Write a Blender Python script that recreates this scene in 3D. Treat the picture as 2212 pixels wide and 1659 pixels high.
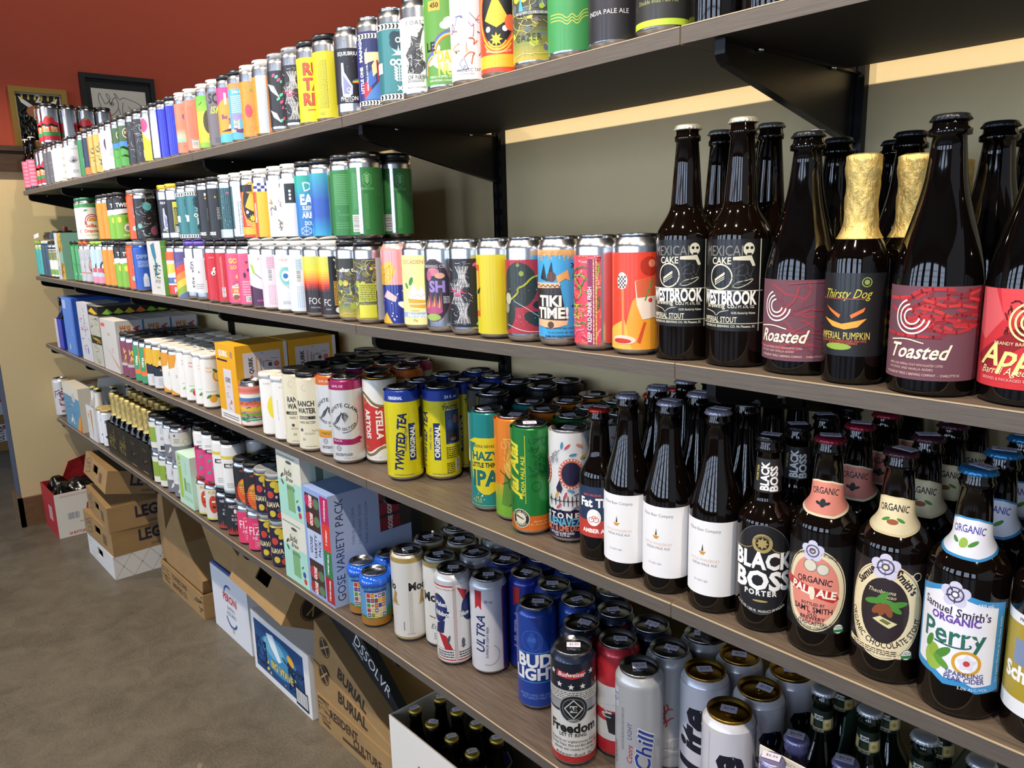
import bpy, math, random
from mathutils import Matrix, Vector
from mathutils.geometry import tessellate_polygon

# ------------------------------------------------------------------ clear
for o in list(bpy.data.objects): bpy.data.objects.remove(o)
scene = bpy.context.scene
COL = scene.collection

# ------------------------------------------------------------------ camera (solved from the shelf edges)
IW, IH, FPX = 2212.0, 1659.0, 1652.33
FLOOR = 0.53                       # lowest shelf stands 0.53 m above the floor
CR = ((0.6690366, -0.1306534, 0.7316555), (0.7427641, 0.1523662, -0.6519862), (-0.0262954, 0.9796501, 0.1989832))
CC = (0.5544, -0.762, 0.8485 + FLOOR)
camd = bpy.data.cameras.new('camera')
cam = bpy.data.objects.new('camera', camd); COL.objects.link(cam)
camd.sensor_fit = 'HORIZONTAL'; camd.sensor_width = 36.0; camd.lens = 36.0 * FPX / IW
camd.clip_start = 0.02; camd.clip_end = 100
m = Matrix(CR).to_4x4(); m.translation = Vector(CC); cam.matrix_world = m
scene.camera = cam

# ------------------------------------------------------------------ world, lamps, exposure
scene.view_settings.view_transform = 'Standard'
scene.view_settings.look = 'None'
scene.view_settings.gamma = 1.0
scene.view_settings.use_curve_mapping = False
scene.view_settings.exposure = 0.5
world = bpy.data.worlds.new('shop_air'); scene.world = world; world.use_nodes = True
world.node_tree.nodes['Background'].inputs[0].default_value = (0.78, 0.86, 1.0, 1)
world.node_tree.nodes['Background'].inputs[1].default_value = 0.26
LAMP_W = 50.0
def spot(name, loc, aim, watts, col, deg=110, blend=0.8, rad=0.02):
    d = bpy.data.lights.new(name, 'SPOT'); d.energy = watts; d.color = col; d.spot_size = math.radians(deg)
    d.spot_blend = blend; d.shadow_soft_size = rad
    o = bpy.data.objects.new(name, d); COL.objects.link(o); o.location = loc
    o.rotation_euler = (Vector(aim) - Vector(loc)).to_track_quat('-Z', 'Y').to_euler()
    return o
TRACK_Y, TRACK_Z = -0.66, 1.84 + FLOOR
TRACK_X = (-3.2, -2.35, -1.5, -0.65, 0.2, 1.05)
for x in TRACK_X:
    spot('track_spot', (x, TRACK_Y, TRACK_Z), (x - 0.02, 0.05, 0.95), LAMP_W, (1.0, 0.88, 0.72))

for y in (0.4, 2.2, 4.0):     # added fill spots, no known lamps, to brighten the red end wall
    spot('added_red_wall_fill', (-2.3, y, 3.6), (-3.7, y, 2.4), 55.0, (1.0, 0.86, 0.68), 100, 0.9, 0.04)

# ------------------------------------------------------------------ pixels <-> places
def unproj_dir(px, py):
    a = ((px - IW / 2) / FPX, -(py - IH / 2) / FPX, -1.0)
    return [sum(CR[i][k] * a[k] for k in range(3)) for i in range(3)]
def on_z(px, py, z):
    d = unproj_dir(px, py); t = (z - CC[2]) / d[2]
    return (CC[0] + t * d[0], CC[1] + t * d[1], z)
def on_y(px, py, y):
    d = unproj_dir(px, py); t = (y - CC[1]) / d[1]
    return (CC[0] + t * d[0], y, CC[2] + t * d[2])
def on_x(px, py, x):
    d = unproj_dir(px, py); t = (x - CC[0]) / d[0]
    return (x, CC[1] + t * d[1], CC[2] + t * d[2])
def x_at(px, y, z):
    """X of the point on the line (y, z) that falls on pixel column px."""
    # q = R^T (P-C); FPX*q0 + (px-IW/2)*q2 = 0, linear in X
    k = (px - IW / 2) / FPX
    a = CR[0][0] + k * CR[0][2]
    b = sum((CR[i][0] + k * CR[i][2]) * ((0, y - CC[1], z - CC[2])[i]) for i in (1, 2))
    return CC[0] - b / a
def facing(x, y):
    return math.atan2(CC[0] - x, -(CC[1] - y))

# shelves: heights measured at the board joints
JX = (-3.66, -2.28, -1.515, -0.753, 0.0, 0.762, 1.524)
JZ = {1: (1.0777, 1.0682, 1.0610, 1.0596, 1.0664, 1.0664, 1.0664),
      2: (0.6894, 0.6780, 0.6746, 0.6731, 0.6817, 0.6780, 0.6780),
      3: (0.3683, 0.3560, 0.3582, 0.3582, 0.3626, 0.3540, 0.3540),
      4: (0.0023, 0.0030, -0.0060, -0.0019, -0.0035, -0.0035, -0.0035)}
def shelf_z(s, x):
    zs = JZ[s]
    for i in range(len(JX) - 1):
        if x <= JX[i + 1] or i == len(JX) - 2:
            f = (x - JX[i]) / (JX[i + 1] - JX[i]); f = max(0, min(1, f))
            return FLOOR + zs[i] + f * (zs[i + 1] - zs[i])
def put(s, px, y, dz=0.0):
    z = FLOOR + JZ[s][3] + dz
    for _ in range(3):
        x = x_at(px, y, z); z = shelf_z(s, x) + dz
    return (x, y, z)
def put2(s, px, py, dz=0.0):
    """pixel of a point dz above shelf s -> where it stands (base)."""
    z = FLOOR + JZ[s][3] + dz
    for _ in range(3):
        p = on_z(px, py, z); z = shelf_z(s, p[0]) + dz
    return (p[0], p[1], z - dz)

# ------------------------------------------------------------------ materials
MATS = {}
def lin(c):
    if isinstance(c, str):
        c = c.lstrip('#')
        if len(c) == 3: c = ''.join(q * 2 for q in c)
        c = tuple(int(c[i:i + 2], 16) / 255 for i in (0, 2, 4))
    return tuple(v / 12.92 if v <= 0.04045 else ((v + 0.055) / 1.055) ** 2.4 for v in c[:3])
def mat(name, col='#808080', rough=0.5, metal=0.0, spec=0.5, coat=0.0, bump=None, src=None, emit=0, noise=None, trans=0.0):
    if name in MATS: return MATS[name]
    m = bpy.data.materials.new(name); m.use_nodes = True
    nt = m.node_tree; b = nt.nodes['Principled BSDF']
    c = lin(col)
    b.inputs['Base Color'].default_value = (*c, 1)
    b.inputs['Roughness'].default_value = rough; b.inputs['Metallic'].default_value = metal
    b.inputs['Specular IOR Level'].default_value = spec
    b.inputs['Coat Weight'].default_value = coat; b.inputs['Coat Roughness'].default_value = 0.08
    b.inputs['Transmission Weight'].default_value = trans
    if src == 'attr':
        a = nt.nodes.new('ShaderNodeAttribute'); a.attribute_name = 'ink'
        nt.links.new(a.outputs['Color'], b.inputs['Base Color'])
    if src == 'obj':
        a = nt.nodes.new('ShaderNodeObjectInfo'); nt.links.new(a.outputs['Color'], b.inputs['Base Color'])
    if noise:   # (scale, amount, second colour, stretch)
        sc, amt, c2, st = noise
        tc = nt.nodes.new('ShaderNodeTexCoord'); mp = nt.nodes.new('ShaderNodeMapping')
        mp.inputs['Scale'].default_value = st
        n = nt.nodes.new('ShaderNodeTexNoise'); n.inputs['Scale'].default_value = sc; n.inputs['Detail'].default_value = 8; n.inputs['Roughness'].default_value = 0.65
        rp = nt.nodes.new('ShaderNodeValToRGB')
        rp.color_ramp.elements[0].position = 0.5 - amt; rp.color_ramp.elements[1].position = 0.5 + amt
        rp.color_ramp.elements[0].color = (*c, 1); rp.color_ramp.elements[1].color = (*lin(c2), 1)
        nt.links.new(tc.outputs['Object'], mp.inputs[0]); nt.links.new(mp.outputs[0], n.inputs[0])
        nt.links.new(n.outputs[0], rp.inputs[0]); nt.links.new(rp.outputs[0], b.inputs['Base Color'])
        if bump:
            bp = nt.nodes.new('ShaderNodeBump'); bp.inputs['Strength'].default_value = bump; bp.inputs['Distance'].default_value = 0.002
            nt.links.new(n.outputs[0], bp.inputs['Height']); nt.links.new(bp.outputs[0], b.inputs['Normal'])
    if emit:
        b.inputs['Emission Color'].default_value = (*c, 1); b.inputs['Emission Strength'].default_value = emit
    MATS[name] = m
    return m
M_ALU = mat('brushed_aluminium', '#d9dbe0', 0.24, 1.0)
M_PAINTCAN = mat('lacquered_can', rough=0.3, metal=0.35, src='obj', coat=0.4)
M_LIDGOLD = mat('gold_lid', '#b08a3c', 0.28, 1.0)
M_LID = mat('can_end', '#a9abb0', 0.24, 1.0)
M_INK = mat('label_print', rough=0.42, src='attr', coat=0.15)
M_INKG = mat('label_print_gloss', rough=0.3, metal=0.25, src='attr', coat=0.5)
M_INKF = mat('label_print_matt', rough=0.7, src='attr', spec=0.3)
M_PLAST = mat('moulded_plastic', rough=0.35, src='obj')
M_FILM = mat('shrink_film', rough=0.12, src='obj', coat=1.0)
M_GLASS = mat('dark_beer_glass', rough=0.05, src='obj', spec=0.55)
M_CROWN = mat('crown_cap_metal', rough=0.32, metal=0.6, src='obj')
M_FOIL = mat('gold_foil', '#c9a658', 0.38, 0.85, noise=(190, 0.2, '#ecd48c', (1, 1, 0.6)), bump=1.0)
M_CARD = mat('corrugated_cardboard', '#8f7048', 0.85, noise=(9, 0.35, '#a3845a', (1, 1, 3)), spec=0.2)
M_CARDIN = mat('cardboard_inside', '#7d5d38', 0.9, noise=(9, 0.3, '#8d6b42', (1, 1, 3)), spec=0.2)
M_BOXC = mat('coated_carton', rough=0.5, src='obj', spec=0.4)
M_BLACKMETAL = mat('black_bracket_metal', '#17181a', 0.35, 0.6)

# ------------------------------------------------------------------ objects
def link(name, data, parent=None, loc=None, rotz=None):
    o = bpy.data.objects.new(name, data); COL.objects.link(o)
    if parent is not None: o.parent = parent
    if loc is not None: o.location = loc
    if rotz is not None: o.rotation_euler = (0, 0, rotz)
    return o
def tag(o, label, cat, group=None, kind=None):
    o['label'] = label
    if cat: o['category'] = cat
    if group: o['group'] = group
    if kind: o['kind'] = kind
    return o
def mesh_from(name, verts, faces, mats, smooth=False, fmat=None, ink=None):
    me = bpy.data.meshes.new(name); me.from_pydata(verts, [], faces)
    for q in (mats if isinstance(mats, (list, tuple)) else [mats]): me.materials.append(q)
    if fmat: me.polygons.foreach_set('material_index', fmat)
    if smooth is True: me.polygons.foreach_set('use_smooth', [True] * len(faces))
    elif smooth: me.polygons.foreach_set('use_smooth', smooth)
    if ink is not None:
        at = me.attributes.new('ink', 'FLOAT_COLOR', 'FACE')
        at.data.foreach_set('color', [c for col in ink for c in (*col, 1.0)])
    me.update()
    return me
class MB:
    """collects solid pieces into one mesh"""
    def __init__(s): s.v = []; s.f = []; s.mi = []; s.sm = []
    def add(s, vs, fs, mi=0, smooth=False):
        n = len(s.v); s.v += [tuple(v) for v in vs]; s.f += [tuple(i + n for i in f) for f in fs]
        s.mi += [mi] * len(fs); s.sm += [smooth] * len(fs)
    def box(s, x0, y0, z0, x1, y1, z1, mi=0):
        v = [(x, y, z) for z in (z0, z1) for y in (y0, y1) for x in (x0, x1)]
        s.add(v, [(0, 2, 3, 1), (4, 5, 7, 6), (0, 1, 5, 4), (2, 6, 7, 3), (0, 4, 6, 2), (1, 3, 7, 5)], mi)
    def hexa(s, v, mi=0):   # 8 corners: bottom ring, top ring
        s.add(v, [(3, 2, 1, 0), (4, 5, 6, 7), (0, 1, 5, 4), (1, 2, 6, 5), (2, 3, 7, 6), (3, 0, 4, 7)], mi)
    def lathe(s, prof, n=28, cx=0, cy=0, mi=0, smooth=True, wob=None, top=True):
        vs = []; fs = []
        for k, (r, z) in enumerate(prof):
            for i in range(n):
                a = 2 * math.pi * i / n; rr = r * (wob(a, z) if wob else 1)
                vs.append((cx + rr * math.sin(a), cy - rr * math.cos(a), z))
        for k in range(len(prof) - 1):
            for i in range(n):
                j = (i + 1) % n
                fs.append((k * n + i, k * n + j, (k + 1) * n + j, (k + 1) * n + i))
        s.add(vs, fs, mi, smooth)
        s.add([vs[i] for i in range(n)], [tuple(range(n - 1, -1, -1))], mi) if prof[0][0] > 1e-6 and top is not None else None
        t = (len(prof) - 1) * n
        s.add([vs[t + i] for i in range(n)], [tuple(range(n))], mi) if prof[-1][0] > 1e-6 and top else None
    def slab(s, pts, z0, z1, mi=0):
        n = len(pts); v = [(p[0], p[1], z0) for p in pts] + [(p[0], p[1], z1) for p in pts]
        f = [tuple(range(n - 1, -1, -1)), tuple(range(n, 2 * n))] + [(i, (i + 1) % n, n + (i + 1) % n, n + i) for i in range(n)]
        s.add(v, f, mi)
    def prism(s, pts, axis, a, b, mi=0):
        """polygon pts in the plane across `axis`, extruded a..b"""
        def P(p, w): return {'x': (w, p[0], p[1]), 'y': (p[0], w, p[1])}[axis]
        n = len(pts); v = [P(p, a) for p in pts] + [P(p, b) for p in pts]
        f = [tuple(range(n)), tuple(range(2 * n - 1, n - 1, -1))] + [(i, n + i, n + (i + 1) % n, (i + 1) % n) for i in range(n)]
        s.add(v, f, mi)
    def tube(s, pts, r, n=8, mi=0):
        vs = []; fs = []
        for k, p in enumerate(pts):
            p = Vector(p); d = (Vector(pts[min(k + 1, len(pts) - 1)]) - Vector(pts[max(k - 1, 0)])).normalized()
            u = d.orthogonal().normalized(); w = d.cross(u)
            for i in range(n):
                a = 2 * math.pi * i / n; vs.append(tuple(p + r * (math.cos(a) * u + math.sin(a) * w)))
        for k in range(len(pts) - 1):
            for i in range(n):
                j = (i + 1) % n; fs.append((k * n + i, k * n + j, (k + 1) * n + j, (k + 1) * n + i))
        fs.append(tuple(range(n))); fs.append(tuple(range(len(vs) - 1, len(vs) - n - 1, -1)))
        s.add(vs, fs, mi, True)
    def mesh(s, name, mats): return mesh_from(name, s.v, s.f, mats, s.sm, s.mi)

# ------------------------------------------------------------------ lettering: outlines of the built-in font, kept as flat polygons
GLY = {}
def build_glyphs():
    chars = [chr(c) for c in range(33, 127)] + ['ö', 'Ö', '®', '·', '°']
    objs = []
    for bold in (0, 1, 2):
        for c in chars:
            cu = bpy.data.curves.new('glyph', 'FONT'); cu.body = c; cu.size = 1.0; cu.resolution_u = 2
            cu.fill_mode = 'FRONT'; cu.offset = (0, 0.018, 0.04)[bold]
            o = bpy.data.objects.new('glyph', cu); COL.objects.link(o); objs.append((c, bold, o))
    wid = []
    for c in chars + ['']:
        cu = bpy.data.curves.new('glyph', 'FONT'); cu.body = 'I' + c + 'I'; cu.size = 1.0; cu.resolution_u = 1
        o = bpy.data.objects.new('glyph', cu); COL.objects.link(o); wid.append((c, o))
    dg = bpy.context.evaluated_depsgraph_get(); dg.update()
    W = {}
    for c, o in wid:
        me = o.evaluated_get(dg).to_mesh(); xs = [v.co.x for v in me.vertices]; W[c] = max(xs) - min(xs); o.evaluated_get(dg).to_mesh_clear()
    for c, b, o in objs:
        ev = o.evaluated_get(dg); me = ev.to_mesh()
        vs = [(v.co.x, v.co.y) for v in me.vertices]; fs = [tuple(p.vertices) for p in me.polygons]
        GLY[(c, b)] = (vs, fs, W[c] - W['']); ev.to_mesh_clear()
    for _, _, o in objs: cu = o.data; bpy.data.objects.remove(o); bpy.data.curves.remove(cu)
    for _, o in wid: cu = o.data; bpy.data.objects.remove(o); bpy.data.curves.remove(cu)
build_glyphs()
CAPH = 0.70      # cap height of the font at size 1

# ------------------------------------------------------------------ printed artwork
LAYER = 0.000012
class Art:
    """flat polygons in mm, laid on a round (R in mm) or flat surface; one colour per face"""
    def __init__(s, mapfn, strip=None): s.v = []; s.f = []; s.c = []; s.map = mapfn; s.strip = strip; s.layer = 1
    def _emit(s, pts, col):
        n = len(s.v); s.v += [s.map(p[0], p[1], s.layer) for p in pts]; s.f.append(tuple(range(n, n + len(pts)))); s.c.append(col)
    vcut = None
    def conv(s, pts, col):
        n = len(pts)
        if sum(pts[i][0] * pts[(i + 1) % n][1] - pts[(i + 1) % n][0] * pts[i][1] for i in range(n)) < 0: pts = pts[::-1]
        if not s.strip: return s._emit(pts, col)
        if s.vcut:
            for z0, z1 in zip(s.vcut, s.vcut[1:]):
                q = [(b, a) for a, b in pts]; q = clip(clip(q, z0, 1), z1, -1)
                if len(q) >= 3: s.conv2([(b, a) for a, b in q], col)
            return
        s.conv2(pts, col)
    def conv2(s, pts, col):
        w = s.strip; lo = min(p[0] for p in pts); hi = max(p[0] for p in pts)
        k0 = math.floor(lo / w + 1e-6); k1 = math.ceil(hi / w - 1e-6)
        if k1 - k0 <= 1: return s._emit(pts, col)
        for k in range(k0, k1):
            q = clip(clip(pts, k * w, 1), (k + 1) * w, -1)
            if len(q) >= 3: s._emit(q, col)
    def poly(s, pts, col):
        if len(pts) == 3: return s.conv(pts, col)
        for t in tessellate_polygon([[Vector((p[0], p[1], 0)) for p in pts]]):
            q = [pts[i] for i in t]
            a = (q[1][0] - q[0][0]) * (q[2][1] - q[0][1]) - (q[2][0] - q[0][0]) * (q[1][1] - q[0][1])
            if a < 0: q.reverse()
            if abs(a) > 1e-9: s.conv(q, col)
def clip(pts, x, sign):
    out = []; n = len(pts)
    for i in range(n):
        a = pts[i]; b = pts[(i + 1) % n]; da = (a[0] - x) * sign; db = (b[0] - x) * sign
        if da >= 0: out.append(a)
        if (da > 0 and db < 0) or (da < 0 and db > 0):
            f = da / (da - db); out.append((a[0] + f * (b[0] - a[0]), a[1] + f * (b[1] - a[1])))
    return out

class Label:
    """draws in (s, t): s -1..1 across the side one sees, t 0..1 up the thing; sizes in mm"""
    def __init__(s, art, H, R=None, Wd=None):
        s.a = art; s.H = H; s.R = R; s.W = Wd
    def u(s, q):
        if s.R: return s.R * (math.asin(q) if abs(q) <= 1 else math.copysign(math.pi / 2 + (abs(q) - 1), q))
        return q * s.W / 2
    def xy(s, p): return (s.u(p[0]), p[1] * s.H)
    def up(s): s.a.layer += 1
    # primitives
    def rect(s, s0, t0, s1, t1, c):
        s.a.layer += 1
        x0, y0 = s.xy((s0, t0)); x1, y1 = s.xy((s1, t1)); s.a.conv([(x0, y0), (x1, y0), (x1, y1), (x0, y1)], lin(c))
    def poly(s, pts, c):
        s.a.layer += 1
        s.a.poly([s.xy(p) for p in pts], lin(c))
    def ell(s, q, t, rx, c, ry=None, n=18, rot=0):
        s.a.layer += 1
        x, y = s.xy((q, t)); ry = rx if ry is None else ry; ca, sa = math.cos(rot), math.sin(rot)
        pts = []
        for i in range(n):
            a = 2 * math.pi * i / n; ex, ey = rx * math.cos(a), ry * math.sin(a); pts.append((x + ex * ca - ey * sa, y + ex * sa + ey * ca))
        s.a.conv(pts, lin(c))
    def ring(s, q, t, r, w, c, n=24, a0=0, a1=360, ry=None):
        s.a.layer += 1
        x, y = s.xy((q, t)); ry = r if ry is None else ry; col = lin(c)
        for i in range(n):
            a, b = math.radians(a0 + (a1 - a0) * i / n), math.radians(a0 + (a1 - a0) * (i + 1) / n)
            s.a.conv([(x + (r - w) * math.cos(a), y + (ry - w) * math.sin(a)), (x + r * math.cos(a), y + ry * math.sin(a)),
                      (x + r * math.cos(b), y + ry * math.sin(b)), (x + (r - w) * math.cos(b), y + (ry - w) * math.sin(b))], col)
    def line(s, pts, w, c):
        s.a.layer += 1
        p = [s.xy(q) for q in pts]; col = lin(c)
        for (x0, y0), (x1, y1) in zip(p, p[1:]):
            d = math.hypot(x1 - x0, y1 - y0) or 1; nx, ny = -(y1 - y0) / d * w / 2, (x1 - x0) / d * w / 2
            ex, ey = (x1 - x0) / d * w * 0.3, (y1 - y0) / d * w * 0.3
            s.a.conv([(x0 - nx - ex, y0 - ny - ey), (x1 - nx + ex, y1 - ny + ey), (x1 + nx + ex, y1 + ny + ey), (x0 + nx - ex, y0 + ny - ey)], col)
    def wave(s, s0, s1, t, amp, k, w, c, ph=0, n=16):
        s.line([(s0 + (s1 - s0) * i / n, t + amp * math.sin(ph + k * 2 * math.pi * i / n)) for i in range(n + 1)], w, c)
    def star(s, q, t, r, c, n=5, inner=0.42, rot=90):
        s.a.layer += 1
        x, y = s.xy((q, t)); pts = []
        for i in range(2 * n):
            a = math.radians(rot + 180.0 * i / n); rr = r if i % 2 == 0 else r * inner; pts.append((x + rr * math.cos(a), y + rr * math.sin(a)))
        for i in range(2 * n): s.a.conv([(x, y), pts[i], pts[(i + 1) % (2 * n)]], lin(c))
    def text(s, txt, q, t, h, c, rot=0, bold=1, shear=0, xs=1.0, w=None, al='c', sp=0.0, arc=None):
        s.a.layer += 1
        """cap height h mm; w caps the length in mm; arc = radius in mm (text bends over a centre below)"""
        k = h / CAPH; gx = []; adv = 0
        for ch in txt:
            if ch == ' ': adv += 0.3; continue
            g = GLY.get((ch, bold)) or GLY[('o', bold)]
            gx.append((g, adv)); adv += g[2] + sp
        L = adv * k * xs
        if w and L > w: xs *= w / L; L = w
        off = {'c': -L / 2, 'l': 0, 'r': -L}[al]
        x0, y0 = s.xy((q, t)); ca, sa = math.cos(math.radians(rot)), math.sin(math.radians(rot)); col = lin(c)
        for g, ad in gx:
            P = []
            for vx, vy in g[0]:
                if arc:
                    cxg = off + (ad + g[2] / 2) * k * xs; a = cxg / arc
                    lx = (vx - g[2] / 2) * k * xs + shear * vy * k; ly = vy * k - h / 2
                    px = (arc + ly) * math.sin(a) + lx * math.cos(a); py = (arc + ly) * math.cos(a) - lx * math.sin(a) - arc
                else:
                    px = off + (ad + vx) * k * xs + shear * vy * k; py = vy * k - h / 2
                P.append((x0 + px * ca - py * sa, y0 + px * sa + py * ca))
            for f in g[1]: s.a.poly([P[i] for i in f], col) if len(f) > 3 else s.a.conv([P[i] for i in f], col)
    def dots(s, n, seed, cols, r0, r1, s0=-0.95, t0=0.1, s1=0.95, t1=0.85, m=7):
        rn = random.Random(seed)
        for _ in range(n): s.ell(rn.uniform(s0, s1), rn.uniform(t0, t1), rn.uniform(r0, r1), rn.choice(cols), n=m)
    def strokes(s, n, seed, cols, ln, w, s0=-0.95, t0=0.1, s1=0.95, t1=0.85, ang=None, seg=4):
        """short wandering brush or ink marks"""
        rn = random.Random(seed)
        for _ in range(n):
            x, y = rn.uniform(s0, s1), rn.uniform(t0, t1); a = rn.uniform(0, 6.28) if ang is None else math.radians(ang + rn.uniform(-20, 20))
            p = [(x, y)]
            for _ in range(seg):
                a += rn.uniform(-0.7, 0.7); x += ln / 33.0 / seg * math.cos(a); y += ln / s.H / seg * math.sin(a)
                p.append((max(s0, min(s1, x)), max(t0, min(t1, y))))
            s.line(p, w, rn.choice(cols))
    def bars(s, q, t, w, h, vert=False, c='#15151a', bg='#f4f4f2', seed=3):
        s.a.layer += 1
        """barcode, stripes upright or (vert) lying"""
        x, y = s.xy((q, t)); rn = random.Random(seed)
        s.a.conv([(x - w / 2, y - h / 2), (x + w / 2, y - h / 2), (x + w / 2, y + h / 2), (x - w / 2, y + h / 2)], lin(bg)); s.up()
        L = (h if vert else w) - 2; p = 0
        while p < L:
            b = rn.uniform(0.4, 1.3)
            if vert: s.a.conv([(x - w / 2 + 1.2, y - h / 2 + 1 + p), (x + w / 2 - 1.2, y - h / 2 + 1 + p), (x + w / 2 - 1.2, y - h / 2 + 1 + p + b), (x - w / 2 + 1.2, y - h / 2 + 1 + p + b)], lin(c))
            else: s.a.conv([(x - w / 2 + 1 + p, y - h / 2 + 1.2), (x - w / 2 + 1 + p + b, y - h / 2 + 1.2), (x - w / 2 + 1 + p + b, y + h / 2 - 1.2), (x - w / 2 + 1 + p, y + h / 2 - 1.2)], lin(c))
            p += b + rn.uniform(0.5, 1.4)
    def fine(s, s0, t0, s1, t1, n, c, seed=5, vert=False):
        s.a.layer += 1
        """small print, too small to read: broken hair lines"""
        rn = random.Random(seed); x0, y0 = s.xy((s0, t0)); x1, y1 = s.xy((s1, t1)); col = lin(c)
        for i in range(n):
            if vert:
                xx = x0 + (x1 - x0) * (i + 0.5) / n; hw = (x1 - x0) / n * 0.24; p = y0
                while p < y1:
                    q = min(y1, p + rn.uniform(1.5, 6)); s.a.conv([(xx - hw, p), (xx + hw, p), (xx + hw, q), (xx - hw, q)], col); p = q + 0.9
            else:
                yy = y1 + (y0 - y1) * (i + 0.5) / n; hw = (y1 - y0) / n * 0.24; p = x0
                while p < x1:
                    q = min(x1, p + rn.uniform(1.5, 6)); s.a.conv([(p, yy - hw), (q, yy - hw), (q, yy + hw), (p, yy + hw)], col); p = q + 0.9
    def checker(s, s0, t0, s1, t1, nx, ny, c1, c2):
        s.a.layer += 1
        for i in range(nx):
            for j in range(ny):
                s.rect(s0 + (s1 - s0) * i / nx, t0 + (t1 - t0) * j / ny, s0 + (s1 - s0) * (i + 1) / nx, t0 + (t1 - t0) * (j + 1) / ny, c1 if (i + j) % 2 else c2)
    def grad(s, t0, t1, cols, s0=None, s1=None, n=10):
        s.a.layer += 1
        """printed colour fade from t0 up to t1"""
        L = [lin(c) for c in cols]; m = len(L) - 1; R = s.R; hw = R * math.pi if s0 is None else None
        for i in range(n):
            f = (i + 0.5) / n * m; k = min(int(f), m - 1); f -= k
            col = tuple(L[k][j] + f * (L[k + 1][j] - L[k][j]) for j in range(3))
            a, b = (t0 + (t1 - t0) * i / n) * s.H, (t0 + (t1 - t0) * (i + 1) / n) * s.H
            x0, x1 = (-hw, hw) if s0 is None else (s.u(s0), s.u(s1))
            s.a.conv([(x0, a), (x1, a), (x1, b), (x0, b)], col)
    def wrap(s, t0, t1, c, gap=None):
        s.a.layer += 1
        """colour all the way round, or (gap = (s0, s1)) leaving bare metal between s0 and s1"""
        h = s.R * math.pi; y0, y1 = t0 * s.H, t1 * s.H; col = lin(c)
        if gap: spans = [(s.u(gap[1]), s.u(gap[0]) + 2 * h)]
        else: spans = [(-h, h)]
        for a, b in spans: s.a.conv([(a, y0), (b, y0), (b, y1), (a, y1)], col)

NSEG = 40
def round_art(R, prof=None, n=None, cuts=None):
    """mapping (arc mm, height mm, layer) -> metres on a body of revolution facing -Y"""
    n = n or NSEG; w = R * 2 * math.pi / n; da = 2 * math.pi / n
    def f(u, v, k):
        r = (R if prof is None else prof(v)) / 1000.0 + 0.00006 + k * LAYER; q = u / w; i = math.floor(q + 1e-9); t = q - i
        a, b = i * da, (i + 1) * da
        return (r * ((1 - t) * math.sin(a) + t * math.sin(b)), -r * ((1 - t) * math.cos(a) + t * math.cos(b)), v / 1000.0)
    A = Art(f, w); A.round = True; A.vcut = cuts; return A
def art_mesh(name, art, material=None):
    me = mesh_from(name, art.v, art.f, material or M_INK, bool(getattr(art, 'round', False)), None, art.c)
    if getattr(art, 'round', False):
        ns = []
        for x, y, z in art.v: d = math.hypot(x, y) or 1; ns.append((x / d, y / d, 0))
        me.normals_split_custom_set_from_vertices(ns)
    return me
def bend(pts, k=3):
    """smooth a polyline (Chaikin)"""
    for _ in range(k):
        q = [pts[0]]
        for a, b in zip(pts, pts[1:]):
            q += [(0.75 * a[0] + 0.25 * b[0], 0.75 * a[1] + 0.25 * b[1]), (0.25 * a[0] + 0.75 * b[0], 0.25 * a[1] + 0.75 * b[1])]
        pts = q + [pts[-1]]
    return pts
# ================================================================== the setting
M_CREAM = mat('cream_wall_paint', '#d3bf94', 0.75, noise=(60, 0.5, '#cdb98c', (1, 1, 1)), bump=0.08, spec=0.25)
M_RED = mat('brick_red_wall_paint', '#994534', 0.8, noise=(40, 0.5, '#91402f', (1, 1, 1)), spec=0.2)
M_WOODTRIM = mat('walnut_trim', '#4a3826', 0.5, noise=(14, 0.3, '#2e2318', (1, 1, 9)), bump=0.1)
M_BASEB = mat('baseboard_wood', '#7a5c3c', 0.5, noise=(12, 0.3, '#553d26', (1, 2, 14)), bump=0.1)
M_STEELBLUE = mat('blue_grey_corner_paint', '#4c5260', 0.5)
M_BOARDTOP = mat('shelf_laminate_top', '#6e6053', 0.45, noise=(7, 0.22, '#483d34', (2.2, 40, 2)), bump=0.12, spec=0.4)
M_FASCIA = mat('shelf_laminate_front', '#685f57', 0.5, noise=(8, 0.3, '#4b443e', (2.2, 2, 60)), bump=0.12, spec=0.4)
M_EDGE = mat('pale_laminate_edge', '#b3a083', 0.5)
M_UNDER = mat('shelf_underside', '#2b2724', 0.55)

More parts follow.
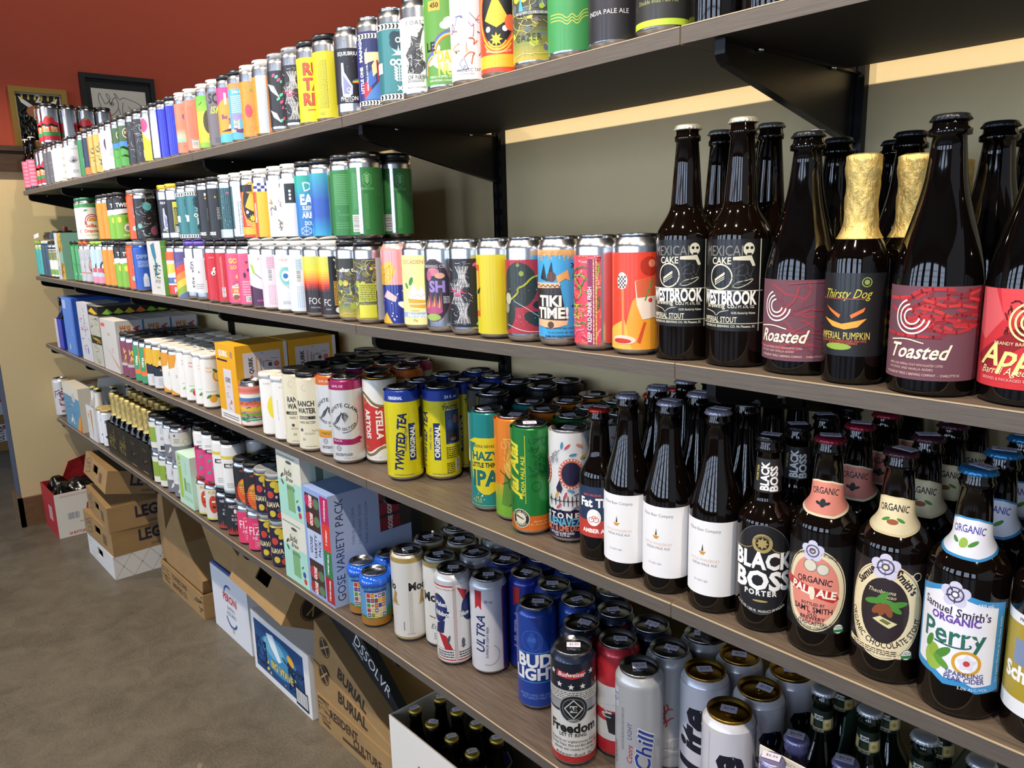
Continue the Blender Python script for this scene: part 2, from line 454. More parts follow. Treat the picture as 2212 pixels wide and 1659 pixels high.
def concrete():
    m = bpy.data.materials.new('stained_concrete'); m.use_nodes = True; nt = m.node_tree; b = nt.nodes['Principled BSDF']
    tc = nt.nodes.new('ShaderNodeTexCoord')
    def noise(sc, det, dist=0.0):
        n = nt.nodes.new('ShaderNodeTexNoise'); n.inputs['Scale'].default_value = sc; n.inputs['Detail'].default_value = det
        n.inputs['Roughness'].default_value = 0.62; n.inputs['Distortion'].default_value = dist
        nt.links.new(tc.outputs['Object'], n.inputs[0]); return n
    def ramp(n, p0, c0, p1, c1):
        r = nt.nodes.new('ShaderNodeValToRGB'); r.color_ramp.elements[0].position = p0; r.color_ramp.elements[1].position = p1
        r.color_ramp.elements[0].color = (*lin(c0), 1); r.color_ramp.elements[1].color = (*lin(c1), 1)
        nt.links.new(n.outputs[0], r.inputs[0]); return r
    def mix(a, bb, f, mode='MIX'):
        x = nt.nodes.new('ShaderNodeMix'); x.data_type = 'RGBA'; x.blend_type = mode
        nt.links.new(a, x.inputs[6]); nt.links.new(bb, x.inputs[7])
        if isinstance(f, float): x.inputs[0].default_value = f
        else: nt.links.new(f, x.inputs[0])
        return x.outputs[2]
    big = ramp(noise(2.2, 6, 0.4), 0.35, '#4c453a', 0.68, '#70685a')
    mid = ramp(noise(11, 8, 0.8), 0.32, '#3a342b', 0.7, '#7a7263')
    fin = ramp(noise(160, 4), 0.35, '#443d33', 0.65, '#787060')
    c = mix(big.outputs[0], mid.outputs[0], 0.5); c = mix(c, fin.outputs[0], 0.35)
    n2 = noise(3.1, 5, 1.6); sp = nt.nodes.new('ShaderNodeValToRGB')
    sp.color_ramp.elements[0].position = 0.69; sp.color_ramp.elements[1].position = 0.71
    sp.color_ramp.elements[0].color = (0, 0, 0, 1); sp.color_ramp.elements[1].color = (0.5, 0.5, 0.5, 1)
    nt.links.new(n2.outputs[0], sp.inputs[0])
    pale = nt.nodes.new('ShaderNodeRGB'); pale.outputs[0].default_value = (*lin('#8f8776'), 1)
    c = mix(c, pale.outputs[0], sp.outputs[0])
    nt.links.new(c, b.inputs['Base Color'])
    b.inputs['Roughness'].default_value = 0.42; b.inputs['Specular IOR Level'].default_value = 0.4
    return m
def struct(name, mb, mats, parent=None):
    o = link(name, mb.mesh(name, mats), parent); o['kind'] = 'structure'; return o

WALL_Y, BOARD_D = 0.350, 0.304
XE = -3.735                         # end wall
g = MB(); g.add([(-9, -7, 0), (5, -7, 0), (5, 9, 0), (-9, 9, 0)], [(0, 1, 2, 3)]); struct('floor', g, concrete())
g = MB(); g.box(XE, WALL_Y, 0, 1.9, WALL_Y + 0.1, 1.69); struct('wall_back', g, M_CREAM)
LEDGE0, LEDGE1 = 1.700, 1.812
YE = -0.185                         # free end of the end wall
g = MB(); g.box(XE - 0.13, YE, 0, XE, 9.0, LEDGE0); w = struct('wall_end', g, M_CREAM)
g = MB(); g.box(XE - 0.132, YE - 0.004, 0, XE - 0.004, YE, LEDGE0); struct('wall_end_corner', g, M_STEELBLUE, w)
g = MB(); g.box(XE - 0.13, YE - 1.0, LEDGE1, XE, 9.0, 4.4); struct('wall_upper', g, M_RED)
g = MB(); g.box(XE - 0.15, YE - 1.0, LEDGE0, XE + 0.028, 9.0, LEDGE1); g.box(XE - 0.15, YE - 1.0, LEDGE1 - 0.022, XE + 0.04, 9.0, LEDGE1)
struct('trim_1', g, M_WOODTRIM)
g = MB(); g.box(XE, YE - 0.02, 0, XE + 0.02, WALL_Y, 0.145); g.box(XE - 0.15, YE - 0.02, 0, XE + 0.02, YE, 0.145); struct('baseboard_end', g, M_BASEB)
g = MB(); g.box(XE + 0.02, WALL_Y - 0.015, 0, 1.9, WALL_Y, 0.145); struct('baseboard_back', g, M_BASEB)
# far wall of the room past the end wall
g = MB(); g.box(-8.3, -7, 0, -8.2, 9, 4.4); struct('wall_far', g, mat('far_wall_paint', '#9a8f7c', 0.8))
# shopfront behind the camera: wall with tall gridded windows, and the ceiling
FY = -5.6
M_DARKCEIL = mat('ceiling_paint', '#211f1d', 0.9)
g = MB(); g.box(-8.3, FY, 3.9, 5, 9.0, 4.0); struct('ceiling', g, M_DARKCEIL)
M_SKYGLASS = mat('daylit_window_glass', '#cfe2ff', 0.2, emit=5.0)
M_FRONTW = mat('shopfront_wall_paint', '#5d4c3e', 0.8)
g = MB(); wins = []
x = -7.6
while x < 4.2: wins.append((x, x + 1.35)); x += 2.1
xs = [-8.3] + [q for w2 in wins for q in w2] + [5.0]
for i in range(0, len(xs) - 1, 2): g.box(xs[i], FY - 0.12, 0, xs[i + 1], FY, 3.9)
for a, b in wins: g.box(a, FY - 0.12, 0, b, FY, 0.6); g.box(a, FY - 0.12, 3.1, b, FY, 3.9)
struct('wall_front', g, M_FRONTW)
for i, (a, b) in enumerate(wins):
    wf = MB()
    for k in range(4): xx = a + (b - a) * k / 3; wf.box(xx - 0.025, FY - 0.06, 0.6, xx + 0.025, FY - 0.01, 3.1)
    for k in range(6): zz = 0.6 + 2.5 * k / 5; wf.box(a, FY - 0.055, zz - 0.02, b, FY - 0.015, zz + 0.02)
    wo = struct('window_%d' % (i + 1), wf, M_BLACKMETAL)
    for k in range(3):
        for r in range(5):
            pm = MB(); x0 = a + (b - a) * k / 3 + 0.025; x1 = a + (b - a) * (k + 1) / 3 - 0.025; z0 = 0.62 + 0.5 * r; z1 = z0 + 0.46
            pm.box(x0, FY - 0.045, z0, x1, FY - 0.035, z1); link('pane', pm.mesh('pane', M_SKYGLASS), wo)

# ------------------------------------------------------------------ shelving
TIER = {1: 'top', 2: 'second', 3: 'third', 4: 'lowest'}
BJ = [-3.66, -3.03, -2.28, -1.515, -0.753, 0.0, 0.762]
BAY = {1: ('touching the end wall', 'under the gold and grey four-packs', 'under the blue and coral four-packs', 'under the yellow and skeletal four-packs', 'under the file of single cans', 'under the two dark bottles'),
       2: ('touching the end wall', 'under the stacked orange four-packs', 'under the white bird carton', 'under the pink and red four-packs', 'under the tiki and cocktail cans', 'under the brown bombers'),
       3: ('touching the end wall', 'under the tall patterned cartons', 'under the plum and slim white four-packs', 'under the yellow carton and seltzer cans', 'under the yellow tea and skull cans', 'under the porter and cider bottles'),
       4: ('touching the end wall', 'under the black foil-bottle baskets', 'under the mint carton', 'under the variety-pack carton', 'under the tall blue and starry cans', 'under the gold-lidded cans')}
for s in (1, 2, 3, 4):
    for i in range(len(BJ) - 1):
        xa, xb = BJ[i] + 0.0011, BJ[i + 1] - 0.0011
        za, zb = shelf_z(s, xa), shelf_z(s, xb); T = 0.0192; fr = 0.0012
        def sl(y0, y1, d0, d1):
            return [(xa, y0, za + d0), (xb, y0, zb + d0), (xb, y1, zb + d0), (xa, y1, za + d0), (xa, y0, za + d1), (xb, y0, zb + d1), (xb, y1, zb + d1), (xa, y1, za + d1)]
        root = link('shelf_board', None)
        root.location = (0, 0, 0)
        tag(root, 'dark wood-grain %s-tier shelf board %s' % (TIER[s], BAY[s][i]), 'shelf board', 'boards of the %s shelf tier' % TIER[s])
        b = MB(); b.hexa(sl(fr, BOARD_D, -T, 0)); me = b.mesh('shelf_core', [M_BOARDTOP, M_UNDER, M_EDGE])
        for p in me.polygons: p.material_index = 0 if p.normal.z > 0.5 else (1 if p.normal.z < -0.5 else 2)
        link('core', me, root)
        b = MB(); b.hexa(sl(0, fr, -T, -0.0009)); link('front_band', b.mesh('front_band', M_FASCIA), root)
        b = MB(); b.hexa(sl(-0.0004, fr + 0.0006, -0.0009, 0.0002)); link('edge_line', b.mesh('edge_line', M_EDGE), root)

def bracket_mesh():
    b = MB(); w = 0.0065; Y1 = WALL_Y - 0.013
    # side plate with a slanting lower edge, rounded nose, turned flanges
    prof = [(0.012, 0), (0.012, -0.016), (0.016, -0.022), (0.024, -0.0255), (Y1, -0.094), (Y1, 0)]
    b.prism(prof, 'x', -0.0012, 0.0012)
    b.prism([(0.012, 0), (0.012, -0.0035), (Y1, -0.0035), (Y1, 0)], 'x', -w, w)
    b.prism([(0.0105, 0), (0.0105, -0.0165), (0.0155, -0.0235), (0.024, -0.0275), (Y1, -0.0965), (Y1, -0.092), (0.025, -0.0235), (0.018, -0.0205), (0.0142, -0.015), (0.0142, 0)], 'x', -w, w)
    return b.mesh('bracket_arm', M_BLACKMETAL)
def hook_mesh():
    b = MB(); b.box(-0.003, WALL_Y - 0.022, -0.10, 0.003, WALL_Y - 0.002, -0.004); return b.mesh('bracket_hook', M_BLACKMETAL)
def screw_mesh():
    b = MB(); b.lathe([(0.0035, -0.0022), (0.0042, -0.001), (0.0042, 0)], 8); return b.mesh('bracket_screw', M_ALU)
bm_, hm_, sm_ = bracket_mesh(), hook_mesh(), screw_mesh()
BRX = [-3.615, -2.985, -2.235, -1.47, -0.708, 0.045]
for s in (1, 2, 3, 4):
    for bi, x in enumerate(BRX):
        z = shelf_z(s, x) - 0.0194
        r = link('shelf_bracket', None, None, (x, 0, z))
        tag(r, 'black metal %s-tier bracket by the board %s' % (TIER[s], BAY[s][bi]), 'bracket', 'brackets under the %s shelf tier' % TIER[s])
        link('arm', bm_, r); link('hook', hm_, r)
        for yy in (0.085, 0.265): link('screw', sm_, r, (0.005, yy, -0.0035))
def upright_meshes():
    b = MB(); w = 0.0145; z0, z1 = 0.18, 1.69
    b.box(-w, WALL_Y - 0.0135, z0, -w + 0.002, WALL_Y, z1); b.box(w - 0.002, WALL_Y - 0.0135, z0, w, WALL_Y, z1)
    b.box(-w, WALL_Y - 0.0115, z0, w, WALL_Y - 0.0100, z1); b.box(-0.0022, WALL_Y - 0.0135, z0, 0.0022, WALL_Y - 0.01, z1)
    return b.mesh('upright_channel', M_BLACKMETAL)
um = upright_meshes()
sb = MB()
for k in range(45):
    for sx in (-1, 1):
        sb.box(sx * 0.0078 - 0.003, WALL_Y - 0.0121, 0.2 + k * 0.033, sx * 0.0078 + 0.003, WALL_Y - 0.0114, 0.2 + k * 0.033 + 0.019)
slm = sb.mesh('upright_slots', mat('slot_shadow_black', '#050505', 0.9))
for bi, x in enumerate(BRX):
    r = link('wall_upright', None, None, (x, 0, 0))
    tag(r, 'black slotted wall upright behind the board ' + BAY[2][bi], 'upright', 'slotted wall uprights')
    link('channel', um, r); o = link('slots', slm, r); o['kind'] = 'stuff'

# ------------------------------------------------------------------ pictures standing on the ledge of the end wall
def flat_art(W, H, origin, ux, uz, nrm):
    ux, uz, nrm, origin = Vector(ux), Vector(uz), Vector(nrm), Vector(origin)
    def f(u, v, k): return tuple(origin + ux * (u / 1000) + uz * (v / 1000) + nrm * (k * LAYER))
    return Label(Art(f), H, None, W)
def picture(name, y0, y1, z0, z1, fw, fmat, label, draw, mount='#101012'):
    X = XE + 0.012
    r = link(name, None, None, (X, (y0 + y1) / 2, z0)); tag(r, label, 'picture')
    w, h = (y1 - y0), (z1 - z0); b = MB()
    for (a0, c0, a1, c1) in ((-w / 2, 0, w / 2, fw), (-w / 2, h - fw, w / 2, h), (-w / 2, fw, -w / 2 + fw, h - fw), (w / 2 - fw, fw, w / 2, h - fw)):
        b.box(-0.012, a0, c0, 0.012, a1, c1)
    b.box(-0.0125, -w / 2 + 0.003, 0.003, -0.006, w / 2 - 0.003, h - 0.003)
    link('frame', b.mesh('frame', fmat), r)
    L = flat_art((w - 2 * fw) * 1000, (h - 2 * fw) * 1000, (-0.004, 0, fw), (0, 1, 0), (0, 0, 1), (1, 0, 0))
    L.rect(-1, 0, 1, 1, mount); L.up(); draw(L); link('print', art_mesh('print', L.a, M_INKF), r)
    g2 = MB(); g2.box(0.002, -w / 2 + fw, fw, 0.003, w / 2 - fw, h - fw)
    link('pane', g2.mesh('picture_glass', glass_pane), r)
glass_pane = bpy.data.materials.new('picture_glass'); glass_pane.use_nodes = True
nt = glass_pane.node_tree; nt.nodes.remove(nt.nodes['Principled BSDF'])
tr = nt.nodes.new('ShaderNodeBsdfTransparent'); gl = nt.nodes.new('ShaderNodeBsdfGlossy'); gl.inputs['Roughness'].default_value = 0.02
mx = nt.nodes.new('ShaderNodeMixShader'); fr_ = nt.nodes.new('ShaderNodeFresnel'); fr_.inputs[0].default_value = 1.2
nt.links.new(fr_.outputs[0], mx.inputs[0]); nt.links.new(tr.outputs[0], mx.inputs[1]); nt.links.new(gl.outputs[0], mx.inputs[2])
nt.links.new(mx.outputs[0], nt.nodes['Material Output'].inputs[0])
def poster(L):
    L.rect(-0.94, 0.03, 0.94, 0.97, '#0f1013'); L.up()
    rn = random.Random(4)
    for k in range(26):
        x, y = rn.uniform(-0.8, 0.8), rn.uniform(0.1, 0.8); p = [(x, y)]
        for j in range(4): p.append((x + 0.1 * (j + 1) * rn.choice((-1, 1)) * 0.7, y - 0.035 * (j + 1) + rn.uniform(-0.03, 0.03)))
        L.line(bend([(max(-0.9, min(0.9, a)), max(0.06, min(0.9, b))) for a, b in p], 2), 13, rn.choice(('#c9ac3a', '#7fa3ad', '#cfc9b4')))
    L.up()
    for sx in (-1, 1): L.poly([(sx * 0.12, 0.70), (sx * 0.85, 0.93), (sx * 0.75, 0.80), (sx * 0.45, 0.70)], '#e9e8e4')
    L.text('2', 0, 0.9, 34, '#f0ece0', bold=2)
    for i in range(6): L.line([(-0.7 + 0.28 * i, 0.87), (-0.68 + 0.28 * i, 0.95)], 8, '#d9bf4c')
    L.ell(0, 0.62, 55, '#b5714d', 30); L.rect(-0.2, 0.38, 0.2, 0.56, '#a65f45')
    L.text('BU', 0, 0.61, 30, '#f0e8da'); L.text('CIT', 0, 0.5, 26, '#f0e8da')
def rhino(L):
    L.rect(-0.84, 0.0, 0.84, 0.86, '#c5c6c2'); L.up()
    S = lambda pts, w=2.6: L.line(bend([(a, b * 0.66 + 0.29) for a, b in pts], 3), w, '#2b2b2b')
    S([(-0.62, 0.28), (-0.66, 0.36), (-0.58, 0.44), (-0.66, 0.62), (-0.60, 0.80), (-0.52, 0.62), (-0.45, 0.5), (-0.40, 0.54)])
    S([(-0.40, 0.54), (-0.30, 0.60), (-0.28, 0.70), (-0.42, 0.78), (-0.34, 0.62), (-0.28, 0.5), (-0.2, 0.66), (-0.1, 0.68)])
    S([(-0.62, 0.28), (-0.5, 0.2), (-0.45, 0.28), (-0.35, 0.24), (-0.2, 0.3), (-0.05, 0.44), (-0.06, 0.6), (-0.1, 0.68)])
    S([(-0.1, 0.68), (-0.16, 0.8), (-0.06, 0.72), (0.0, 0.62), (0.1, 0.70), (0.3, 0.66), (0.55, 0.6), (0.72, 0.5), (0.84, 0.36)])
    S([(0.1, 0.58), (0.05, 0.4), (0.1, 0.2), (0.02, 0.02)]); S([(0.25, 0.5), (0.4, 0.35), (0.38, 0.1), (0.3, 0.02)]); S([(-0.06, 0.44), (0.0, 0.25), (-0.04, 0.02)])
    L.ring(-0.26, 0.64, 11, 2.4, '#2b2b2b'); L.ell(-0.26, 0.64, 5, '#2b2b2b'); L.ell(-0.56, 0.53, 4, '#2b2b2b')
p0 = on_x(15, 184, XE + 0.02); p1 = on_x(142, 195, XE + 0.02)
picture('framed_poster', p0[1], p1[1], LEDGE1 + 0.002, p0[2], 0.024, mat('gold_picture_frame', '#b9954e', 0.3, 0.85), 'gold framed black poster with swirling yellow and blue lettering on the ledge', poster, '#cfcabb')
p0 = on_x(170, 155, XE + 0.02); p1 = on_x(332, 173, XE + 0.02)
picture('framed_drawing', p0[1], p1[1], LEDGE1 + 0.002, p0[2], 0.022, mat('black_picture_frame', '#141414', 0.35), 'black framed ink line drawing of a rhinoceros on the ledge', rhino)
# ================================================================== cans
def can_prof(H, R, neck):
    return [(R * 0.70, 1.5), (R * 0.74, 0.0), (R * 0.79, 0.3), (R * 0.86, 2.8), (R * 0.96, 6.2), (R * 0.995, 9.0), (R, 11.0), (R, H - 17.5), (R * 0.99, H - 15), (R * 0.965, H - 12.6), (neck + 1.2, H - 5.2), (neck, H - 3.6), (neck + 0.3, H - 2.0)]
KIND = {'c16': (157.0, 33.0, 26.5), 'c12': (122.0, 33.0, 26.3), 'slim': (156.0, 28.8, 25.0), 'c19': (182.0, 33.0, 26.5), 'c24': (189.0, 36.5, 29.0), 'c25': (197.0, 36.5, 29.0), 'c25n': (197.0, 33.0, 27.0)}
BODY = {}
def can_body(kind, painted):
    k = (kind, painted)
    if k not in BODY:
        H, R, n = KIND[kind]; b = MB(); pr = [(r / 1000, z / 1000) for r, z in can_prof(H, R, n)]
        b.lathe(pr, NSEG, top=False)
        me = b.mesh('can_body', [M_PAINTCAN if painted else M_ALU, M_ALU])
        if painted:
            for p in me.polygons:
                if p.center.z < 0.0085: p.material_index = 1
        l = MB(); q = n / 1000; h = H / 1000
        l.lathe([(q + 0.0002, h - 0.0080), (q + 0.0014, h - 0.0022), (q + 0.0016, h - 0.0006), (q + 0.0009, h), (q - 0.0002, h - 0.0003), (q - 0.0016, h - 0.0066), (q - 0.0028, h - 0.0074), (q - 0.0036, h - 0.0060), (q - 0.0048, h - 0.0054), (0.0001, h - 0.0054)], 32)
        t = MB(); z = h - 0.0052
        pts = [(0.0085 * math.cos(a) * (1 if math.cos(a) > 0 else 1.25) + 0.001, 0.0068 * math.sin(a)) for a in [2 * math.pi * i / 16 for i in range(16)]]
        for i in range(16):
            a, c = pts[i], pts[(i + 1) % 16]; f = 0.55
            t.hexa([(a[0], a[1], z), (c[0], c[1], z), (c[0] * f, c[1] * f, z), (a[0] * f, a[1] * f, z), (a[0], a[1], z + 0.0012), (c[0], c[1], z + 0.0012), (c[0] * f, c[1] * f, z + 0.0014), (a[0] * f, a[1] * f, z + 0.0014)])
        t.lathe([(0.0026, z), (0.0026, z + 0.0018), (0.0016, z + 0.0022)], 10)
        BODY[k] = (me, l.mesh('can_lid', M_LID), l.mesh('can_lid_gold', M_LIDGOLD), t.mesh('can_tab', M_LID), t.mesh('can_tab_gold', M_LIDGOLD))
    return BODY[k]
class Design: pass
DES = {}
def des(name, kind, desc, draw, neck=None, fin='p', gold=False):
    d = Design(); d.name = name; d.kind = kind; d.desc = desc; d.draw = draw; d.neck = neck; d.fin = fin; d.gold = gold; d.me = None
    DES[name] = d
def label_mesh(d):
    if d.me is None:
        H, R, n = KIND[d.kind]; L = Label(round_art(R), H, R); d.draw(L)
        d.me = art_mesh('can_label', L.a, {'p': M_INK, 'g': M_INKG, 'm': M_INKF}[d.fin])
    return d.me
def rgba(c): return (*lin(c), 1.0)
TAGM = {}
def tag_mesh(txt):
    if txt not in TAGM:
        L = Label(Art(lambda u, v, k: (u / 1000, v / 1000, 0.0003 + k * 0.00003)), 13.5, None, 22)
        L.rect(-1, 0, 1, 1, '#d9d4e6'); L.text(txt, 0.06, 0.55, 4.6, '#33303c', bold=0, w=16)
        b = MB(); b.box(-0.011, 0, 0, 0.011, 0.0135, 0.0003); n = len(b.v)
        TAGM[txt] = mesh_from('price_sticker', b.v + L.a.v, b.f + [tuple(i + n for i in f) for f in L.a.f], M_INKF, False, None, [lin('#d9d4e6')] * len(b.f) + L.a.c)
    return TAGM[txt]
RS = random.Random(11)
def can(dn, p, rot=0.0, label=None, group=None, tab=True, lid=True, price=None, desc_extra='', parent=None, cap=None):
    """one can; p = base centre. With a parent it is a part of a pack."""
    d = DES[dn]; me, lidm, lidg, tabm, tabg = can_body(d.kind, d.neck is not None)
    face = facing(p[0], p[1]) + rot
    H, R, n = KIND[d.kind]
    if parent is None:
        r = link('beer_can', None, None, p, face)
        tag(r, label or (d.desc + desc_extra), 'can', group)
        b = link('body', me, r); par = r
    else:
        r = b = link('can', me, parent, (p[0] - parent.location[0], p[1] - parent.location[1], p[2] - parent.location[2]), face); par = b
    if d.neck: b.color = rgba(d.neck)
    link('label', label_mesh(d), par)
    if cap:
        c = link('cap', carrier_mesh(d.kind, 1, 1, 0.07, 0.07), par); c.color = rgba(CAPC[cap]); lid = False
    if lid:
        l = link('lid', lidg if d.gold else lidm, par)
        if tab and parent is None:
            t = link('tab', tabg if d.gold else tabm, l, (0, 0, 0), RS.uniform(-2.5, 2.5))
            if price:
                pt = link('price_sticker', tag_mesh(price), l, (RS.uniform(-0.004, 0.004), -0.004, H / 1000 - 0.0026), RS.uniform(-0.5, 0.5) - rot)
                pt.rotation_euler = (RS.uniform(0.0, 0.12), 0, pt.rotation_euler[2])
    return r
CARR = {}
def carrier_mesh(kind, nx, ny, dx, dy):
    k = (kind, nx, ny, round(dx, 4), round(dy, 4))
    if k not in CARR:
        H, R, n = KIND[kind]; h = H / 1000; q = n / 1000; b = MB()
        for i in range(nx):
            for j in range(ny):
                cx, cy = (i - (nx - 1) / 2) * dx, j * dy
                b.lathe([(q + 0.0028, h - 0.0085), (q + 0.0044, h - 0.0075), (q + 0.0046, h - 0.001), (q + 0.0036, h + 0.0035), (q - 0.002, h + 0.0042), (q - 0.006, h + 0.0030), (0.0001, h + 0.0026)], 24, cx, cy)
                for a in range(4):   # little side windows with the rim showing
                    th = math.pi / 2 * a + 0.0; c_, s_ = math.cos(th), math.sin(th); rr = q + 0.0047; w = 0.0062
                    ux, uy = -s_, c_
                    pts = [(cx + rr * c_ + ux * w * e, cy + rr * s_ + uy * w * e, h - 0.0040 + f) for e, f in ((-1, 0), (1, 0), (1, 0.0026), (-1, 0.0026))]
                    b.add(pts, [(0, 1, 2, 3)], 1)
        z0, z1 = h - 0.0002, h + 0.0032
        for i in range(nx):
            for j in range(ny):
                cx, cy = (i - (nx - 1) / 2) * dx, j * dy
                if i < nx - 1: b.box(cx + q * 0.9, cy - 0.013, z0, cx + dx - q * 0.9, cy + 0.013, z1)
                if j < ny - 1: b.box(cx - 0.013, cy + q * 0.9, z0, cx + 0.013, cy + dy - q * 0.9, z1)
        CARR[k] = b.mesh('can_carrier', [M_PLAST, M_ALU])
    return CARR[k]
CAPC = {'k': '#121214', 'w': '#e3dfd6', 'y': '#e8c322', 'g': '#1f6b4a', 'p': '#5a45a8', 'o': '#e2682a', 'l': '#8fc63d', 'd': '#2a2a30', 'gd': '#b39a62', 'gy': '#8d9096', 'r': '#b3202a'}
def base_z(s, x, hw): return max(shelf_z(s, x + hw * f) for f in (-1, -0.5, 0, 0.5, 1)) + 0.0003
def pack(s, cx, da, db, cap, y=0.041, dz=0.0, label=None, group=None, rots=(0, 0), back=True, name='four_pack', backs=None):
    """four cans in a moulded carrier"""
    d = DES[da]; H, R, n = KIND[d.kind]; sp = 2 * R / 1000 + 0.0012
    z = base_z(s, cx, sp) + dz
    r = link(name, None, None, (cx, y, z)); tag(r, label or d.desc, 'four pack', group)
    for i, (dn, ro) in enumerate(((da, rots[0]), (db, rots[1]))): can(dn, (cx + (i - 0.5) * sp, y, z), ro, parent=r, lid=False)
    if back:
        for i in (0, 1): can((backs or (da, db))[i], (cx + (i - 0.5) * sp, y + sp, z), 0.2, parent=r, lid=False)
    c = link('carrier', carrier_mesh(d.kind, 2, 2 if back else 1, sp, sp), r); c.color = rgba(CAPC[cap])
    return r
def relax(items):
    """items [x, halfwidth, ...]: push neighbours apart until none overlap"""
    items.sort(key=lambda q: q[0])
    for _ in range(3000):
        mv = 0
        for a, b in zip(items, items[1:]):
            d = a[1] + b[1] + 0.0016 - (b[0] - a[0])
            if d > 1e-6: a[0] -= d / 2; b[0] += d / 2; mv = 1
        if not mv: break
    return items
def row(s, y, items, dz=0.0, group=None, where=''):
    """items: (px, design[, label]) for a single can, (pxa, pxb, da, db, cap, label) for a four-pack"""
    L = []
    for it in items:
        if callable(it[-1]): L.append([put(s, it[0], y, dz)[0], it[1], it])
        elif len(it) <= 4 and isinstance(it[1], str): L.append([put(s, it[0], y, dz)[0], KIND[DES[it[1]].kind][1] / 1000, it])
        else: L.append([(put(s, it[0], y, dz)[0] + put(s, it[1], y, dz)[0]) / 2, 2 * KIND[DES[it[2]].kind][1] / 1000 + 0.0006, it])
    for x, hw, it in relax(L):
        if callable(it[-1]): it[-1](x)
        elif isinstance(it[1], str): can(it[1], (x, y, base_z(s, x, hw) + dz), label=(it[2] if len(it) > 2 else DES[it[1]].desc + where), price=(it[3] if len(it) > 3 else None))
        else: pack(s, x, it[2], it[3], it[4], y, dz, it[5])

# ================================================================== bottles
# kind: height, radius, z where the shoulder starts, z where the neck starts, neck radius low, neck radius high, ease
BOT = {'bomber': (285, 36.5, 150, 192, 19.0, 13.4, 'round'), 'farm': (262, 39.3, 108, 215, 17.0, 14.2, 'slope'), 'long12': (229, 30.6, 125, 165, 15.5, 13.0, 'round'),
       'maine': (261, 32.8, 128, 205, 16.0, 13.4, 'slope'), 'boss': (240, 33.4, 135, 165, 16.5, 13.2, 'round'), 'smith': (252, 37.0, 148, 186, 17.0, 14.2, 'round'), 'stubby': (190, 30.4, 100, 134, 15.5, 13.2, 'round'),
       'champ': (240, 33.5, 110, 165, 15.5, 14.0, 'slope'), 'green12': (229, 30.0, 118, 165, 15.0, 13.0, 'round')}
def bottle_prof(k):
    H, R, a, b, n0, n1, e = BOT[k]
    p = [(R * 0.80, 1.0), (R * 0.9, 0.0), (R * 0.975, 1.8), (R, 6.0), (R, a)]
    N = 10
    for i in range(1, N + 1):
        f = i / N; q = 0.5 - 0.5 * math.cos(math.pi * f)
        r = R + (n0 - R) * (q if e == 'round' else (0.62 * q + 0.38 * f))
        p.append((r, a + (b - a) * f))
    lip = H - 20; e2 = 2.2 if k == 'farm' else 0
    p += [(n0 + (n1 - n0) * 0.5, (b + lip) / 2), (n1, lip - 1), (n1 + 1.9 + e2, lip), (n1 + 2.2 + e2, lip + 5), (n1 + 0.6 + e2 * 0.4, lip + 7.5), (n1 + 0.5, H - 5.5), (n1 - 0.6, H - 3.4), (n1 - 3, H - 3)]
    return p
def prof_fn(p):
    q = p[1:]
    def f(v):
        for (r0, z0), (r1, z1) in zip(q, q[1:]):
            if z0 <= v <= z1 and z1 > z0: return r0 + (r1 - r0) * (v - z0) / (z1 - z0)
        return q[-1][0]
    return f
GLS = {}
BSEG = 56
def crown_mesh(r):
    b = MB(); n = 84
    def wob(z):
        return lambda a, zz: 1 + (0.085 * (0.5 + 0.5 * math.cos(21 * a)) if zz < 0.0025 else 0)
    R = r / 1000 + 0.0022
    b.lathe([(R * 0.98, 0.0), (R * 1.03, 0.0008), (R * 0.985, 0.0035), (R * 0.95, 0.0052), (R * 0.84, 0.0062), (0.0001, 0.0066)], n, wob=wob(0)); return b.mesh('crown_cap', M_CROWN)
def bottle_meshes(k):
    if k not in GLS:
        p = bottle_prof(k); b = MB(); b.lathe([(r / 1000, z / 1000) for r, z in p], BSEG)
        GLS[k] = (b.mesh('bottle_glass', M_GLASS), crown_mesh(BOT[k][5]))
    return GLS[k]
BLAB = {}
def bottle_label(key, k, fn, mt=None, zmid=None):
    if key not in BLAB:
        p = bottle_prof(k); f = prof_fn(p); R = BOT[k][1] if zmid is None else f(zmid)
        L = Label(round_art(R, None if zmid is None else f, BSEG, None if zmid is None else [z for r, z in p[3:]]), BOT[k][0], R); fn(L); BLAB[key] = art_mesh('bottle_label', L.a, mt or M_INK)
    return BLAB[key]
def bottle(k, p, label, glass='#0b0604', cap='#202024', body=None, neck=None, rot=0.0, price=None, group=None, foil=None, parent=None, mt=None):
    """body = (key, draw); neck = (key, draw, height mm the neck label sits at)"""
    gm, cm = bottle_meshes(k); H = BOT[k][0] / 1000; face = facing(p[0], p[1]) + rot
    if parent is None: r = link('beer_bottle', None, None, p, face); tag(r, label, 'bottle', group); g = link('glass', gm, r); par = r
    else: g = par = link('bottle', gm, parent, tuple(p[i] - parent.location[i] for i in range(3)), face); r = par
    g.color = rgba(glass)
    if foil is None:
        c = link('crown_cap', cm, par, (0, 0, H - 0.0072)); c.color = rgba(cap)
        if price and parent is None:
            t = link('price_sticker', tag_mesh(price), c, (0.001, -0.005, 0.0068), RS.uniform(-0.5, 0.5))
    else: link('foil', foil, par)
    if body: link('label', bottle_label(body[0], k, body[1], mt), par)
    if neck: link('neck_label', bottle_label(neck[0], k, neck[1], mt, neck[2]), par)
    return r
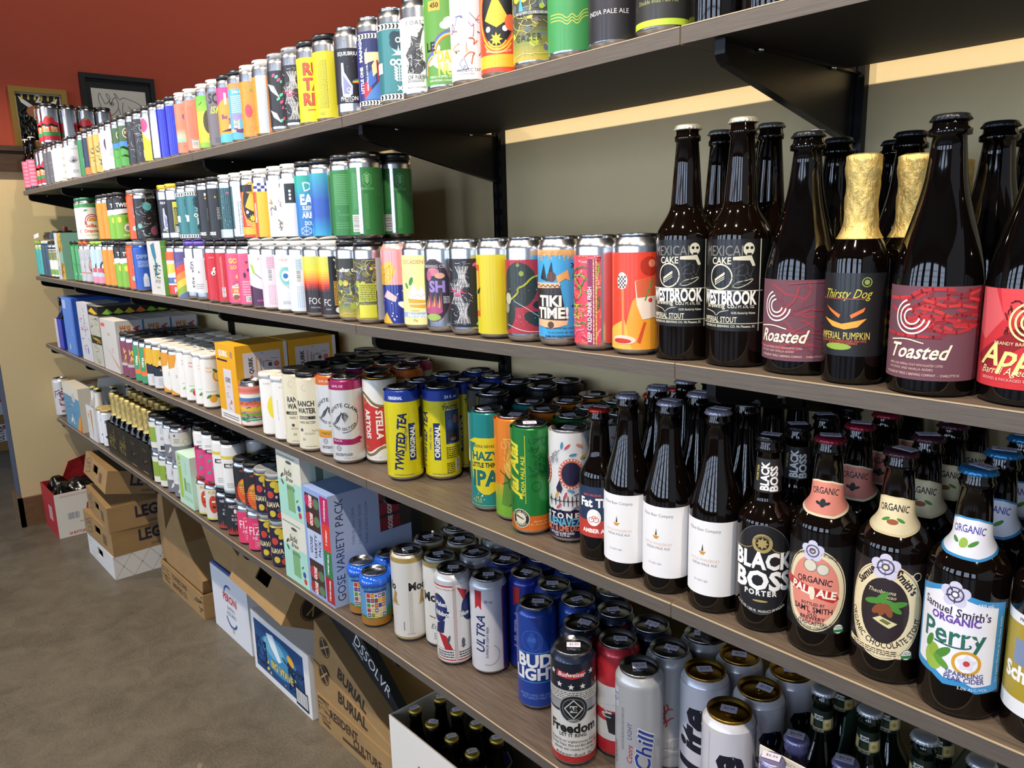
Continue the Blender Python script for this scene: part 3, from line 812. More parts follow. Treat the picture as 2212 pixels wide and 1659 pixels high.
def foil_mesh(k, z0, seed=1):
    p = prof_fn(bottle_prof(k)); H = BOT[k][0]; b = MB(); rn = random.Random(seed); pts = []
    for i in range(15):
        z = z0 + (H + 1 - z0) * i / 14; pts.append(((max(p(min(z, H - 8)), p(H - 18)) + 1.0 + (0.9 if z > H - 22 else 0)) / 1000, z / 1000))
    pts += [(0.0145, (H + 2.2) / 1000), (0.012, (H + 3) / 1000), (0.0001, (H + 3) / 1000)]
    ph = [rn.uniform(0, 6.28) for _ in range(6)]
    def wob(a, z): return 1 + 0.025 * math.sin(3 * a + ph[0] + z * 160) + 0.02 * math.sin(7 * a + ph[1] - z * 230) + 0.015 * math.sin(13 * a + ph[2] + z * 420)
    b.lathe(pts, 40, wob=wob); return b.mesh('foil_wrap', M_FOIL)

# ================================================================== cartons and boxes
def carton(name, label, x0, x1, y0, y1, z0, z1, col, front=None, right=None, top=None, cat='box', rotz=0.0, group=None, parts=None, mt=None, handle=None, lean=0.0):
    """closed printed carton; front faces the aisle (-Y), right faces +X; prints drawn in (s,t)"""
    w, d, h = x1 - x0, y1 - y0, z1 - z0
    r = link(name, None, None, ((x0 + x1) / 2, (y0 + y1) / 2, z0), rotz); tag(r, label, cat, group)
    if lean: r.rotation_euler = (0, lean, rotz)
    b = MB(); e = 0.0025; X, Y = w / 2, d / 2
    ring = lambda dx, dy, z: [(-X + dx, -Y + dy, z), (X - dx, -Y + dy, z), (X - dx, Y - dy, z), (-X + dx, Y - dy, z)]
    b.hexa(ring(e, e, 0) + ring(0, 0, e)); b.hexa(ring(0, 0, e) + ring(0, 0, h - e)); b.hexa(ring(0, 0, h - e) + ring(e, e, h))
    o = link('carton_body', b.mesh('carton_body', mt or M_BOXC), r); o.color = rgba(col)
    def pr(nm, W, origin, ux, nrm, fn):
        L = flat_art(W * 1000, h * 1000, origin, ux, (0, 0, 1), nrm); L.a.layer = 6; fn(L)
        link(nm, art_mesh(nm, L.a, M_INK), r)
    if front: pr('front_print', w, (0, -Y, 0), (1, 0, 0), (0, -1, 0), front)
    if right: pr('side_print', d, (X, 0, 0), (0, 1, 0), (1, 0, 0), right)
    if top:
        L = flat_art(w * 1000, d * 1000, (0, -Y, h), (1, 0, 0), (0, 1, 0), (0, 0, 1)); L.a.layer = 6; top(L); link('top_print', art_mesh('top_print', L.a, M_INK), r)
    if parts: parts(r, w, d, h)
    return r

class Field:
    """things standing on one shelf: round footprints that are nudged apart until none overlap; boxes stay put"""
    def __init__(s, shelf): s.sh = shelf; s.c = []; s.b = []
    def add(s, x, y, r, fn): s.c.append([x, y, r, fn])
    def block(s, x0, x1, y0, y1): s.b.append((x0, x1, y0, y1))
    def solve(s):
        C = s.c; ymax = WALL_Y - 0.0165
        for _ in range(1500):
            mv = 0
            for i in range(len(C)):
                a = C[i]
                for j in range(i + 1, len(C)):
                    b = C[j]; dx, dy = b[0] - a[0], b[1] - a[1]; m = a[2] + b[2] + 0.0014
                    if abs(dx) < m and abs(dy) < m:
                        d = math.hypot(dx, dy)
                        if d < m:
                            if d < 1e-6: dx, dy, d = 0.001, 0.0007, 0.0012
                            p = (m - d) / 2 / d; a[0] -= dx * p; a[1] -= dy * p; b[0] += dx * p; b[1] += dy * p; mv = 1
                for (x0, x1, y0, y1) in s.b:
                    cx, cy = max(x0, min(x1, a[0])), max(y0, min(y1, a[1])); dx, dy = a[0] - cx, a[1] - cy; d = math.hypot(dx, dy)
                    if d < a[2] + 0.0005 and d > 1e-6: p = (a[2] + 0.0005 - d) / d; a[0] += dx * p; a[1] += dy * p; mv = 1
                a[1] = max(a[2] + 0.003, min(ymax - a[2], a[1]))
            if not mv: break
        for x, y, r, fn in C: fn((x, y, base_z(s.sh, x, r)))
# ================================================================== designs seen on the top shelf
def d_photon(L):
    L.wrap(0.15, 0.76, '#191b26'); L.dots(26, 2, ('#3a4a9a', '#8d8fb0', '#2a3160'), 0.3, 0.8, t0=0.2, t1=0.72, m=5)
    for i, c in enumerate(('#7a55a8', '#3f8f52', '#8cc043', '#f0d832', '#ee9a2c', '#d8402c')):
        a, b = 0.365 + 0.0 * i, 0.0
        L.poly([(-0.05, 0.40 - 0.005 * i), (1.0, 0.535 - 0.028 * i), (1.0, 0.507 - 0.028 * i), (-0.05, 0.395 - 0.005 * i)], c)
    L.poly([(-0.62, 0.60), (-0.50, 0.60), (-0.48, 0.50), (-0.05, 0.34), (-0.08, 0.25), (-0.35, 0.21), (-0.62, 0.23), (-0.66, 0.36)], '#c9cbe4')
    L.poly([(-0.55, 0.47), (-0.15, 0.33), (-0.3, 0.25), (-0.56, 0.26)], '#8c90bd'); L.ring(-0.28, 0.30, 4, 1.2, '#eef0fa')
    L.text('EQUILIBRIUM', -0.22, 0.70, 6.5, '#f2f2f5', w=44); L.text('PHOTON', -0.3, 0.205, 7, '#f2f2f5', w=34)
    L.text('PALE ALE', -0.3, 0.172, 2.6, '#d8d8de')
des('photon', 'c16', 'silver can with navy label showing a flask and a rainbow beam', d_photon)
def d_mango(L):
    L.wrap(0.06, 0.84, '#232a63'); L.rect(-1.4, 0.12, -0.75, 0.76, '#2a2f7a')
    for k in range(9): L.poly([(-0.7 + 0.25 * k, 0.12 + (k % 3) * 0.12), (-0.3 + 0.25 * k, 0.18 + (k % 4) * 0.13), (-0.35 + 0.25 * k, 0.34 + (k % 3) * 0.13), (-0.75 + 0.25 * k, 0.28 + (k % 4) * 0.1)], ('#c22a3c', '#3a62b5', '#e8cf98', '#a3243a', '#2d2f75')[k % 5])
    L.poly([(-0.6, 0.5), (0.3, 0.55), (0.3, 0.62), (-0.6, 0.62)], '#efd9a2'); L.poly([(-0.7, 0.12), (0.4, 0.12), (0.9, 0.3), (0.2, 0.33)], '#4a7cc2')
    L.text('MANGO', -0.80, 0.66, 8, '#f4f4f0', rot=90, bold=2); L.text('LITTLE ONE', -0.80, 0.33, 8, '#f4f4f0', rot=90, bold=2, w=44)
    L.text('INDIA PALE ALE 5.9% ALC. BY VOL.', -0.50, 0.44, 3.2, '#f4f4f0', rot=90, w=90)
    for t in (0.085, 0.79): L.wrap(t - 0.025, t + 0.025, '#f1efe9'); L.strokes(0, 1, ('#111',), 1, 1)
    for t in (0.085, 0.79):
        for k in range(12): x = -0.96 + 0.17 * k; L.poly([(x, t + 0.022), (x + 0.08, t + 0.022), (x + 0.12, t), (x + 0.08, t - 0.022), (x, t - 0.022), (x + 0.04, t)], '#15151a')
des('mango', 'c16', 'can with red and blue abstract shapes between two chevron bands', d_mango)
def d_folk(L):
    L.wrap(0.05, 0.84, '#2f6f78'); L.rect(-0.75, 0.13, 0.75, 0.77, '#3d8088')
    for t in (0.085, 0.80):
        L.wrap(t - 0.03, t + 0.03, '#f1efe9')
        for k in range(11): x = -0.97 + 0.19 * k; L.poly([(x, t + 0.024), (x + 0.09, t + 0.024), (x + 0.14, t), (x + 0.09, t - 0.024), (x, t - 0.024), (x + 0.05, t)], '#15151a')
    for dx, dy in ((-0.16, 0.03), (0.16, 0.03), (-0.16, -0.03), (0.16, -0.03)): L.ell(0.05 + dx, 0.66 + dy, 9.5, '#1f3f4e')
    L.ring(0.05, 0.66, 4.6, 2, '#d7e6e2'); L.star(0.05, 0.52, 15, '#bcd9d8', 7, 0.3); L.rect(-0.5, 0.44, 0.6, 0.505, '#3d8088')
    L.line([(0.05, 0.24), (0.05, 0.43)], 1.6, '#e3ecea')
    for k in range(5):
        for sx in (-1, 1): L.ell(0.05 + sx * 0.16, 0.26 + 0.03 * k, 4.2, '#e3ecea', 1.7, rot=sx * 0.7)
    for q in (-0.25, 0.05, 0.35): L.ell(q, 0.435, 5.4, '#dbe9e6'); L.ell(q, 0.435, 2.4, '#2f6f78')
    L.rect(-1.3, 0.33, -0.78, 0.44, '#cfe3e1'); L.rect(0.78, 0.33, 1.3, 0.44, '#cfe3e1'); L.star(0.05, 0.17, 7, '#e3ecea', 4, 0.3, 45)
des('folk', 'c16', 'teal can with folk-art flowers between chevron bands', d_folk)
def d_folk2(L): d_folk(L); L.ell(0.05, 0.24, 9, '#1f3f4e'); L.ring(0.05, 0.24, 4, 1.6, '#d7e6e2')
des('folk2', 'c16', 'teal can with folk-art flowers turned to its other side', d_folk2)
def d_oast(L):
    L.wrap(0.075, 0.80, '#e9e9ec'); L.text("'S OAST", -0.25, 0.745, 6.5, '#1c1c20', bold=0, sp=0.12, al='c', w=42)
    L.poly([(-0.45, 0.62), (-0.15, 0.6), (0.05, 0.68), (0.2, 0.71), (0.1, 0.64), (-0.05, 0.5), (0.0, 0.42), (0.3, 0.32), (-0.1, 0.24), (-0.7, 0.26), (-0.6, 0.36), (-0.75, 0.44), (-0.5, 0.52)], '#4b4b50')
    L.strokes(60, 4, ('#e9e9ec', '#232326'), 9, 0.7, -0.7, 0.26, 0.1, 0.6); L.star(0.15, 0.72, 3, '#333'); L.dots(6, 3, ('#333',), 0.5, 0.9, -0.3, 0.62, 0.6, 0.72)
    L.text('OF NEBULA', -0.05, 0.215, 6.5, '#1c1c20', bold=0, w=46); L.fine(-0.7, 0.165, 0.1, 0.19, 2, '#77777c'); L.text('PRODUCT OF CHARLESTON, SC', -0.05, 0.115, 3, '#1c1c20', bold=0, w=50)
des('oast', 'c16', 'white label can with a dark engraving of a cloaked figure', d_oast)
def d_damn(L):
    L.wrap(0.075, 0.93, '#5b9440'); L.rect(-0.75, 0.77, -0.2, 0.86, '#e0a53c'); L.text('450', -0.48, 0.82, 7, '#3a2a12', bold=2)
    for q, t, r in ((0.25, 0.66, 11), (0.6, 0.63, 9), (0.0, 0.63, 8), (-0.5, 0.42, 9), (0.55, 0.46, 8), (-0.75, 0.3, 9)): L.ell(q, t, r, '#eef1f2', r * 0.72)
    for k, c in enumerate(('#6c4fa0', '#3f7cc0', '#f2d23c', '#e2703a')):
        L.ring(0.35, 0.36, 36 - 2.2 * k, 2.2, c, 20, 70, 190); L.ring(-0.5, 0.22, 26 - 2.2 * k, 2.2, c, 16, 100, 200)
    L.text('LE', -0.72, 0.44, 13, '#2b2015', bold=2); L.ell(0.3, 0.30, 34, '#f6d9c4', 16); L.text('DAMN', 0.25, 0.34, 17, '#e7b63a', bold=2, w=46); L.text('NUTS', 0.25, 0.22, 16, '#b9d65a', bold=2, w=44)
    L.text('TRIPLE HOPPED DOUBLE IPA', 0, 0.15, 3.4, '#eef3ea', bold=0, w=60); L.text('WITH MOSAIC, COLUMBUS & CITRA', 0, 0.115, 3.2, '#eef3ea', bold=0, w=62)
des('damn', 'c16', 'green can with cartoon clouds, rainbows and bubble lettering', d_damn)
def ribbons(L, seed, cols=('#8f9bc4', '#e0a27a', '#c9a5c8', '#e7c9a4', '#9db3c9')):
    rn = random.Random(seed)
    for k in range(13):
        x, y = rn.uniform(-0.85, 0.6), rn.uniform(0.16, 0.72); p = [(x, y)]
        for j in range(4): x += rn.uniform(-0.3, 0.35); y += rn.uniform(-0.09, 0.09); p.append((max(-0.95, min(0.95, x)), max(0.14, min(0.76, y))))
        L.line(bend(p, 3), rn.uniform(1.3, 3.0), rn.choice(cols))
def d_mag(L): L.wrap(0.055, 0.95, '#e8e6ea'); ribbons(L, 7); L.text('MAGNETIC TAPE', -0.2, 0.14, 5, '#2b2b30', bold=0, w=42); L.text('INDIA PALE ALE', -0.35, 0.105, 2.6, '#55555a', bold=0)
des('mag', 'c16', 'white can with thin pastel ribbons and small grey lettering', d_mag)
def d_mech(L, top=0.95):
    L.wrap(0.05, top, '#e24a2b'); L.rect(-1.3, 0.09, 0.62, 0.13, '#f0b52e'); L.rect(-1.3, 0.13, 0.5, 0.2, '#f0b52e')
    L.ell(-0.25, 0.55, 31, '#f0b52e', 50); L.ell(-0.25, 0.55, 28.5, '#e24a2b', 47); L.ell(-0.25, 0.55, 26, '#17171a', 44)
    L.poly([(-0.75, 0.5), (-0.3, 0.72), (0.3, 0.5), (-0.25, 0.43)], '#e8ba3c'); L.ell(-0.3, 0.72, 11, '#c99a2e', 5); L.star(-0.3, 0.8, 8, '#f4e3b0', 9, 0.5); L.ell(-0.3, 0.80, 3, '#2a4a8a')
    L.ell(-0.62, 0.42, 4, '#eee'); L.ell(0.12, 0.42, 4, '#eee'); L.star(-0.28, 0.33, 10, '#f4c83a', 8, 0.5); L.ell(0.35, 0.47, 8, '#e4653a', 11)
    for k in range(3): L.ring(-0.25, 0.36, 24 - 4 * k, 2.2, '#e8ba3c', 16, 205, 335)
    L.text('FREESTYLE AMERICAN PALE ALE', -0.22, 0.22, 2.8, '#f6e7c4', bold=0, w=40, arc=-70)
    for k, c in enumerate('MECHANIC'): L.text(c, 0.79, 0.81 - 0.068 * k, 7.5, '#f6efe2', bold=2, xs=1.1)
des('mech', 'c16', 'orange and yellow can with white letters running down its side', d_mech)
def lightning(L, t0=0.07, t1=0.95, base='#4c4a3a'):
    L.wrap(t0, t1, base); L.grad(t0, t0 + 0.3, ('#b9a43a', '#7d8a4a', base), -1.2, 1.2)
    L.dots(40, 5, ('#a7b53c', '#5c6b74', '#6d5a86', '#d6c94e', '#3e5160', '#7a7440'), 2, 7, t0=t0 + 0.05, t1=t1 - 0.05, m=9)
    L.strokes(46, 8, ('#e9e27a', '#c9cf6a', '#b4a25c', '#dfe6b0'), 26, 0.7, t0=t0 + 0.02, t1=t1 - 0.02)
def d_gazer(L):
    lightning(L); L.poly([(-0.7, 0.47), (-0.5, 0.47), (-0.62, 0.6)], '#4aa3e0'); L.rect(-0.85, 0.44, 0.6, 0.475, '#4c4f45'); L.text('PALE ALE WITH COLUMBUS AND AMARILLO', -0.1, 0.458, 3.4, '#eef', bold=0, w=56); L.text('GAZER', -0.35, 0.26, 9, '#3b3a26', bold=0, sp=0.1, w=40)
des('gazer', 'c16', 'can covered in yellow-green lightning pattern', d_gazer)
def d_vib(L):
    L.wrap(0.07, 0.99, '#3f8f52')
    for c0 in (0.36, 0.86):
        for k in range(3): L.line(bend([(-0.85, c0 - 0.025 * k), (-0.45, c0 - 0.025 * k), (-0.2, c0 - 0.05 - 0.025 * k), (0.0, c0 - 0.0 - 0.025 * k), (0.2, c0 - 0.05 - 0.025 * k), (0.45, c0 + 0.03 - 0.025 * k), (0.85, c0 + 0.03 - 0.025 * k)], 2), 1.0, '#d8d85a')
    L.text('VIBRATIONS', -0.02, 0.62, 8, '#7fd08a', bold=0, w=66); L.text('NELSON', 0.45, 0.545, 5, '#7fd08a', bold=0)
des('vib', 'c16', 'plain green can with thin yellow wave lines', d_vib)
def d_fog(L):
    L.wrap(0.06, 0.99, '#26242b'); L.grad(0.5, 0.99, ('#6b2030', '#c8202c', '#e0262c', '#c01a22'), n=12)
    rn = random.Random(5)
    for k in range(24): x = -1 + 0.085 * k; h = rn.uniform(0.06, 0.16); L.poly([(x - 0.04, 0.47), (x + 0.04, 0.47), (x, 0.5 + h)], '#2b2027')
    L.text('MOSAIC', -0.6, 0.84, 9, '#1a1418', bold=2, w=34); L.text('FOG', -0.58, 0.47, 19, '#ece9ea', bold=0, w=36); L.text('INTO THE', -0.35, 0.66, 4, '#5a2a30', bold=0); L.text('INDIA PALE ALE', -0.28, 0.27, 5.5, '#d8d6d9', bold=0, w=56)
des('fog', 'c16', 'black and red can with misty treetops', d_fog)
def d_tox(L):
    L.wrap(0.06, 0.99, '#2c2d2c'); L.wrap(0.065, 0.11, '#b9d23a'); L.text('TOX BREWING CO.', -0.25, 0.47, 8.5, '#d4dd5a', bold=0, w=66); L.rect(-0.8, 0.405, 0.25, 0.415, '#d4dd5a')
    L.text('Double Apparition', -0.25, 0.34, 6.5, '#cfd36a', bold=0, w=58); L.text('Double India Pale Ale', -0.25, 0.24, 5, '#9aa05a', bold=0, w=52); L.strokes(22, 4, ('#63b0c4', '#4d8f86', '#b9d23a'), 12, 1.2, -0.8, 0.56, 0.2, 0.9); L.line([(0.5, 0.8), (0.75, 0.6), (1, 0.62)], 1.5, '#b9d23a'); L.text('8.5%', 0.75, 0.47, 4, '#cfd36a', bold=0)
des('tox', 'c16', 'charcoal can with lime lettering and a lime band at its foot', d_tox)
def skeleton(L, t0=0.09, t1=0.80):
    L.wrap(t0, t1, '#222224')
    for (sx, cy) in ((-0.35, 0.62), (-0.35, 0.24), (-0.6, 0.44)):
        for k in range(8): L.line(bend([(sx - 0.3 + 0.09 * k, cy + 0.1), (sx - 0.1 + 0.03 * k, cy), (sx - 0.28 + 0.09 * k, cy - 0.11)], 1), 1.5, ('#d9d9dc', '#9b9ba0')[k % 2])
    L.strokes(50, 6, ('#cfcfd4', '#8b8b90'), 8, 0.8, -0.9, t0 + 0.03, 0.15, t1 - 0.03)
    L.strokes(7, 3, ('#e0457a',), 14, 1.2, -0.9, 0.42, -0.1, 0.5)
    for q, t, c in ((0.3, 0.74, '#e84a8a'), (0.45, 0.72, '#5fd1a0'), (0.62, 0.7, '#e84a8a'), (0.45, 0.46, '#5fd1a0'), (0.65, 0.5, '#5fd1a0'), (0.8, 0.46, '#e84a8a'), (0.6, 0.41, '#5fd1a0'), (0.55, 0.14, '#e84a8a'), (0.72, 0.15, '#5fd1a0'), (0.4, 0.13, '#5fd1a0')): L.ell(q, t, 4.2, c, 2.6, rot=0.6)
des('skel', 'c16', 'black can with white skeletal hands and pink and mint petals', skeleton)
def skeleton2(L):
    L.wrap(0.09, 0.80, '#222224'); L.rect(0.6, 0.1, 0.8, 0.8, '#e7d9d4')
    for q, t, c in ((-0.6, 0.74, '#e84a8a'), (-0.42, 0.72, '#5fd1a0'), (-0.3, 0.68, '#e84a8a'), (-0.1, 0.66, '#5fd1a0'), (-0.4, 0.44, '#5fd1a0'), (0.0, 0.45, '#5fd1a0'), (-0.2, 0.4, '#e84a8a'), (0.0, 0.53, '#e84a8a'), (-0.2, 0.49, '#5fd1a0'), (-0.1, 0.33, '#e84a8a'), (-0.3, 0.16, '#5fd1a0'), (-0.1, 0.19, '#e84a8a'), (0.1, 0.22, '#5fd1a0')): L.ell(q, t, 4.6, c, 2.8, rot=0.6)
    for k in range(8): L.line([(-0.95 + 0.02 * k, 0.64 - 0.012 * k), (-0.6 + 0.04 * k, 0.6 - 0.02 * k)], 1.4, '#d9d9dc'); L.line([(-0.9 + 0.02 * k, 0.3 - 0.012 * k), (-0.55 + 0.03 * k, 0.25 - 0.015 * k)], 1.4, '#d9d9dc')
des('skel2', 'c16', 'black can with a column of pink and mint petals and a pale seam', skeleton2)
def d_fruta(L):
    L.wrap(0.05, 0.82, '#d9cf1f')
    for k, w in enumerate(('RU', 'TA', 'RIA')): L.text(w, -0.1 + 0.0 * k, 0.68 - 0.18 * k, 22, '#2a211a', bold=2, w=56); L.text(w, -0.06, 0.685 - 0.18 * k, 22, '#e24f2b', bold=2, w=56)
    L.rect(-0.5, 0.185, 0.95, 0.20, '#e24f2b')
des('fruta', 'c16', 'yellow can with big red lettering', d_fruta)
def d_frutab(L): L.wrap(0.05, 0.82, '#cfc620'); L.fine(-0.75, 0.16, -0.2, 0.72, 7, '#8f8a20', vert=True); L.text('NC', -0.6, 0.1, 6, '#55511c', bold=0)
des('frutab', 'c16', 'yellow can turned to its small print', d_frutab)
def brain(L, c='#ef8a2e', lc='#f5ab5c', seed=4): L.wrap(0.05, 0.8, c); L.strokes(60, seed, (lc,), 18, 0.9, t0=0.08, t1=0.76)
def d_brain(L): brain(L); L.ell(-0.25, 0.68, 5, '#7d8f3a', 3.5); L.ell(-0.55, 0.4, 9, '#c24158', 14); L.text('GHOST', 0.2, 0.1, 6, '#f7d9a8', bold=0)
def d_brain2(L): brain(L, seed=9); L.rect(-0.75, 0.05, -0.1, 0.81, '#bfc5cc'); L.fine(0.0, 0.14, 0.25, 0.74, 3, '#a85c18', vert=True); L.bars(0.4, 0.13, 17, 20, True)
des('brain', 'c16', 'orange can with a swirling line pattern and a small fruit', d_brain); des('brain2', 'c16', 'orange can with a bare silver strip', d_brain2)
def d_cruise(L):
    L.wrap(0.05, 0.84, '#5aa7c6'); L.wrap(0.76, 0.84, '#e98a4a'); L.text('Solo Cruise', -0.15, 0.72, 6.5, '#eef6f8', w=50); L.fine(-0.85, 0.42, 0.8, 0.67, 9, '#bfe0ea'); L.rect(-0.85, 0.34, 0.9, 0.4, '#9b7fc0'); L.bars(-0.6, 0.26, 15, 22, True); L.wrap(0.155, 0.20, '#e9b48a'); L.strokes(6, 3, ('#5a2a6a',), 16, 4, t0=0.155, t1=0.2); L.text('90', 0.2, 0.11, 9, '#e7d7a0', bold=0)
des('cruise', 'c16', 'light blue can with small white text and a purple stripe', d_cruise)
def d_thirteen(L):
    L.wrap(0.05, 0.84, '#ee9a3a'); L.wrap(0.05, 0.17, '#57b7d0'); L.poly([(-1, 0.84), (1, 0.84), (0.4, 0.6), (-0.4, 0.7), (-1, 0.55)], '#e2408a'); L.text('13', -0.2, 0.68, 24, '#f7f2ea', bold=2)
    L.poly([(0.2, 0.46), (0.9, 0.44), (0.6, 0.52)], '#3fa7b8'); L.text('Bo', -0.6, 0.42, 10, '#6a2a72', bold=2); L.text('Sher', 0.1, 0.36, 11, '#8a2a86', bold=2); L.ell(0.0, 0.26, 13, '#eee3d0', 8); L.poly([(-0.9, 0.2), (0.9, 0.22), (0.3, 0.28), (-0.4, 0.24)], '#4a2030')
des('thirteen', 'c16', 'orange and pink can with a large white 13', d_thirteen)
def d_squish(L): L.wrap(0.05, 0.84, '#6f6a72'); L.rect(-0.95, 0.66, 0.9, 0.84, '#77727a'); L.text('SQUI', -0.1, 0.74, 22, '#2b282e', bold=2, w=58); L.text('ISHED', -0.05, 0.57, 16, '#b6e04a', bold=1, shear=0.3, w=56); L.text('LIME', 0.3, 0.24, 4, '#d7d34a'); L.fine(-0.6, 0.08, 0.8, 0.16, 3, '#4c4850'); L.star(0.9, 0.44, 8, '#a7d63e', 5, 0.4)
des('squish', 'c16', 'grey can with black and lime brush lettering', d_squish)
def d_lime(L): L.wrap(0.05, 0.84, '#7fc23a'); L.grad(0.05, 0.84, ('#5faf3c', '#e6d43a', '#f0e048', '#8fcb3f', '#63b53a')); L.ell(-0.1, 0.44, 18, '#4e4420', 30); L.ell(0.55, 0.3, 13, '#caa33a', 14); L.ell(0.6, 0.3, 9, '#5a4b22', 10); L.text('KANZER', 0.1, 0.17, 5, '#5d6a1c', bold=0); L.line([(-0.8, 0.7), (-0.6, 0.74)], 2, '#222')
des('lime', 'c16', 'green and yellow can with dark blurred ovals', d_lime)
def d_coral(L): L.wrap(0.05, 0.84, '#ee8062'); L.grad(0.22, 0.44, ('#7dc8b4', '#c9b89a', '#ee8062'), -1.1, 1.1); L.ell(-0.3, 0.63, 6, '#7a4a86', 7); L.star(0.0, 0.36, 13, '#4a4048', 9, 0.5); L.rect(-0.1, 0.22, 0.15, 0.42, '#4a4048'); L.ring(0.55, 0.36, 5, 1.3, '#33393c'); L.text('CRAZY BREW', 0, 0.76, 4.5, '#c85e44', bold=0, w=46); L.text('ROULETTE', -0.05, 0.15, 5, '#b04a34', bold=0)
des('coral', 'c16', 'coral can with a dark thistle fading into mint', d_coral)
def d_coral2(L): L.wrap(0.05, 0.84, '#ee7f64', gap=(-0.05, 0.72)); L.fine(-0.75, 0.24, -0.3, 0.74, 5, '#c65a48', vert=True); L.bars(-0.35, 0.15, 17, 22, True)
des('coral2', 'c16', 'coral can with a wide bare silver strip', d_coral2)
def d_blue(L): L.wrap(0.05, 0.86, '#1d24b8'); L.rect(-0.2, 0.22, 0.15, 0.42, '#dfe3ee'); L.rect(-0.1, 0.26, 0.05, 0.38, '#1d24b8'); L.text('TIDE', -0.15, 0.62, 8, '#1f6fc0', rot=80); L.rect(0.35, 0.06, 0.42, 0.85, '#8fa0ea')
des('blue', 'c16', 'shiny deep blue can', d_blue, fin='g')
def d_silverteal(L): L.wrap(0.05, 0.3, '#cfd3d8', gap=(-0.99, 0.99)); L.text('TEAL', 0.1, 0.56, 12, '#2aa198', rot=85, bold=0, w=60); L.rect(-0.3, 0.24, -0.05, 0.62, '#9fd4cc'); L.rect(0.85, 0.1, 1.2, 0.5, '#e3d93a'); L.ell(0.9, 0.62, 9, '#e2506a')
des('silverteal', 'c16', 'silver can with upright teal lettering', d_silverteal)
def d_yelwedge(L): L.wrap(0.05, 0.82, '#e6e7ea'); L.poly([(-1, 0.6), (1, 0.05), (-1, 0.05)], '#e8e02a'); L.ell(-0.85, 0.68, 16, '#e2407a', 20)
des('yelwedge', 'c16', 'white can with a yellow wedge and a pink blot', d_yelwedge)
def d_blackfl(L): L.wrap(0.05, 0.84, '#2a2b2e'); L.strokes(40, 5, ('#c9c9cc', '#8f8f94'), 14, 0.8, t0=0.1, t1=0.8); L.ell(-0.3, 0.68, 6, '#9b968a', 8); L.ell(-0.3, 0.68, 4, '#2a2b2e', 6); L.bars(0.0, 0.2, 18, 22, True); L.rect(0.3, 0.05, 1.2, 0.2, '#e2a59a')
def d_blackfl2(L): L.wrap(0.05, 0.84, '#2a2b2e'); L.strokes(40, 15, ('#c9c9cc', '#8f8f94', '#d8d8da'), 14, 0.9, t0=0.1, t1=0.8); L.ell(0.0, 0.62, 4, '#d8d8da'); L.ell(-0.2, 0.58, 4, '#d8d8da')
des('blackfl', 'c16', 'black can with white line-drawn flowers and a barcode', d_blackfl); des('blackfl2', 'c16', 'black can with white line-drawn leaves', d_blackfl2)
def d_beermile(L): L.wrap(0.05, 0.82, '#4f9a3f'); L.wrap(0.38, 0.52, '#3f7fd0'); L.wave(-1, 1, 0.38, 0.03, 1.5, 8, '#5aa846'); L.wrap(0.52, 0.82, '#3c5a34'); L.ell(-0.05, 0.68, 19, '#d9c8a0', 17); L.ell(-0.05, 0.68, 16, '#2a2320', 14); L.text('BEER', -0.05, 0.69, 9, '#e8c87a', w=26); L.poly([(0.0, 0.2), (0.15, 0.2), (0.3, 0.45), (0.22, 0.46)], '#6a3a2a'); L.wave(-1, 1, 0.22, 0.03, 1.2, 7, '#6fb850')
des('beermile', 'c16', 'green and blue landscape can with a round dark badge', d_beermile)
def d_whitepurp(L): L.wrap(0.05, 0.82, '#d5d5dc'); L.ell(-0.3, 0.55, 12, '#5a3048', 24, rot=0.25); L.ell(-0.2, 0.42, 9, '#8a3a58', 12); L.text('JUICE IPA', -0.1, 0.76, 5, '#44444c', bold=0, w=44); L.text('LOCKET', -0.1, 0.27, 6, '#55555c', bold=0); L.fine(-0.5, 0.12, 0.6, 0.2, 4, '#888890')
def d_whitepurp2(L): L.wrap(0.05, 0.82, '#d9d9df'); L.text('RIPA', 0.2, 0.76, 5, '#44444c', bold=0); L.ring(-0.3, 0.6, 6, 2, '#66606c', 12, 180, 360); L.fine(-0.7, 0.3, 0.5, 0.46, 6, '#8a8a92'); L.bars(0.0, 0.17, 22, 18)
des('whitepurp', 'c16', 'pale grey can with a dark purple beet drawing', d_whitepurp); des('whitepurp2', 'c16', 'pale grey can with small print and a barcode', d_whitepurp2)
def d_gold(L): L.wrap(0.05, 0.84, '#c7a13e', gap=(0.35, 0.7)); L.strokes(30, 3, ('#3a3226', '#6a5a30', '#efe3b8'), 12, 1.8, -0.9, 0.2, 0.4, 0.7); L.text('ATOI', -0.2, 0.3, 12, '#3a3226', rot=70, bold=2); L.poly([(-0.6, 0.05), (0.5, 0.05), (0.2, 0.12), (-0.3, 0.11)], '#e0b84c')
des('gold', 'c16', 'gold can with scratchy dark lettering', d_gold, fin='g')
def d_navyg(L): L.wrap(0.05, 0.84, '#232a4a'); L.ell(0.2, 0.55, 9, '#c9b23a', 16, rot=0.3); L.ell(0.2, 0.55, 6, '#232a4a', 12, rot=0.3); L.rect(-1.2, 0.05, 0.1, 0.2, '#e2722a'); L.text('EG', 0.3, 0.24, 12, '#c9485a', bold=2); L.text('EA', 0.3, 0.1, 9, '#e0c23a', bold=2); L.ell(0.0, 0.76, 4, '#d9c04a')
def d_greenb(L): L.wrap(0.05, 0.84, '#2f7d48'); L.ring(0.0, 0.66, 10, 3, '#e6e2cf'); L.text('GREEN', 0.1, 0.38, 6, '#bfe0b8', rot=80, bold=0); L.rect(-0.5, 0.05, 1.2, 0.2, '#e2722a'); L.fine(-0.6, 0.24, 0.4, 0.44, 7, '#86c48a')
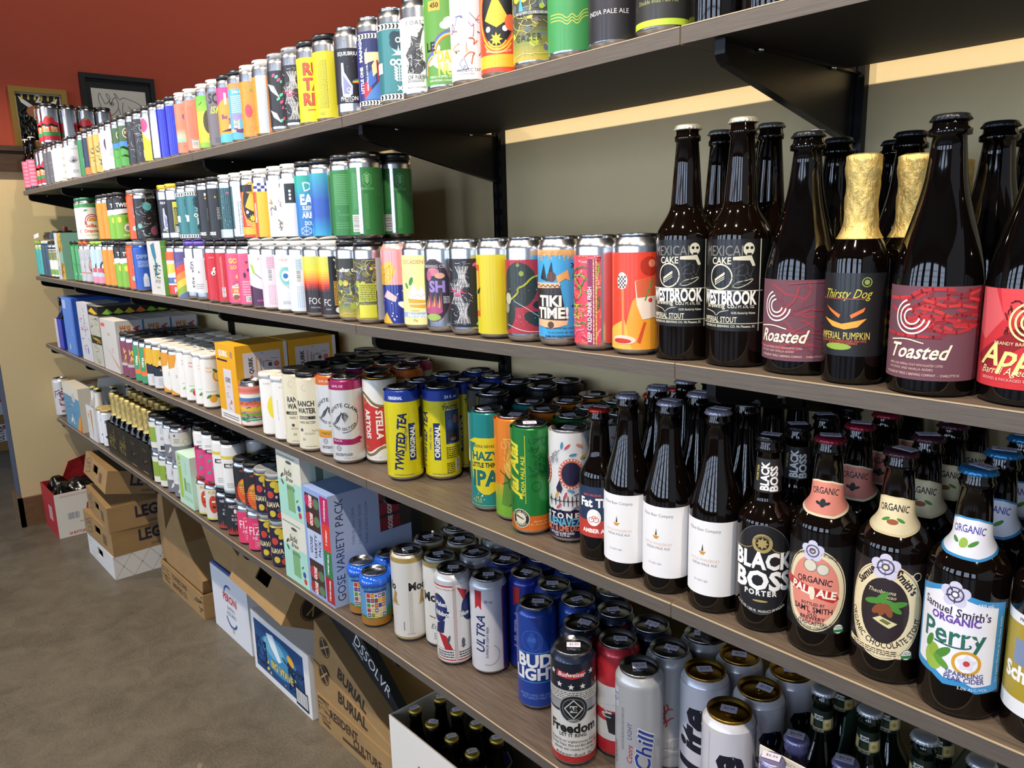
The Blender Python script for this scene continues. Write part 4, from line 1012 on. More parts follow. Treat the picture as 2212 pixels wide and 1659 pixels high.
des('navyg', 'c16', 'navy can with a gold oval and an orange base', d_navyg); des('greenb', 'c16', 'green can with a ring badge and an orange base', d_greenb)
def d_shell(L):
    L.wrap(0.06, 0.80, '#c3c3c8'); L.text("COAST BREW", 0.0, 0.72, 6, '#3c3c42', bold=0, sp=0.1, w=64)
    for k in range(9): a = math.radians(20 + 17 * k); L.line([(-0.55, 0.42), (-0.55 + 0.5 * math.cos(a), 0.42 + 0.13 * math.sin(a))], 1.6, '#26262a')
    L.line(bend([(-0.9, 0.44), (-0.7, 0.4), (-0.4, 0.4), (-0.2, 0.46)], 2), 2, '#26262a'); L.fine(-0.7, 0.16, -0.1, 0.24, 3, '#77777c')
def d_shell2(L): L.wrap(0.06, 0.80, '#c6c6cb'); L.text('ST', 0.5, 0.72, 6, '#3c3c42', bold=0); L.fine(-0.4, 0.2, 0.5, 0.4, 8, '#77777c')
des('shell', 'c16', 'matt grey can with a black scallop shell drawing', d_shell, fin='m'); des('shell2', 'c16', 'matt grey can turned to its small print', d_shell2, fin='m')
def d_lew(L): L.wrap(0.05, 0.84, '#e4dfd2'); L.text('LEW', 0.0, 0.6, 8, '#a8505a', bold=0); L.text('BEER', 0.0, 0.42, 8, '#77706a', bold=0); L.text('BOX', 0.1, 0.26, 7, '#4a4652', bold=0); L.text('ONE', 0, 0.73, 6, '#b5ada0', bold=0); L.fine(-0.6, 0.08, 0.6, 0.12, 2, '#8a8478')
des('lew', 'c16', 'cream can with sparse stacked lettering', d_lew)
def d_greyc(L): L.wrap(0.05, 0.84, '#5b5a5e'); L.strokes(24, 6, ('#8d8c90', '#a9a8ac'), 16, 1.0, t0=0.2, t1=0.7); L.text('WELL', 0.0, 0.5, 7, '#b0afb3', bold=0)
des('greyc', 'c16', 'dark grey can with faint line drawing', d_greyc)
def d_nut(L):
    L.wrap(0.10, 0.56, '#c01f2b'); L.poly([(-0.85, 0.52), (0.7, 0.52), (0.35, 0.68), (-0.1, 0.72), (-0.5, 0.68)], '#c01f2b'); L.ell(-0.05, 0.69, 8, '#8f7d4a', 6)
    for q in (-0.55, 0.35): L.rect(q - 0.36, 0.3, q + 0.36, 0.46, '#eaa06a'); L.wave(q - 0.4, q + 0.4, 0.475, 0.018, 1, 8, '#1d1a1a'); L.ell(q - 0.12, 0.42, 3.4, '#f6f2ea'); L.ell(q + 0.16, 0.42, 3.4, '#f6f2ea'); L.ell(q - 0.1, 0.42, 1.4, '#222'); L.ell(q + 0.18, 0.42, 1.4, '#222'); L.line(bend([(q - 0.1, 0.35), (q + 0.05, 0.335), (q + 0.18, 0.36)], 2), 1.2, '#7a3a20')
    L.poly([(-0.12, 0.46), (0.0, 0.3), (0.06, 0.3), (-0.02, 0.46)], '#c01f2b'); L.wrap(0.22, 0.31, '#2f8a4a'); L.wrap(0.10, 0.22, '#b81e2a')
def d_nut2(L): L.poly([(0.55, 0.56), (1.3, 0.56), (1.3, 0.1), (0.7, 0.1)], '#c01f2b'); L.rect(0.62, 0.34, 0.82, 0.52, '#222'); L.rect(0.95, 0.2, 1.3, 0.3, '#2f8a4a')
des('nut', 'c16', 'silver can with red-capped rosy toy-soldier faces', d_nut); des('nut2', 'c16', 'silver can showing mostly bare metal', d_nut2)

# ------------------------------------------------------------------ top shelf, front row (pixel columns read off the photograph)
row(1, 0.0405, [(px, dn, DES[dn].desc + ' on the top shelf') for dn, px in (('tox', 1433), ('fog', 1327), ('vib', 1237), ('gazer', 1160), ('mech', 1088), ('mag', 1021), ('damn', 968), ('oast', 915), ('folk', 865), ('mango', 819), ('photon', 769))] + [
(682, 718, 'fruta', 'frutab', 'k', 'yellow four-pack with big red lettering and black carrier'),
        (626, 656, 'skel2', 'skel', 'gy', 'four-pack of black cans with white skeletal hands beside the yellow pack'),
        (558, 589, 'brain', 'brain2', 'w', 'orange four-pack with swirling line pattern and white carrier'),
        (511, 534, 'thirteen', 'cruise', 'k', 'four-pack of orange and blue tropical cans under a black carrier'),
        (464, 487, 'lime', 'squish', 'w', 'four-pack of lime and grey cans under a white carrier'),
        (413, 438, 'coral', 'coral2', 'w', 'coral four-pack with thistle drawing and white carrier'),
        (376, 393, 'blue', 'blue', 'k', 'shiny deep blue four-pack with black carrier on the top shelf'),
        (341, 358, 'yelwedge', 'silverteal', 'k', 'four-pack of white and silver cans with yellow wedge'),
        (305, 323, 'blackfl2', 'blackfl', 'k', 'four-pack of black cans with white line-drawn flowers'),
        (274, 288, 'beermile', 'beermile', 'k', 'green and blue landscape four-pack with round dark badges'),
        (247, 260, 'whitepurp', 'whitepurp2', 'k', 'pale grey four-pack with a dark purple beet drawing'),
        (219, 231, 'gold', 'gold', 'k', 'gold four-pack with scratchy dark lettering'),
        (199, 210, 'greenb', 'navyg', 'k', 'four-pack of green and navy cans with orange bases'),
        (163, 180, 'shell2', 'shell', 'k', 'matt grey four-pack with a black scallop shell drawing'),
        (139, 150, 'lew', 'lew', 'k', 'cream four-pack with sparse stacked lettering'),
        (120, 129, 'greyc', 'greyc', 'k', 'dark grey four-pack with faint line drawing'),
        (101, 110, 'nut', 'nut', 'k', 'silver four-pack with red-capped faces standing on the shelf')])
# second layer of the red-capped cans, a file running back towards the wall at the far end
zt = 0.1625
for k in range(3):
    p = put(1, 113, 0.045, zt); x0 = p[0]
    yy = 0.041 + 0.1365 * k
    if yy > 0.24: continue
    z = shelf_z(1, x0) + zt
    r = link('four_pack', None, None, (x0, yy, z)); tag(r, 'silver four-pack with red-capped faces stacked on the layer below' if k == 0 else 'silver four-pack with red-capped faces stacked behind the other stacked pack', 'four pack')
    for i in (0, 1):
        for j in (0, 1): can(('nut', 'nut2')[j], (x0 + (i - 0.5) * 0.0672, yy + j * 0.0672, z), 0.0, parent=r, lid=False)
    c = link('carrier', carrier_mesh('c16', 2, 2, 0.0672, 0.0672), r); c.color = rgba(CAPC['k'])
# ================================================================== second shelf
def d_cocktail(L):
    L.wrap(0.05, 0.85, '#e8432a'); L.poly([(-0.6, 0.05), (1, 0.05), (1, 0.55), (0.4, 0.6), (-0.2, 0.45), (-0.5, 0.2)], '#f0a02e'); L.poly([(-1, 0.2), (-0.5, 0.3), (-0.2, 0.05), (-1, 0.05)], '#f2b64a')
    L.poly([(-0.62, 0.64), (-0.54, 0.64), (-0.5, 0.17), (-0.6, 0.17)], '#f0824a'); L.ell(-0.6, 0.62, 8, '#f2e3d8', 11); L.checker(-0.75, 0.56, -0.45, 0.66, 5, 6, '#33333a', '#f2e3d8'); L.ell(0.45, 0.74, 12, '#b5301e'); L.ell(0.55, 0.76, 5, '#f08a6a')
    L.poly([(-0.1, 0.62), (0.75, 0.66), (0.85, 0.42), (0.72, 0.32), (0.2, 0.3), (-0.02, 0.42)], '#f2dcc8'); L.poly([(-0.08, 0.62), (0.75, 0.66), (0.8, 0.5), (0.0, 0.48)], '#d8603a'); L.line([(0.3, 0.46), (0.55, 0.62)], 2, '#4a9a4e'); L.ell(0.5, 0.46, 3, '#d83028'); L.ell(-0.55, 0.13, 18, '#f4cdb8', 6); L.ell(-0.6, 0.12, 14, '#c33a22', 3.4); L.poly([(0.0, 0.12), (0.25, 0.28), (0.35, 0.28), (0.12, 0.1)], '#d84a24')
des('cocktail', 'c16', 'orange can with a painted cocktail glass', d_cocktail)
def d_coldfresh(L):
    L.wrap(0.055, 0.83, '#d8465a', gap=(0.12, 0.8)); L.strokes(46, 3, ('#e8848c', '#b02a48', '#f0a0a0', '#f27a5a'), 16, 2.2, -1, 0.07, 0.1, 0.82); L.strokes(12, 5, ('#4a7a3a', '#7fae3e'), 30, 2.2, -1, 0.2, 0.05, 0.75, 90); L.strokes(14, 8, ('#d6d83a', '#5a9a3a'), 8, 1.6, -1, 0.22, -0.4, 0.4)
    L.rect(-0.42, 0.06, -0.1, 0.8, '#8a2a5a'); L.text('KEEP COLD-DRINK FRESH', -0.34, 0.32, 5.6, '#f6eee8', rot=90, w=76); L.fine(-0.22, 0.06, -0.02, 0.8, 2, '#e8c86a', vert=True); L.rect(0.82, 0.1, 1.3, 0.82, '#d0406a')
des('coldfresh', 'c16', 'can with tangled pink coral pattern and upright lettering', d_coldfresh)
def d_tiki(L):
    L.wrap(0.085, 0.88, '#3f9fd6'); L.wrap(0.83, 0.88, '#d9a462'); L.strokes(40, 2, ('#d9a462',), 7, 1.3, -0.98, 0.78, 0.98, 0.86, 90, 2)
    L.poly([(-0.85, 0.62), (-0.6, 0.60), (-0.72, 0.76)], '#1a1c20'); L.poly([(-0.62, 0.6), (-0.3, 0.6), (-0.38, 0.78)], '#1a1c20'); L.ell(-0.4, 0.64, 7, '#5a3a2a'); L.poly([(-0.2, 0.64), (0.3, 0.7), (0.4, 0.6), (0.2, 0.62), (-0.1, 0.58)], '#d9a05a')
    L.poly([(-1.0, 0.58), (-0.05, 0.58), (0.25, 0.24), (0.1, 0.2), (-0.95, 0.2)], '#2a2220'); L.poly([(-1, 0.585), (-0.05, 0.585), (0.0, 0.54), (-1, 0.53)], '#e2b48a'); L.wave(-1, 0.0, 0.555, 0.012, 5, 1.2, '#2a2220')
    L.text('TIKI', -0.5, 0.42, 15, '#f4e9da', bold=2, w=44); L.text('TIME!', -0.42, 0.31, 15, '#f4e9da', bold=2, w=52); L.poly([(-0.95, 0.25), (0.3, 0.24), (0.25, 0.2), (-0.4, 0.165), (-0.95, 0.19)], '#e2b48a'); L.ell(-0.45, 0.2, 5, '#5a3a2a')
    L.line([(0.52, 0.62), (0.58, 0.72)], 1.3, '#16242c'); L.star(0.58, 0.74, 8, '#16242c', 6, 0.25)
    for q, t in ((0.7, 0.54), (0.62, 0.51), (0.78, 0.33), (0.5, 0.37)): L.star(q, t, 2.6, '#16242c')
    L.ell(0.66, 0.46, 6, '#16242c', 3, rot=0.5); L.ell(0.72, 0.38, 5, '#16242c'); L.text('BREWED WITH NATURAL FLAVORS', -0.05, 0.17, 2.6, '#123', bold=0, w=44); L.text('5% ALCOHOL BY VOLUME', 0.1, 0.13, 3, '#123', bold=0, w=48); L.text('EDMUNDSBREWING.COM', 0.0, 0.095, 3, '#123', w=54)
des('tiki', 'c16', 'sky blue can with a tiki mug and palm tree', d_tiki)
def d_space(L):
    L.wrap(0.085, 0.79, '#a8303c'); L.ell(-0.4, 0.55, 30, '#2c3432', 34); L.ell(-0.95, 0.3, 22, '#2c3432', 30); L.ell(0.75, 0.36, 20, '#252c2c', 8); L.ell(0.5, 0.22, 24, '#2c3432', 11, rot=-0.3); L.dots(40, 4, ('#dfe6dc', '#9aa69c'), 0.3, 0.7, -0.95, 0.15, 0.9, 0.75, 5)
    L.line(bend([(-0.7, 0.42), (-0.4, 0.48), (-0.45, 0.52), (-0.1, 0.55), (0.2, 0.62), (0.5, 0.64), (0.95, 0.66)], 2), 2.6, '#c8c83a'); L.ell(-0.25, 0.66, 4, '#8a9a3a'); L.ell(-0.4, 0.74, 3, '#7a8a3a'); L.line(bend([(-0.6, 0.4), (0.2, 0.3), (0.8, 0.2), (1, 0.12)], 2), 0.8, '#d8d8d0'); L.line(bend([(-0.9, 0.17), (-0.2, 0.11), (0.6, 0.1), (1, 0.12)], 2), 1, '#d8d8d0'); L.ell(-0.85, 0.42, 7, '#b9b49a', 9); L.ell(-0.9, 0.33, 6, '#8f8a72', 8)
des('space', 'c16', 'dark red can with black blots, stars and a yellow lightning line', d_space)
def d_yel(L): L.wrap(0.05, 0.84, '#cdbf1e'); L.rect(-1.2, 0.22, -0.86, 0.74, '#d0502a'); L.rect(-1.2, 0.28, -0.9, 0.68, '#cdbf1e'); L.poly([(-0.98, 0.47), (-0.82, 0.52), (-0.86, 0.46), (-0.96, 0.44)], '#1d1c14'); L.text('ALC 6.2%', 0.8, 0.5, 5, '#2a2812', rot=90, bold=2); L.fine(0.72, 0.2, 0.92, 0.38, 3, '#6a6418', vert=True)
des('yel', 'c16', 'plain yellow can with a black and red motif at its edge', d_yel)
def d_oval(L):
    L.ell(-0.55, 0.46, 33, '#7a4a5a', 54); L.ell(-0.55, 0.46, 31.5, '#2e2a33', 52); L.text('BREWING CO', -0.5, 0.72, 5, '#d8d4d0', bold=0, w=40); L.ell(-0.55, 0.66, 12, '#c9788c', 7); L.ell(-0.2, 0.62, 9, '#d9a08a', 5); L.ell(-0.75, 0.62, 6, '#b0587a', 9)
    L.text('SH', -0.35, 0.5, 19, '#4a3a6a', bold=2, w=34); L.text('SH', -0.37, 0.505, 18, '#9a80c8', bold=2, w=33)
    for k in range(9): L.poly([(-0.95 + 0.09 * k, 0.26), (-0.82 + 0.09 * k, 0.26), (-0.88 + 0.09 * k, 0.36 + 0.05 * (k % 3))], ('#c26a6a', '#d89a5a', '#a04a6a')[k % 3])
    L.ell(-0.6, 0.24, 18, '#b0507a', 7); L.ell(-0.62, 0.17, 15, '#9ab85a', 6); L.fine(-0.05, 0.32, 0.3, 0.4, 5, '#cfcad2')
des('oval', 'c16', 'silver can with a dark oval label of flames and a pink creature', d_oval)
def d_mering(L):
    L.wrap(0.06, 0.84, '#e9e39a'); L.text('DECADENT', -0.4, 0.765, 7, '#b06a34', bold=0, w=50); L.poly([(-0.75, 0.36), (0.45, 0.33), (0.45, 0.24), (-0.65, 0.26)], '#d9a83a'); L.rect(-0.7, 0.29, 0.45, 0.305, '#f2e2b0'); L.poly([(-0.8, 0.36), (0.5, 0.34), (0.3, 0.44), (0.15, 0.42), (0.0, 0.5), (-0.2, 0.44), (-0.4, 0.52), (-0.6, 0.44)], '#f4f0e6'); L.wave(-0.7, 0.4, 0.39, 0.015, 3, 0.7, '#c9a07a'); L.ell(-0.55, 0.55, 4, '#3f8a3e', 8, rot=-0.4); L.ell(-0.78, 0.5, 3, '#3f8a3e', 6, rot=0.5)
    L.wrap(0.145, 0.20, '#9db4dd'); L.text('Meringue', -0.35, 0.172, 7, '#f4f4f0', shear=0.25, w=50); L.text('Pie', -0.4, 0.11, 5, '#b08a34', shear=0.2); L.text('Lemon', -0.4, 0.225, 4, '#b08a34', bold=0, shear=0.2)
des('mering', 'c16', 'pale yellow can with a slice of lemon meringue pie', d_mering)
def d_lady(L):
    L.wrap(0.05, 0.5, '#232c86'); L.dots(26, 3, ('#e9e6f2',), 0.8, 1.5, -1, 0.08, 1, 0.46, 7); L.wrap(0.5, 0.9, '#ee9a9a'); L.poly([(-1, 0.5), (-0.6, 0.5), (-0.2, 0.66), (-0.5, 0.78), (-1, 0.7)], '#e8b53a'); L.strokes(14, 4, ('#c98a1c',), 20, 0.8, -1, 0.52, -0.3, 0.75); L.ell(0.55, 0.68, 16, '#e0742a'); L.ell(0.55, 0.68, 13, '#f2a04a'); L.star(0.55, 0.68, 12, '#f7d9a0', 8, 0.2); L.poly([(-0.9, 0.36), (-0.3, 0.3), (-0.2, 0.36), (-0.7, 0.44)], '#f2b8b0'); L.ell(0.2, 0.26, 13, '#f4f0ee', 6, rot=-0.4); L.ell(0.7, 0.14, 13, '#e0742a'); L.poly([(-1, 0.05), (-0.5, 0.05), (-0.8, 0.18)], '#e8b53a')
des('lady', 'c16', 'pink and dotted blue can with orange slices', d_lady, neck='#e8a8a0', fin='g')
def d_gazer2(L):
    lightning(L, 0.06, 0.80); L.rect(-1.3, 0.66, 1.3, 0.80, '#33332c'); L.text('after three', -0.1, 0.66, 8, '#ece9e0', bold=2, w=52); L.text('horizon', 0.0, 0.56, 7, '#77776a', bold=0); L.text('TOTAL ECLIPSE', -0.1, 0.24, 4, '#d8d8c8', bold=0, w=46)
def d_gazer3(L):
    lightning(L, 0.06, 0.80); L.rect(0.28, 0.05, 0.75, 0.81, '#b9bdc2'); L.rect(-0.75, 0.28, 0.22, 0.5, '#c4c83a'); L.fine(-0.7, 0.29, 0.2, 0.49, 9, '#55561c'); L.rect(-0.75, 0.08, 0.22, 0.24, '#d6d23a'); L.text('THE', -0.4, 0.68, 5, '#d8d8d0', bold=0); L.rect(0.78, 0.1, 1.3, 0.8, '#22222a')
des('gazer2', 'c16', 'can with dark lightning pattern and white lettering', d_gazer2); des('gazer3', 'c16', 'can with lightning pattern, a yellow text panel and a bare strip', d_gazer3)
def d_fogy(L):
    L.wrap(0.06, 0.82, '#2a2024'); L.grad(0.36, 0.82, ('#7a2a22', '#d83a22', '#e8a02e', '#d9d23c', '#cfd04a', '#cdd05a'), n=14); rn = random.Random(2)
    for k in range(22): x = -1 + 0.09 * k; L.poly([(x - 0.04, 0.34), (x + 0.04, 0.34), (x, 0.36 + rn.uniform(0.04, 0.12))], '#2a2024')
    L.text('FOG', -0.35, 0.22, 14, '#e6e2e2', bold=0, w=34); L.text('INDIA PALE ALE', -0.2, 0.13, 3.4, '#c8c4c4', bold=0)
def d_fogy2(L): d_fogy(L); L.rect(-0.35, 0.06, 0.75, 0.82, '#1b1a1c'); L.line(bend([(0.0, 0.78), (0.2, 0.74), (0.05, 0.68), (0.25, 0.62), (0.1, 0.56)], 2), 3, '#e8e6e0'); L.line(bend([(0.45, 0.78), (0.3, 0.74), (0.45, 0.68), (0.25, 0.62), (0.4, 0.56)], 2), 3, '#e8e6e0'); L.rect(-0.1, 0.18, 0.28, 0.5, '#d8a43a'); L.fine(-0.08, 0.19, 0.28, 0.5, 4, '#221c10', vert=True); L.rect(0.4, 0.12, 0.68, 0.5, '#eceae6'); L.fine(0.42, 0.13, 0.66, 0.49, 4, '#222', vert=True); L.ell(0.1, 0.12, 6, '#eceae6')
des('fogy', 'c16', 'can fading from yellow through red to black treetops', d_fogy); des('fogy2', 'c16', 'can with black text panel over the fading sunset', d_fogy2)
def d_eye(L): L.wrap(0.05, 0.83, '#dcdee1'); L.text('PRIMM', -0.25, 0.755, 6, '#d0604a', bold=0, sp=0.1, w=50); L.poly([(-0.6, 0.66), (0.6, 0.64), (0.9, 0.4), (0.2, 0.3), (-0.5, 0.4), (-0.8, 0.55)], '#c2c8cc'); L.ell(-0.25, 0.53, 17, '#7cc7c0', 20); L.ell(-0.3, 0.53, 10, '#eef2f4', 12); L.ell(-0.32, 0.53, 6, '#2f6fb0'); L.fine(-0.6, 0.12, 0.1, 0.17, 2, '#7f95b5')
def d_eye2(L): L.wrap(0.05, 0.83, '#d9e2ec', gap=(0.42, 0.7)); L.bars(-0.35, 0.55, 12, 30, True); L.fine(-0.55, 0.1, 0.2, 0.4, 6, '#a9c3dc', vert=True); L.rect(-0.5, 0.62, -0.1, 0.78, '#c5d6e6'); L.fine(-0.48, 0.63, -0.12, 0.77, 6, '#8aa8c4')
des('eye', 'c16', 'white can with a teal eye drawing', d_eye); des('eye2', 'c16', 'pale blue-white can with small print', d_eye2)
def d_avo(L): L.wrap(0.05, 0.83, '#e0ddde'); L.wrap(0.05, 0.2, '#4a2348'); L.poly([(-1, 0.2), (1, 0.2), (1, 0.3), (0.4, 0.42), (-0.2, 0.3), (-1, 0.38)], '#4a2348'); L.poly([(-0.9, 0.7), (-0.7, 0.66), (-0.55, 0.52), (-0.75, 0.55)], '#9ac23c'); L.line(bend([(-0.6, 0.54), (-0.2, 0.46), (0.2, 0.4)], 2), 1.4, '#33333a'); L.ell(0.35, 0.3, 11, '#efe3a8', 15); L.ell(0.38, 0.29, 6, '#a7b84a', 8); L.ell(0.38, 0.29, 3.4, '#f0d9a0', 5); L.text('PRIM', 0.0, 0.755, 6.5, '#d0604a', bold=0, sp=0.1, w=50); L.text('SMOKE SIGNAL', 0.0, 0.13, 4.5, '#d04a9a', w=50)
def d_avo2(L): L.wrap(0.05, 0.83, '#e3d3de', gap=(0.45, 0.7)); L.bars(-0.4, 0.53, 12, 30, True); L.fine(-0.6, 0.09, 0.15, 0.38, 6, '#d8a0c0', vert=True); L.rect(-0.6, 0.62, 0.0, 0.8, '#e6bccd'); L.fine(-0.55, 0.63, -0.05, 0.79, 6, '#c490ac'); L.rect(0.74, 0.05, 1.0, 0.83, '#5a3a55')
des('avo', 'c16', 'white and purple can with a cut fruit drawing', d_avo); des('avo2', 'c16', 'pale pink can with small print and barcode', d_avo2)
def d_burger(L): L.wrap(0.05, 0.84, '#e2557f'); L.text('GO', -0.5, 0.72, 12, '#e3cf3a', bold=2, w=24); L.text('LOS', -0.4, 0.62, 9, '#e3cf3a', bold=2, w=26); L.ell(0.0, 0.48, 14, '#e8c25a', 7, rot=0.3); L.poly([(-0.7, 0.32), (0.1, 0.38), (0.75, 0.32), (0.75, 0.12), (0.0, 0.08), (-0.7, 0.14)], '#e9ddcf'); L.ring(-0.4, 0.35, 7, 1.2, '#4a4a4a'); L.rect(-0.75, 0.2, -0.1, 0.28, '#e0742a'); L.text('OS', -0.45, 0.24, 7, '#f4e2c0', bold=2); L.ell(0.5, 0.24, 4, '#222'); L.ell(-0.45, 0.14, 9, '#8a5a2a', 6)
def d_burger2(L): L.wrap(0.05, 0.84, '#df5580'); L.ell(-0.3, 0.7, 3, '#5a2a3a'); L.poly([(0.0, 0.6), (0.4, 0.58), (0.2, 0.65)], '#7ac2a0'); L.ell(-0.2, 0.58, 4, '#4a2040'); L.poly([(0.0, 0.5), (0.4, 0.47), (0.1, 0.54)], '#efd36a'); L.ell(-0.5, 0.5, 4, '#4a2040', 7); L.fine(-0.7, 0.18, 0.7, 0.42, 6, '#f0b0c4'); L.bars(-0.2, 0.13, 24, 14)
des('burger', 'c16', 'pink can with yellow lettering and a cartoon drink box', d_burger); des('burger2', 'c16', 'pink can with confetti shapes and barcode', d_burger2)
def d_reds(L): L.wrap(0.05, 0.84, '#c7202b'); [(L.ell(q, t, 6, '#f6f3ef'), L.ell(q + 0.04, t - 0.008, 2.4, '#1a1a1a')) for q, t in ((-0.3, 0.56), (-0.02, 0.52), (-0.45, 0.5), (-0.1, 0.26))]; L.fine(-0.7, 0.74, -0.1, 0.78, 1, '#e88a8a'); L.text('EYES UP', 0.5, 0.5, 3.2, '#e88a8a', rot=90, bold=0)
def d_reds2(L): L.wrap(0.05, 0.84, '#c2202a'); L.fine(-0.6, 0.1, -0.45, 0.78, 2, '#e8a0a0', vert=True); L.bars(-0.5, 0.2, 10, 24, True)
des('reds', 'c16', 'bright red can with pairs of cartoon eyes', d_reds); des('reds2', 'c16', 'bright red can with upright small print', d_reds2)
def d_equi(L):
    L.wrap(0.14, 0.74, '#e4e4e6')
    for k, (w, h) in enumerate((('E', 9), ('QUI', 9), ('LIBR', 9), ('IUM', 7), ('IS', 8), ('NO', 8), ('OTT', 8), ('ROW', 6))): L.text(w, -0.2, 0.71 - 0.068 * k, h, '#23222a', bold=2, w=34)
def d_equi2(L): L.wrap(0.14, 0.74, '#dcdce0'); L.rect(-0.1, 0.36, 0.3, 0.7, '#3a2f4a'); L.fine(-0.05, 0.38, 0.28, 0.68, 5, '#b8b0c8', vert=True); L.bars(0.15, 0.24, 15, 24, True); L.text('A', -0.6, 0.5, 7, '#44414c'); L.fine(-0.9, 0.2, -0.3, 0.3, 3, '#9a9aa2')
des('equi', 'c16', 'white label can with heavy stacked black lettering', d_equi); des('equi2', 'c16', 'white label can with a purple text block', d_equi2)
RB = ('#7a5a9a', '#e08a2e', '#e8c83a', '#8aa83a', '#5a6fa8', '#d0442e')
def d_rain(L):
    L.wrap(0.05, 0.84, '#6f5a9a')
    for k, c in enumerate(('#5c4a8c', '#d8482c', '#e8862c', '#efc83a', '#8fae3c', '#5a6aa0')): L.poly([(-1.1, 0.42 - 0.13 * k + 0.2), (1.1, 0.95 - 0.13 * k), (1.1, 0.82 - 0.13 * k), (-1.1, 0.29 - 0.13 * k + 0.2)] if k else [(-1.1, 0.84), (1.1, 0.84), (1.1, 0.8), (-1.1, 0.6)], c)
def d_rain2(L): L.wrap(0.05, 0.84, '#e0e0dc'); L.wrap(0.68, 0.84, '#e2602e'); L.poly([(-1, 0.6), (1, 0.66), (1, 0.5), (-1, 0.42)], '#e9c94a'); L.text('DE', -0.1, 0.4, 17, '#f2f0e8', bold=2); L.wrap(0.25, 0.36, '#5a6aa8'); L.text('BORO', 0.0, 0.3, 9, '#f2f0ec', bold=2, w=40); L.wrap(0.05, 0.22, '#d8402e'); L.text('RNA', 0.0, 0.13, 15, '#f0e6e0', bold=2, w=40)
des('rain', 'c16', 'can with broad slanting rainbow bands', d_rain); des('rain2', 'c16', 'can with orange, blue and red lettering panels', d_rain2)
def d_hypno(L): L.wrap(0.05, 0.84, '#1e2024'); L.dots(40, 7, ('#d8783a', '#7fb8b0', '#c9c6be', '#8a4a3a'), 0.8, 2.6, t0=0.1, t1=0.8); L.ell(0.2, 0.68, 13, '#5fb0b0'); L.ell(-0.6, 0.3, 8, '#7ab5a8'); L.ell(0.6, 0.2, 12, '#a0506a', 14); L.strokes(12, 3, ('#e6e2da',), 20, 0.8)
des('hypno', 'c16', 'black can with coloured planets', d_hypno)
def d_orblk(L): L.wrap(0.05, 0.88, '#e2561f'); L.poly([(0.2, 0.88), (1.2, 0.88), (1.2, 0.05), (-0.4, 0.05), (-0.2, 0.3)], '#1e2024'); L.text('DI', -0.3, 0.62, 13, '#8a857c', bold=2); L.text('HITS', -0.2, 0.5, 7, '#d8d2c8', bold=2, w=30); L.dots(14, 4, ('#7fb8b0', '#e6e2da', '#d8783a'), 1, 3, -0.2, 0.08, 0.95, 0.5); L.ell(-0.5, 0.26, 8, '#9fd0c8')
des('orblk', 'c16', 'orange and black can with planets', d_orblk, neck='#e2561f')
def d_blu2(L): L.wrap(0.05, 0.88, '#2456b8'); L.text('DIPP', -0.2, 0.72, 12, '#8fa4c8', bold=2, w=40); L.fine(-0.6, 0.5, 0.4, 0.64, 6, '#a9bfe4'); L.rect(-0.25, 0.1, 0.25, 0.3, '#cfd8e8'); L.ell(0, 0.32, 6, '#e6ecf6', 9)
des('blu2', 'c16', 'royal blue can with grey lettering', d_blu2, neck='#2456b8')
def d_twist(L): L.wrap(0.05, 0.56, '#7db52e'); L.wrap(0.56, 0.9, '#1a1a1a'); L.poly([(-1, 0.54), (1, 0.62), (1, 0.7), (-1, 0.66)], '#e2e2df'); L.text('TWIST', 0.0, 0.76, 13, '#ece9e4', bold=2, w=48); L.ell(-0.5, 0.45, 7, '#d6d83a', 10); L.ell(0.4, 0.45, 12, '#5a9a2a', 10); L.ell(0.2, 0.28, 11, '#e8e6e0', 13); L.ell(0.22, 0.27, 7, '#8a8a88', 8); L.ell(0.75, 0.22, 6, '#e8cf3a'); L.text('SOUR IPA', 0.2, 0.12, 5, '#f2f2ec', bold=2, w=40)
des('twist', 'c16', 'green and black can with lemons', d_twist, neck='#1c1c1c')
def d_three(L): L.wrap(0.05, 0.84, '#ee8f1f'); L.text('3', -0.2, 0.62, 34, '#f6d25a', bold=2); L.text('&', 0.55, 0.46, 8, '#f7efe0', bold=2); L.text('CM', 0.1, 0.36, 15, '#f6c23e', bold=2); L.text('OKC', 0.1, 0.22, 14, '#f6c23e', bold=2, w=34)
des('three', 'c16', 'orange can with a tall yellow 3', d_three)
def d_sobe(L):
    L.wrap(0.04, 0.80, '#ebe9e6'); L.wrap(0.79, 0.88, '#4a8f4e')
    for k, c in enumerate(('#b8302c', '#f0ece4', '#c8442e', '#f0ece4', '#d8602e')): L.ring(0.25, 0.46, 27 - 3.4 * k, 3.4, c, 18, 0, 180)
    L.ring(0.25, 0.46, 11, 10.5, '#e8a03a', 14, 0, 180); L.rect(-0.56, 0.38, -0.36, 0.46, '#b8302c'); L.ell(-0.35, 0.72, 8, '#4f9a4a', 3.4, rot=0.2); L.text('SoBe', 0.05, 0.36, 13, '#d8622e', bold=2, w=50); L.text('Orange', 0.0, 0.235, 12, '#d8622e', bold=2, w=56); L.text('Hazy Session', 0.0, 0.14, 6, '#e0a05a', w=50)
des('sobe', 'c16', 'white can with a red rainbow arch over an orange slice', d_sobe)
def d_grn2(L): L.wrap(0.05, 0.88, '#2e8a3e'); L.strokes(8, 2, ('#3fae52', '#1f6a30'), 30, 3, t0=0.2, t1=0.8, ang=90); L.text('SPACESHIP', 0.0, 0.2, 7, '#dff0df', w=46)
des('grn2', 'c16', 'shiny green can', d_grn2, neck='#2e8a3e', fin='g')
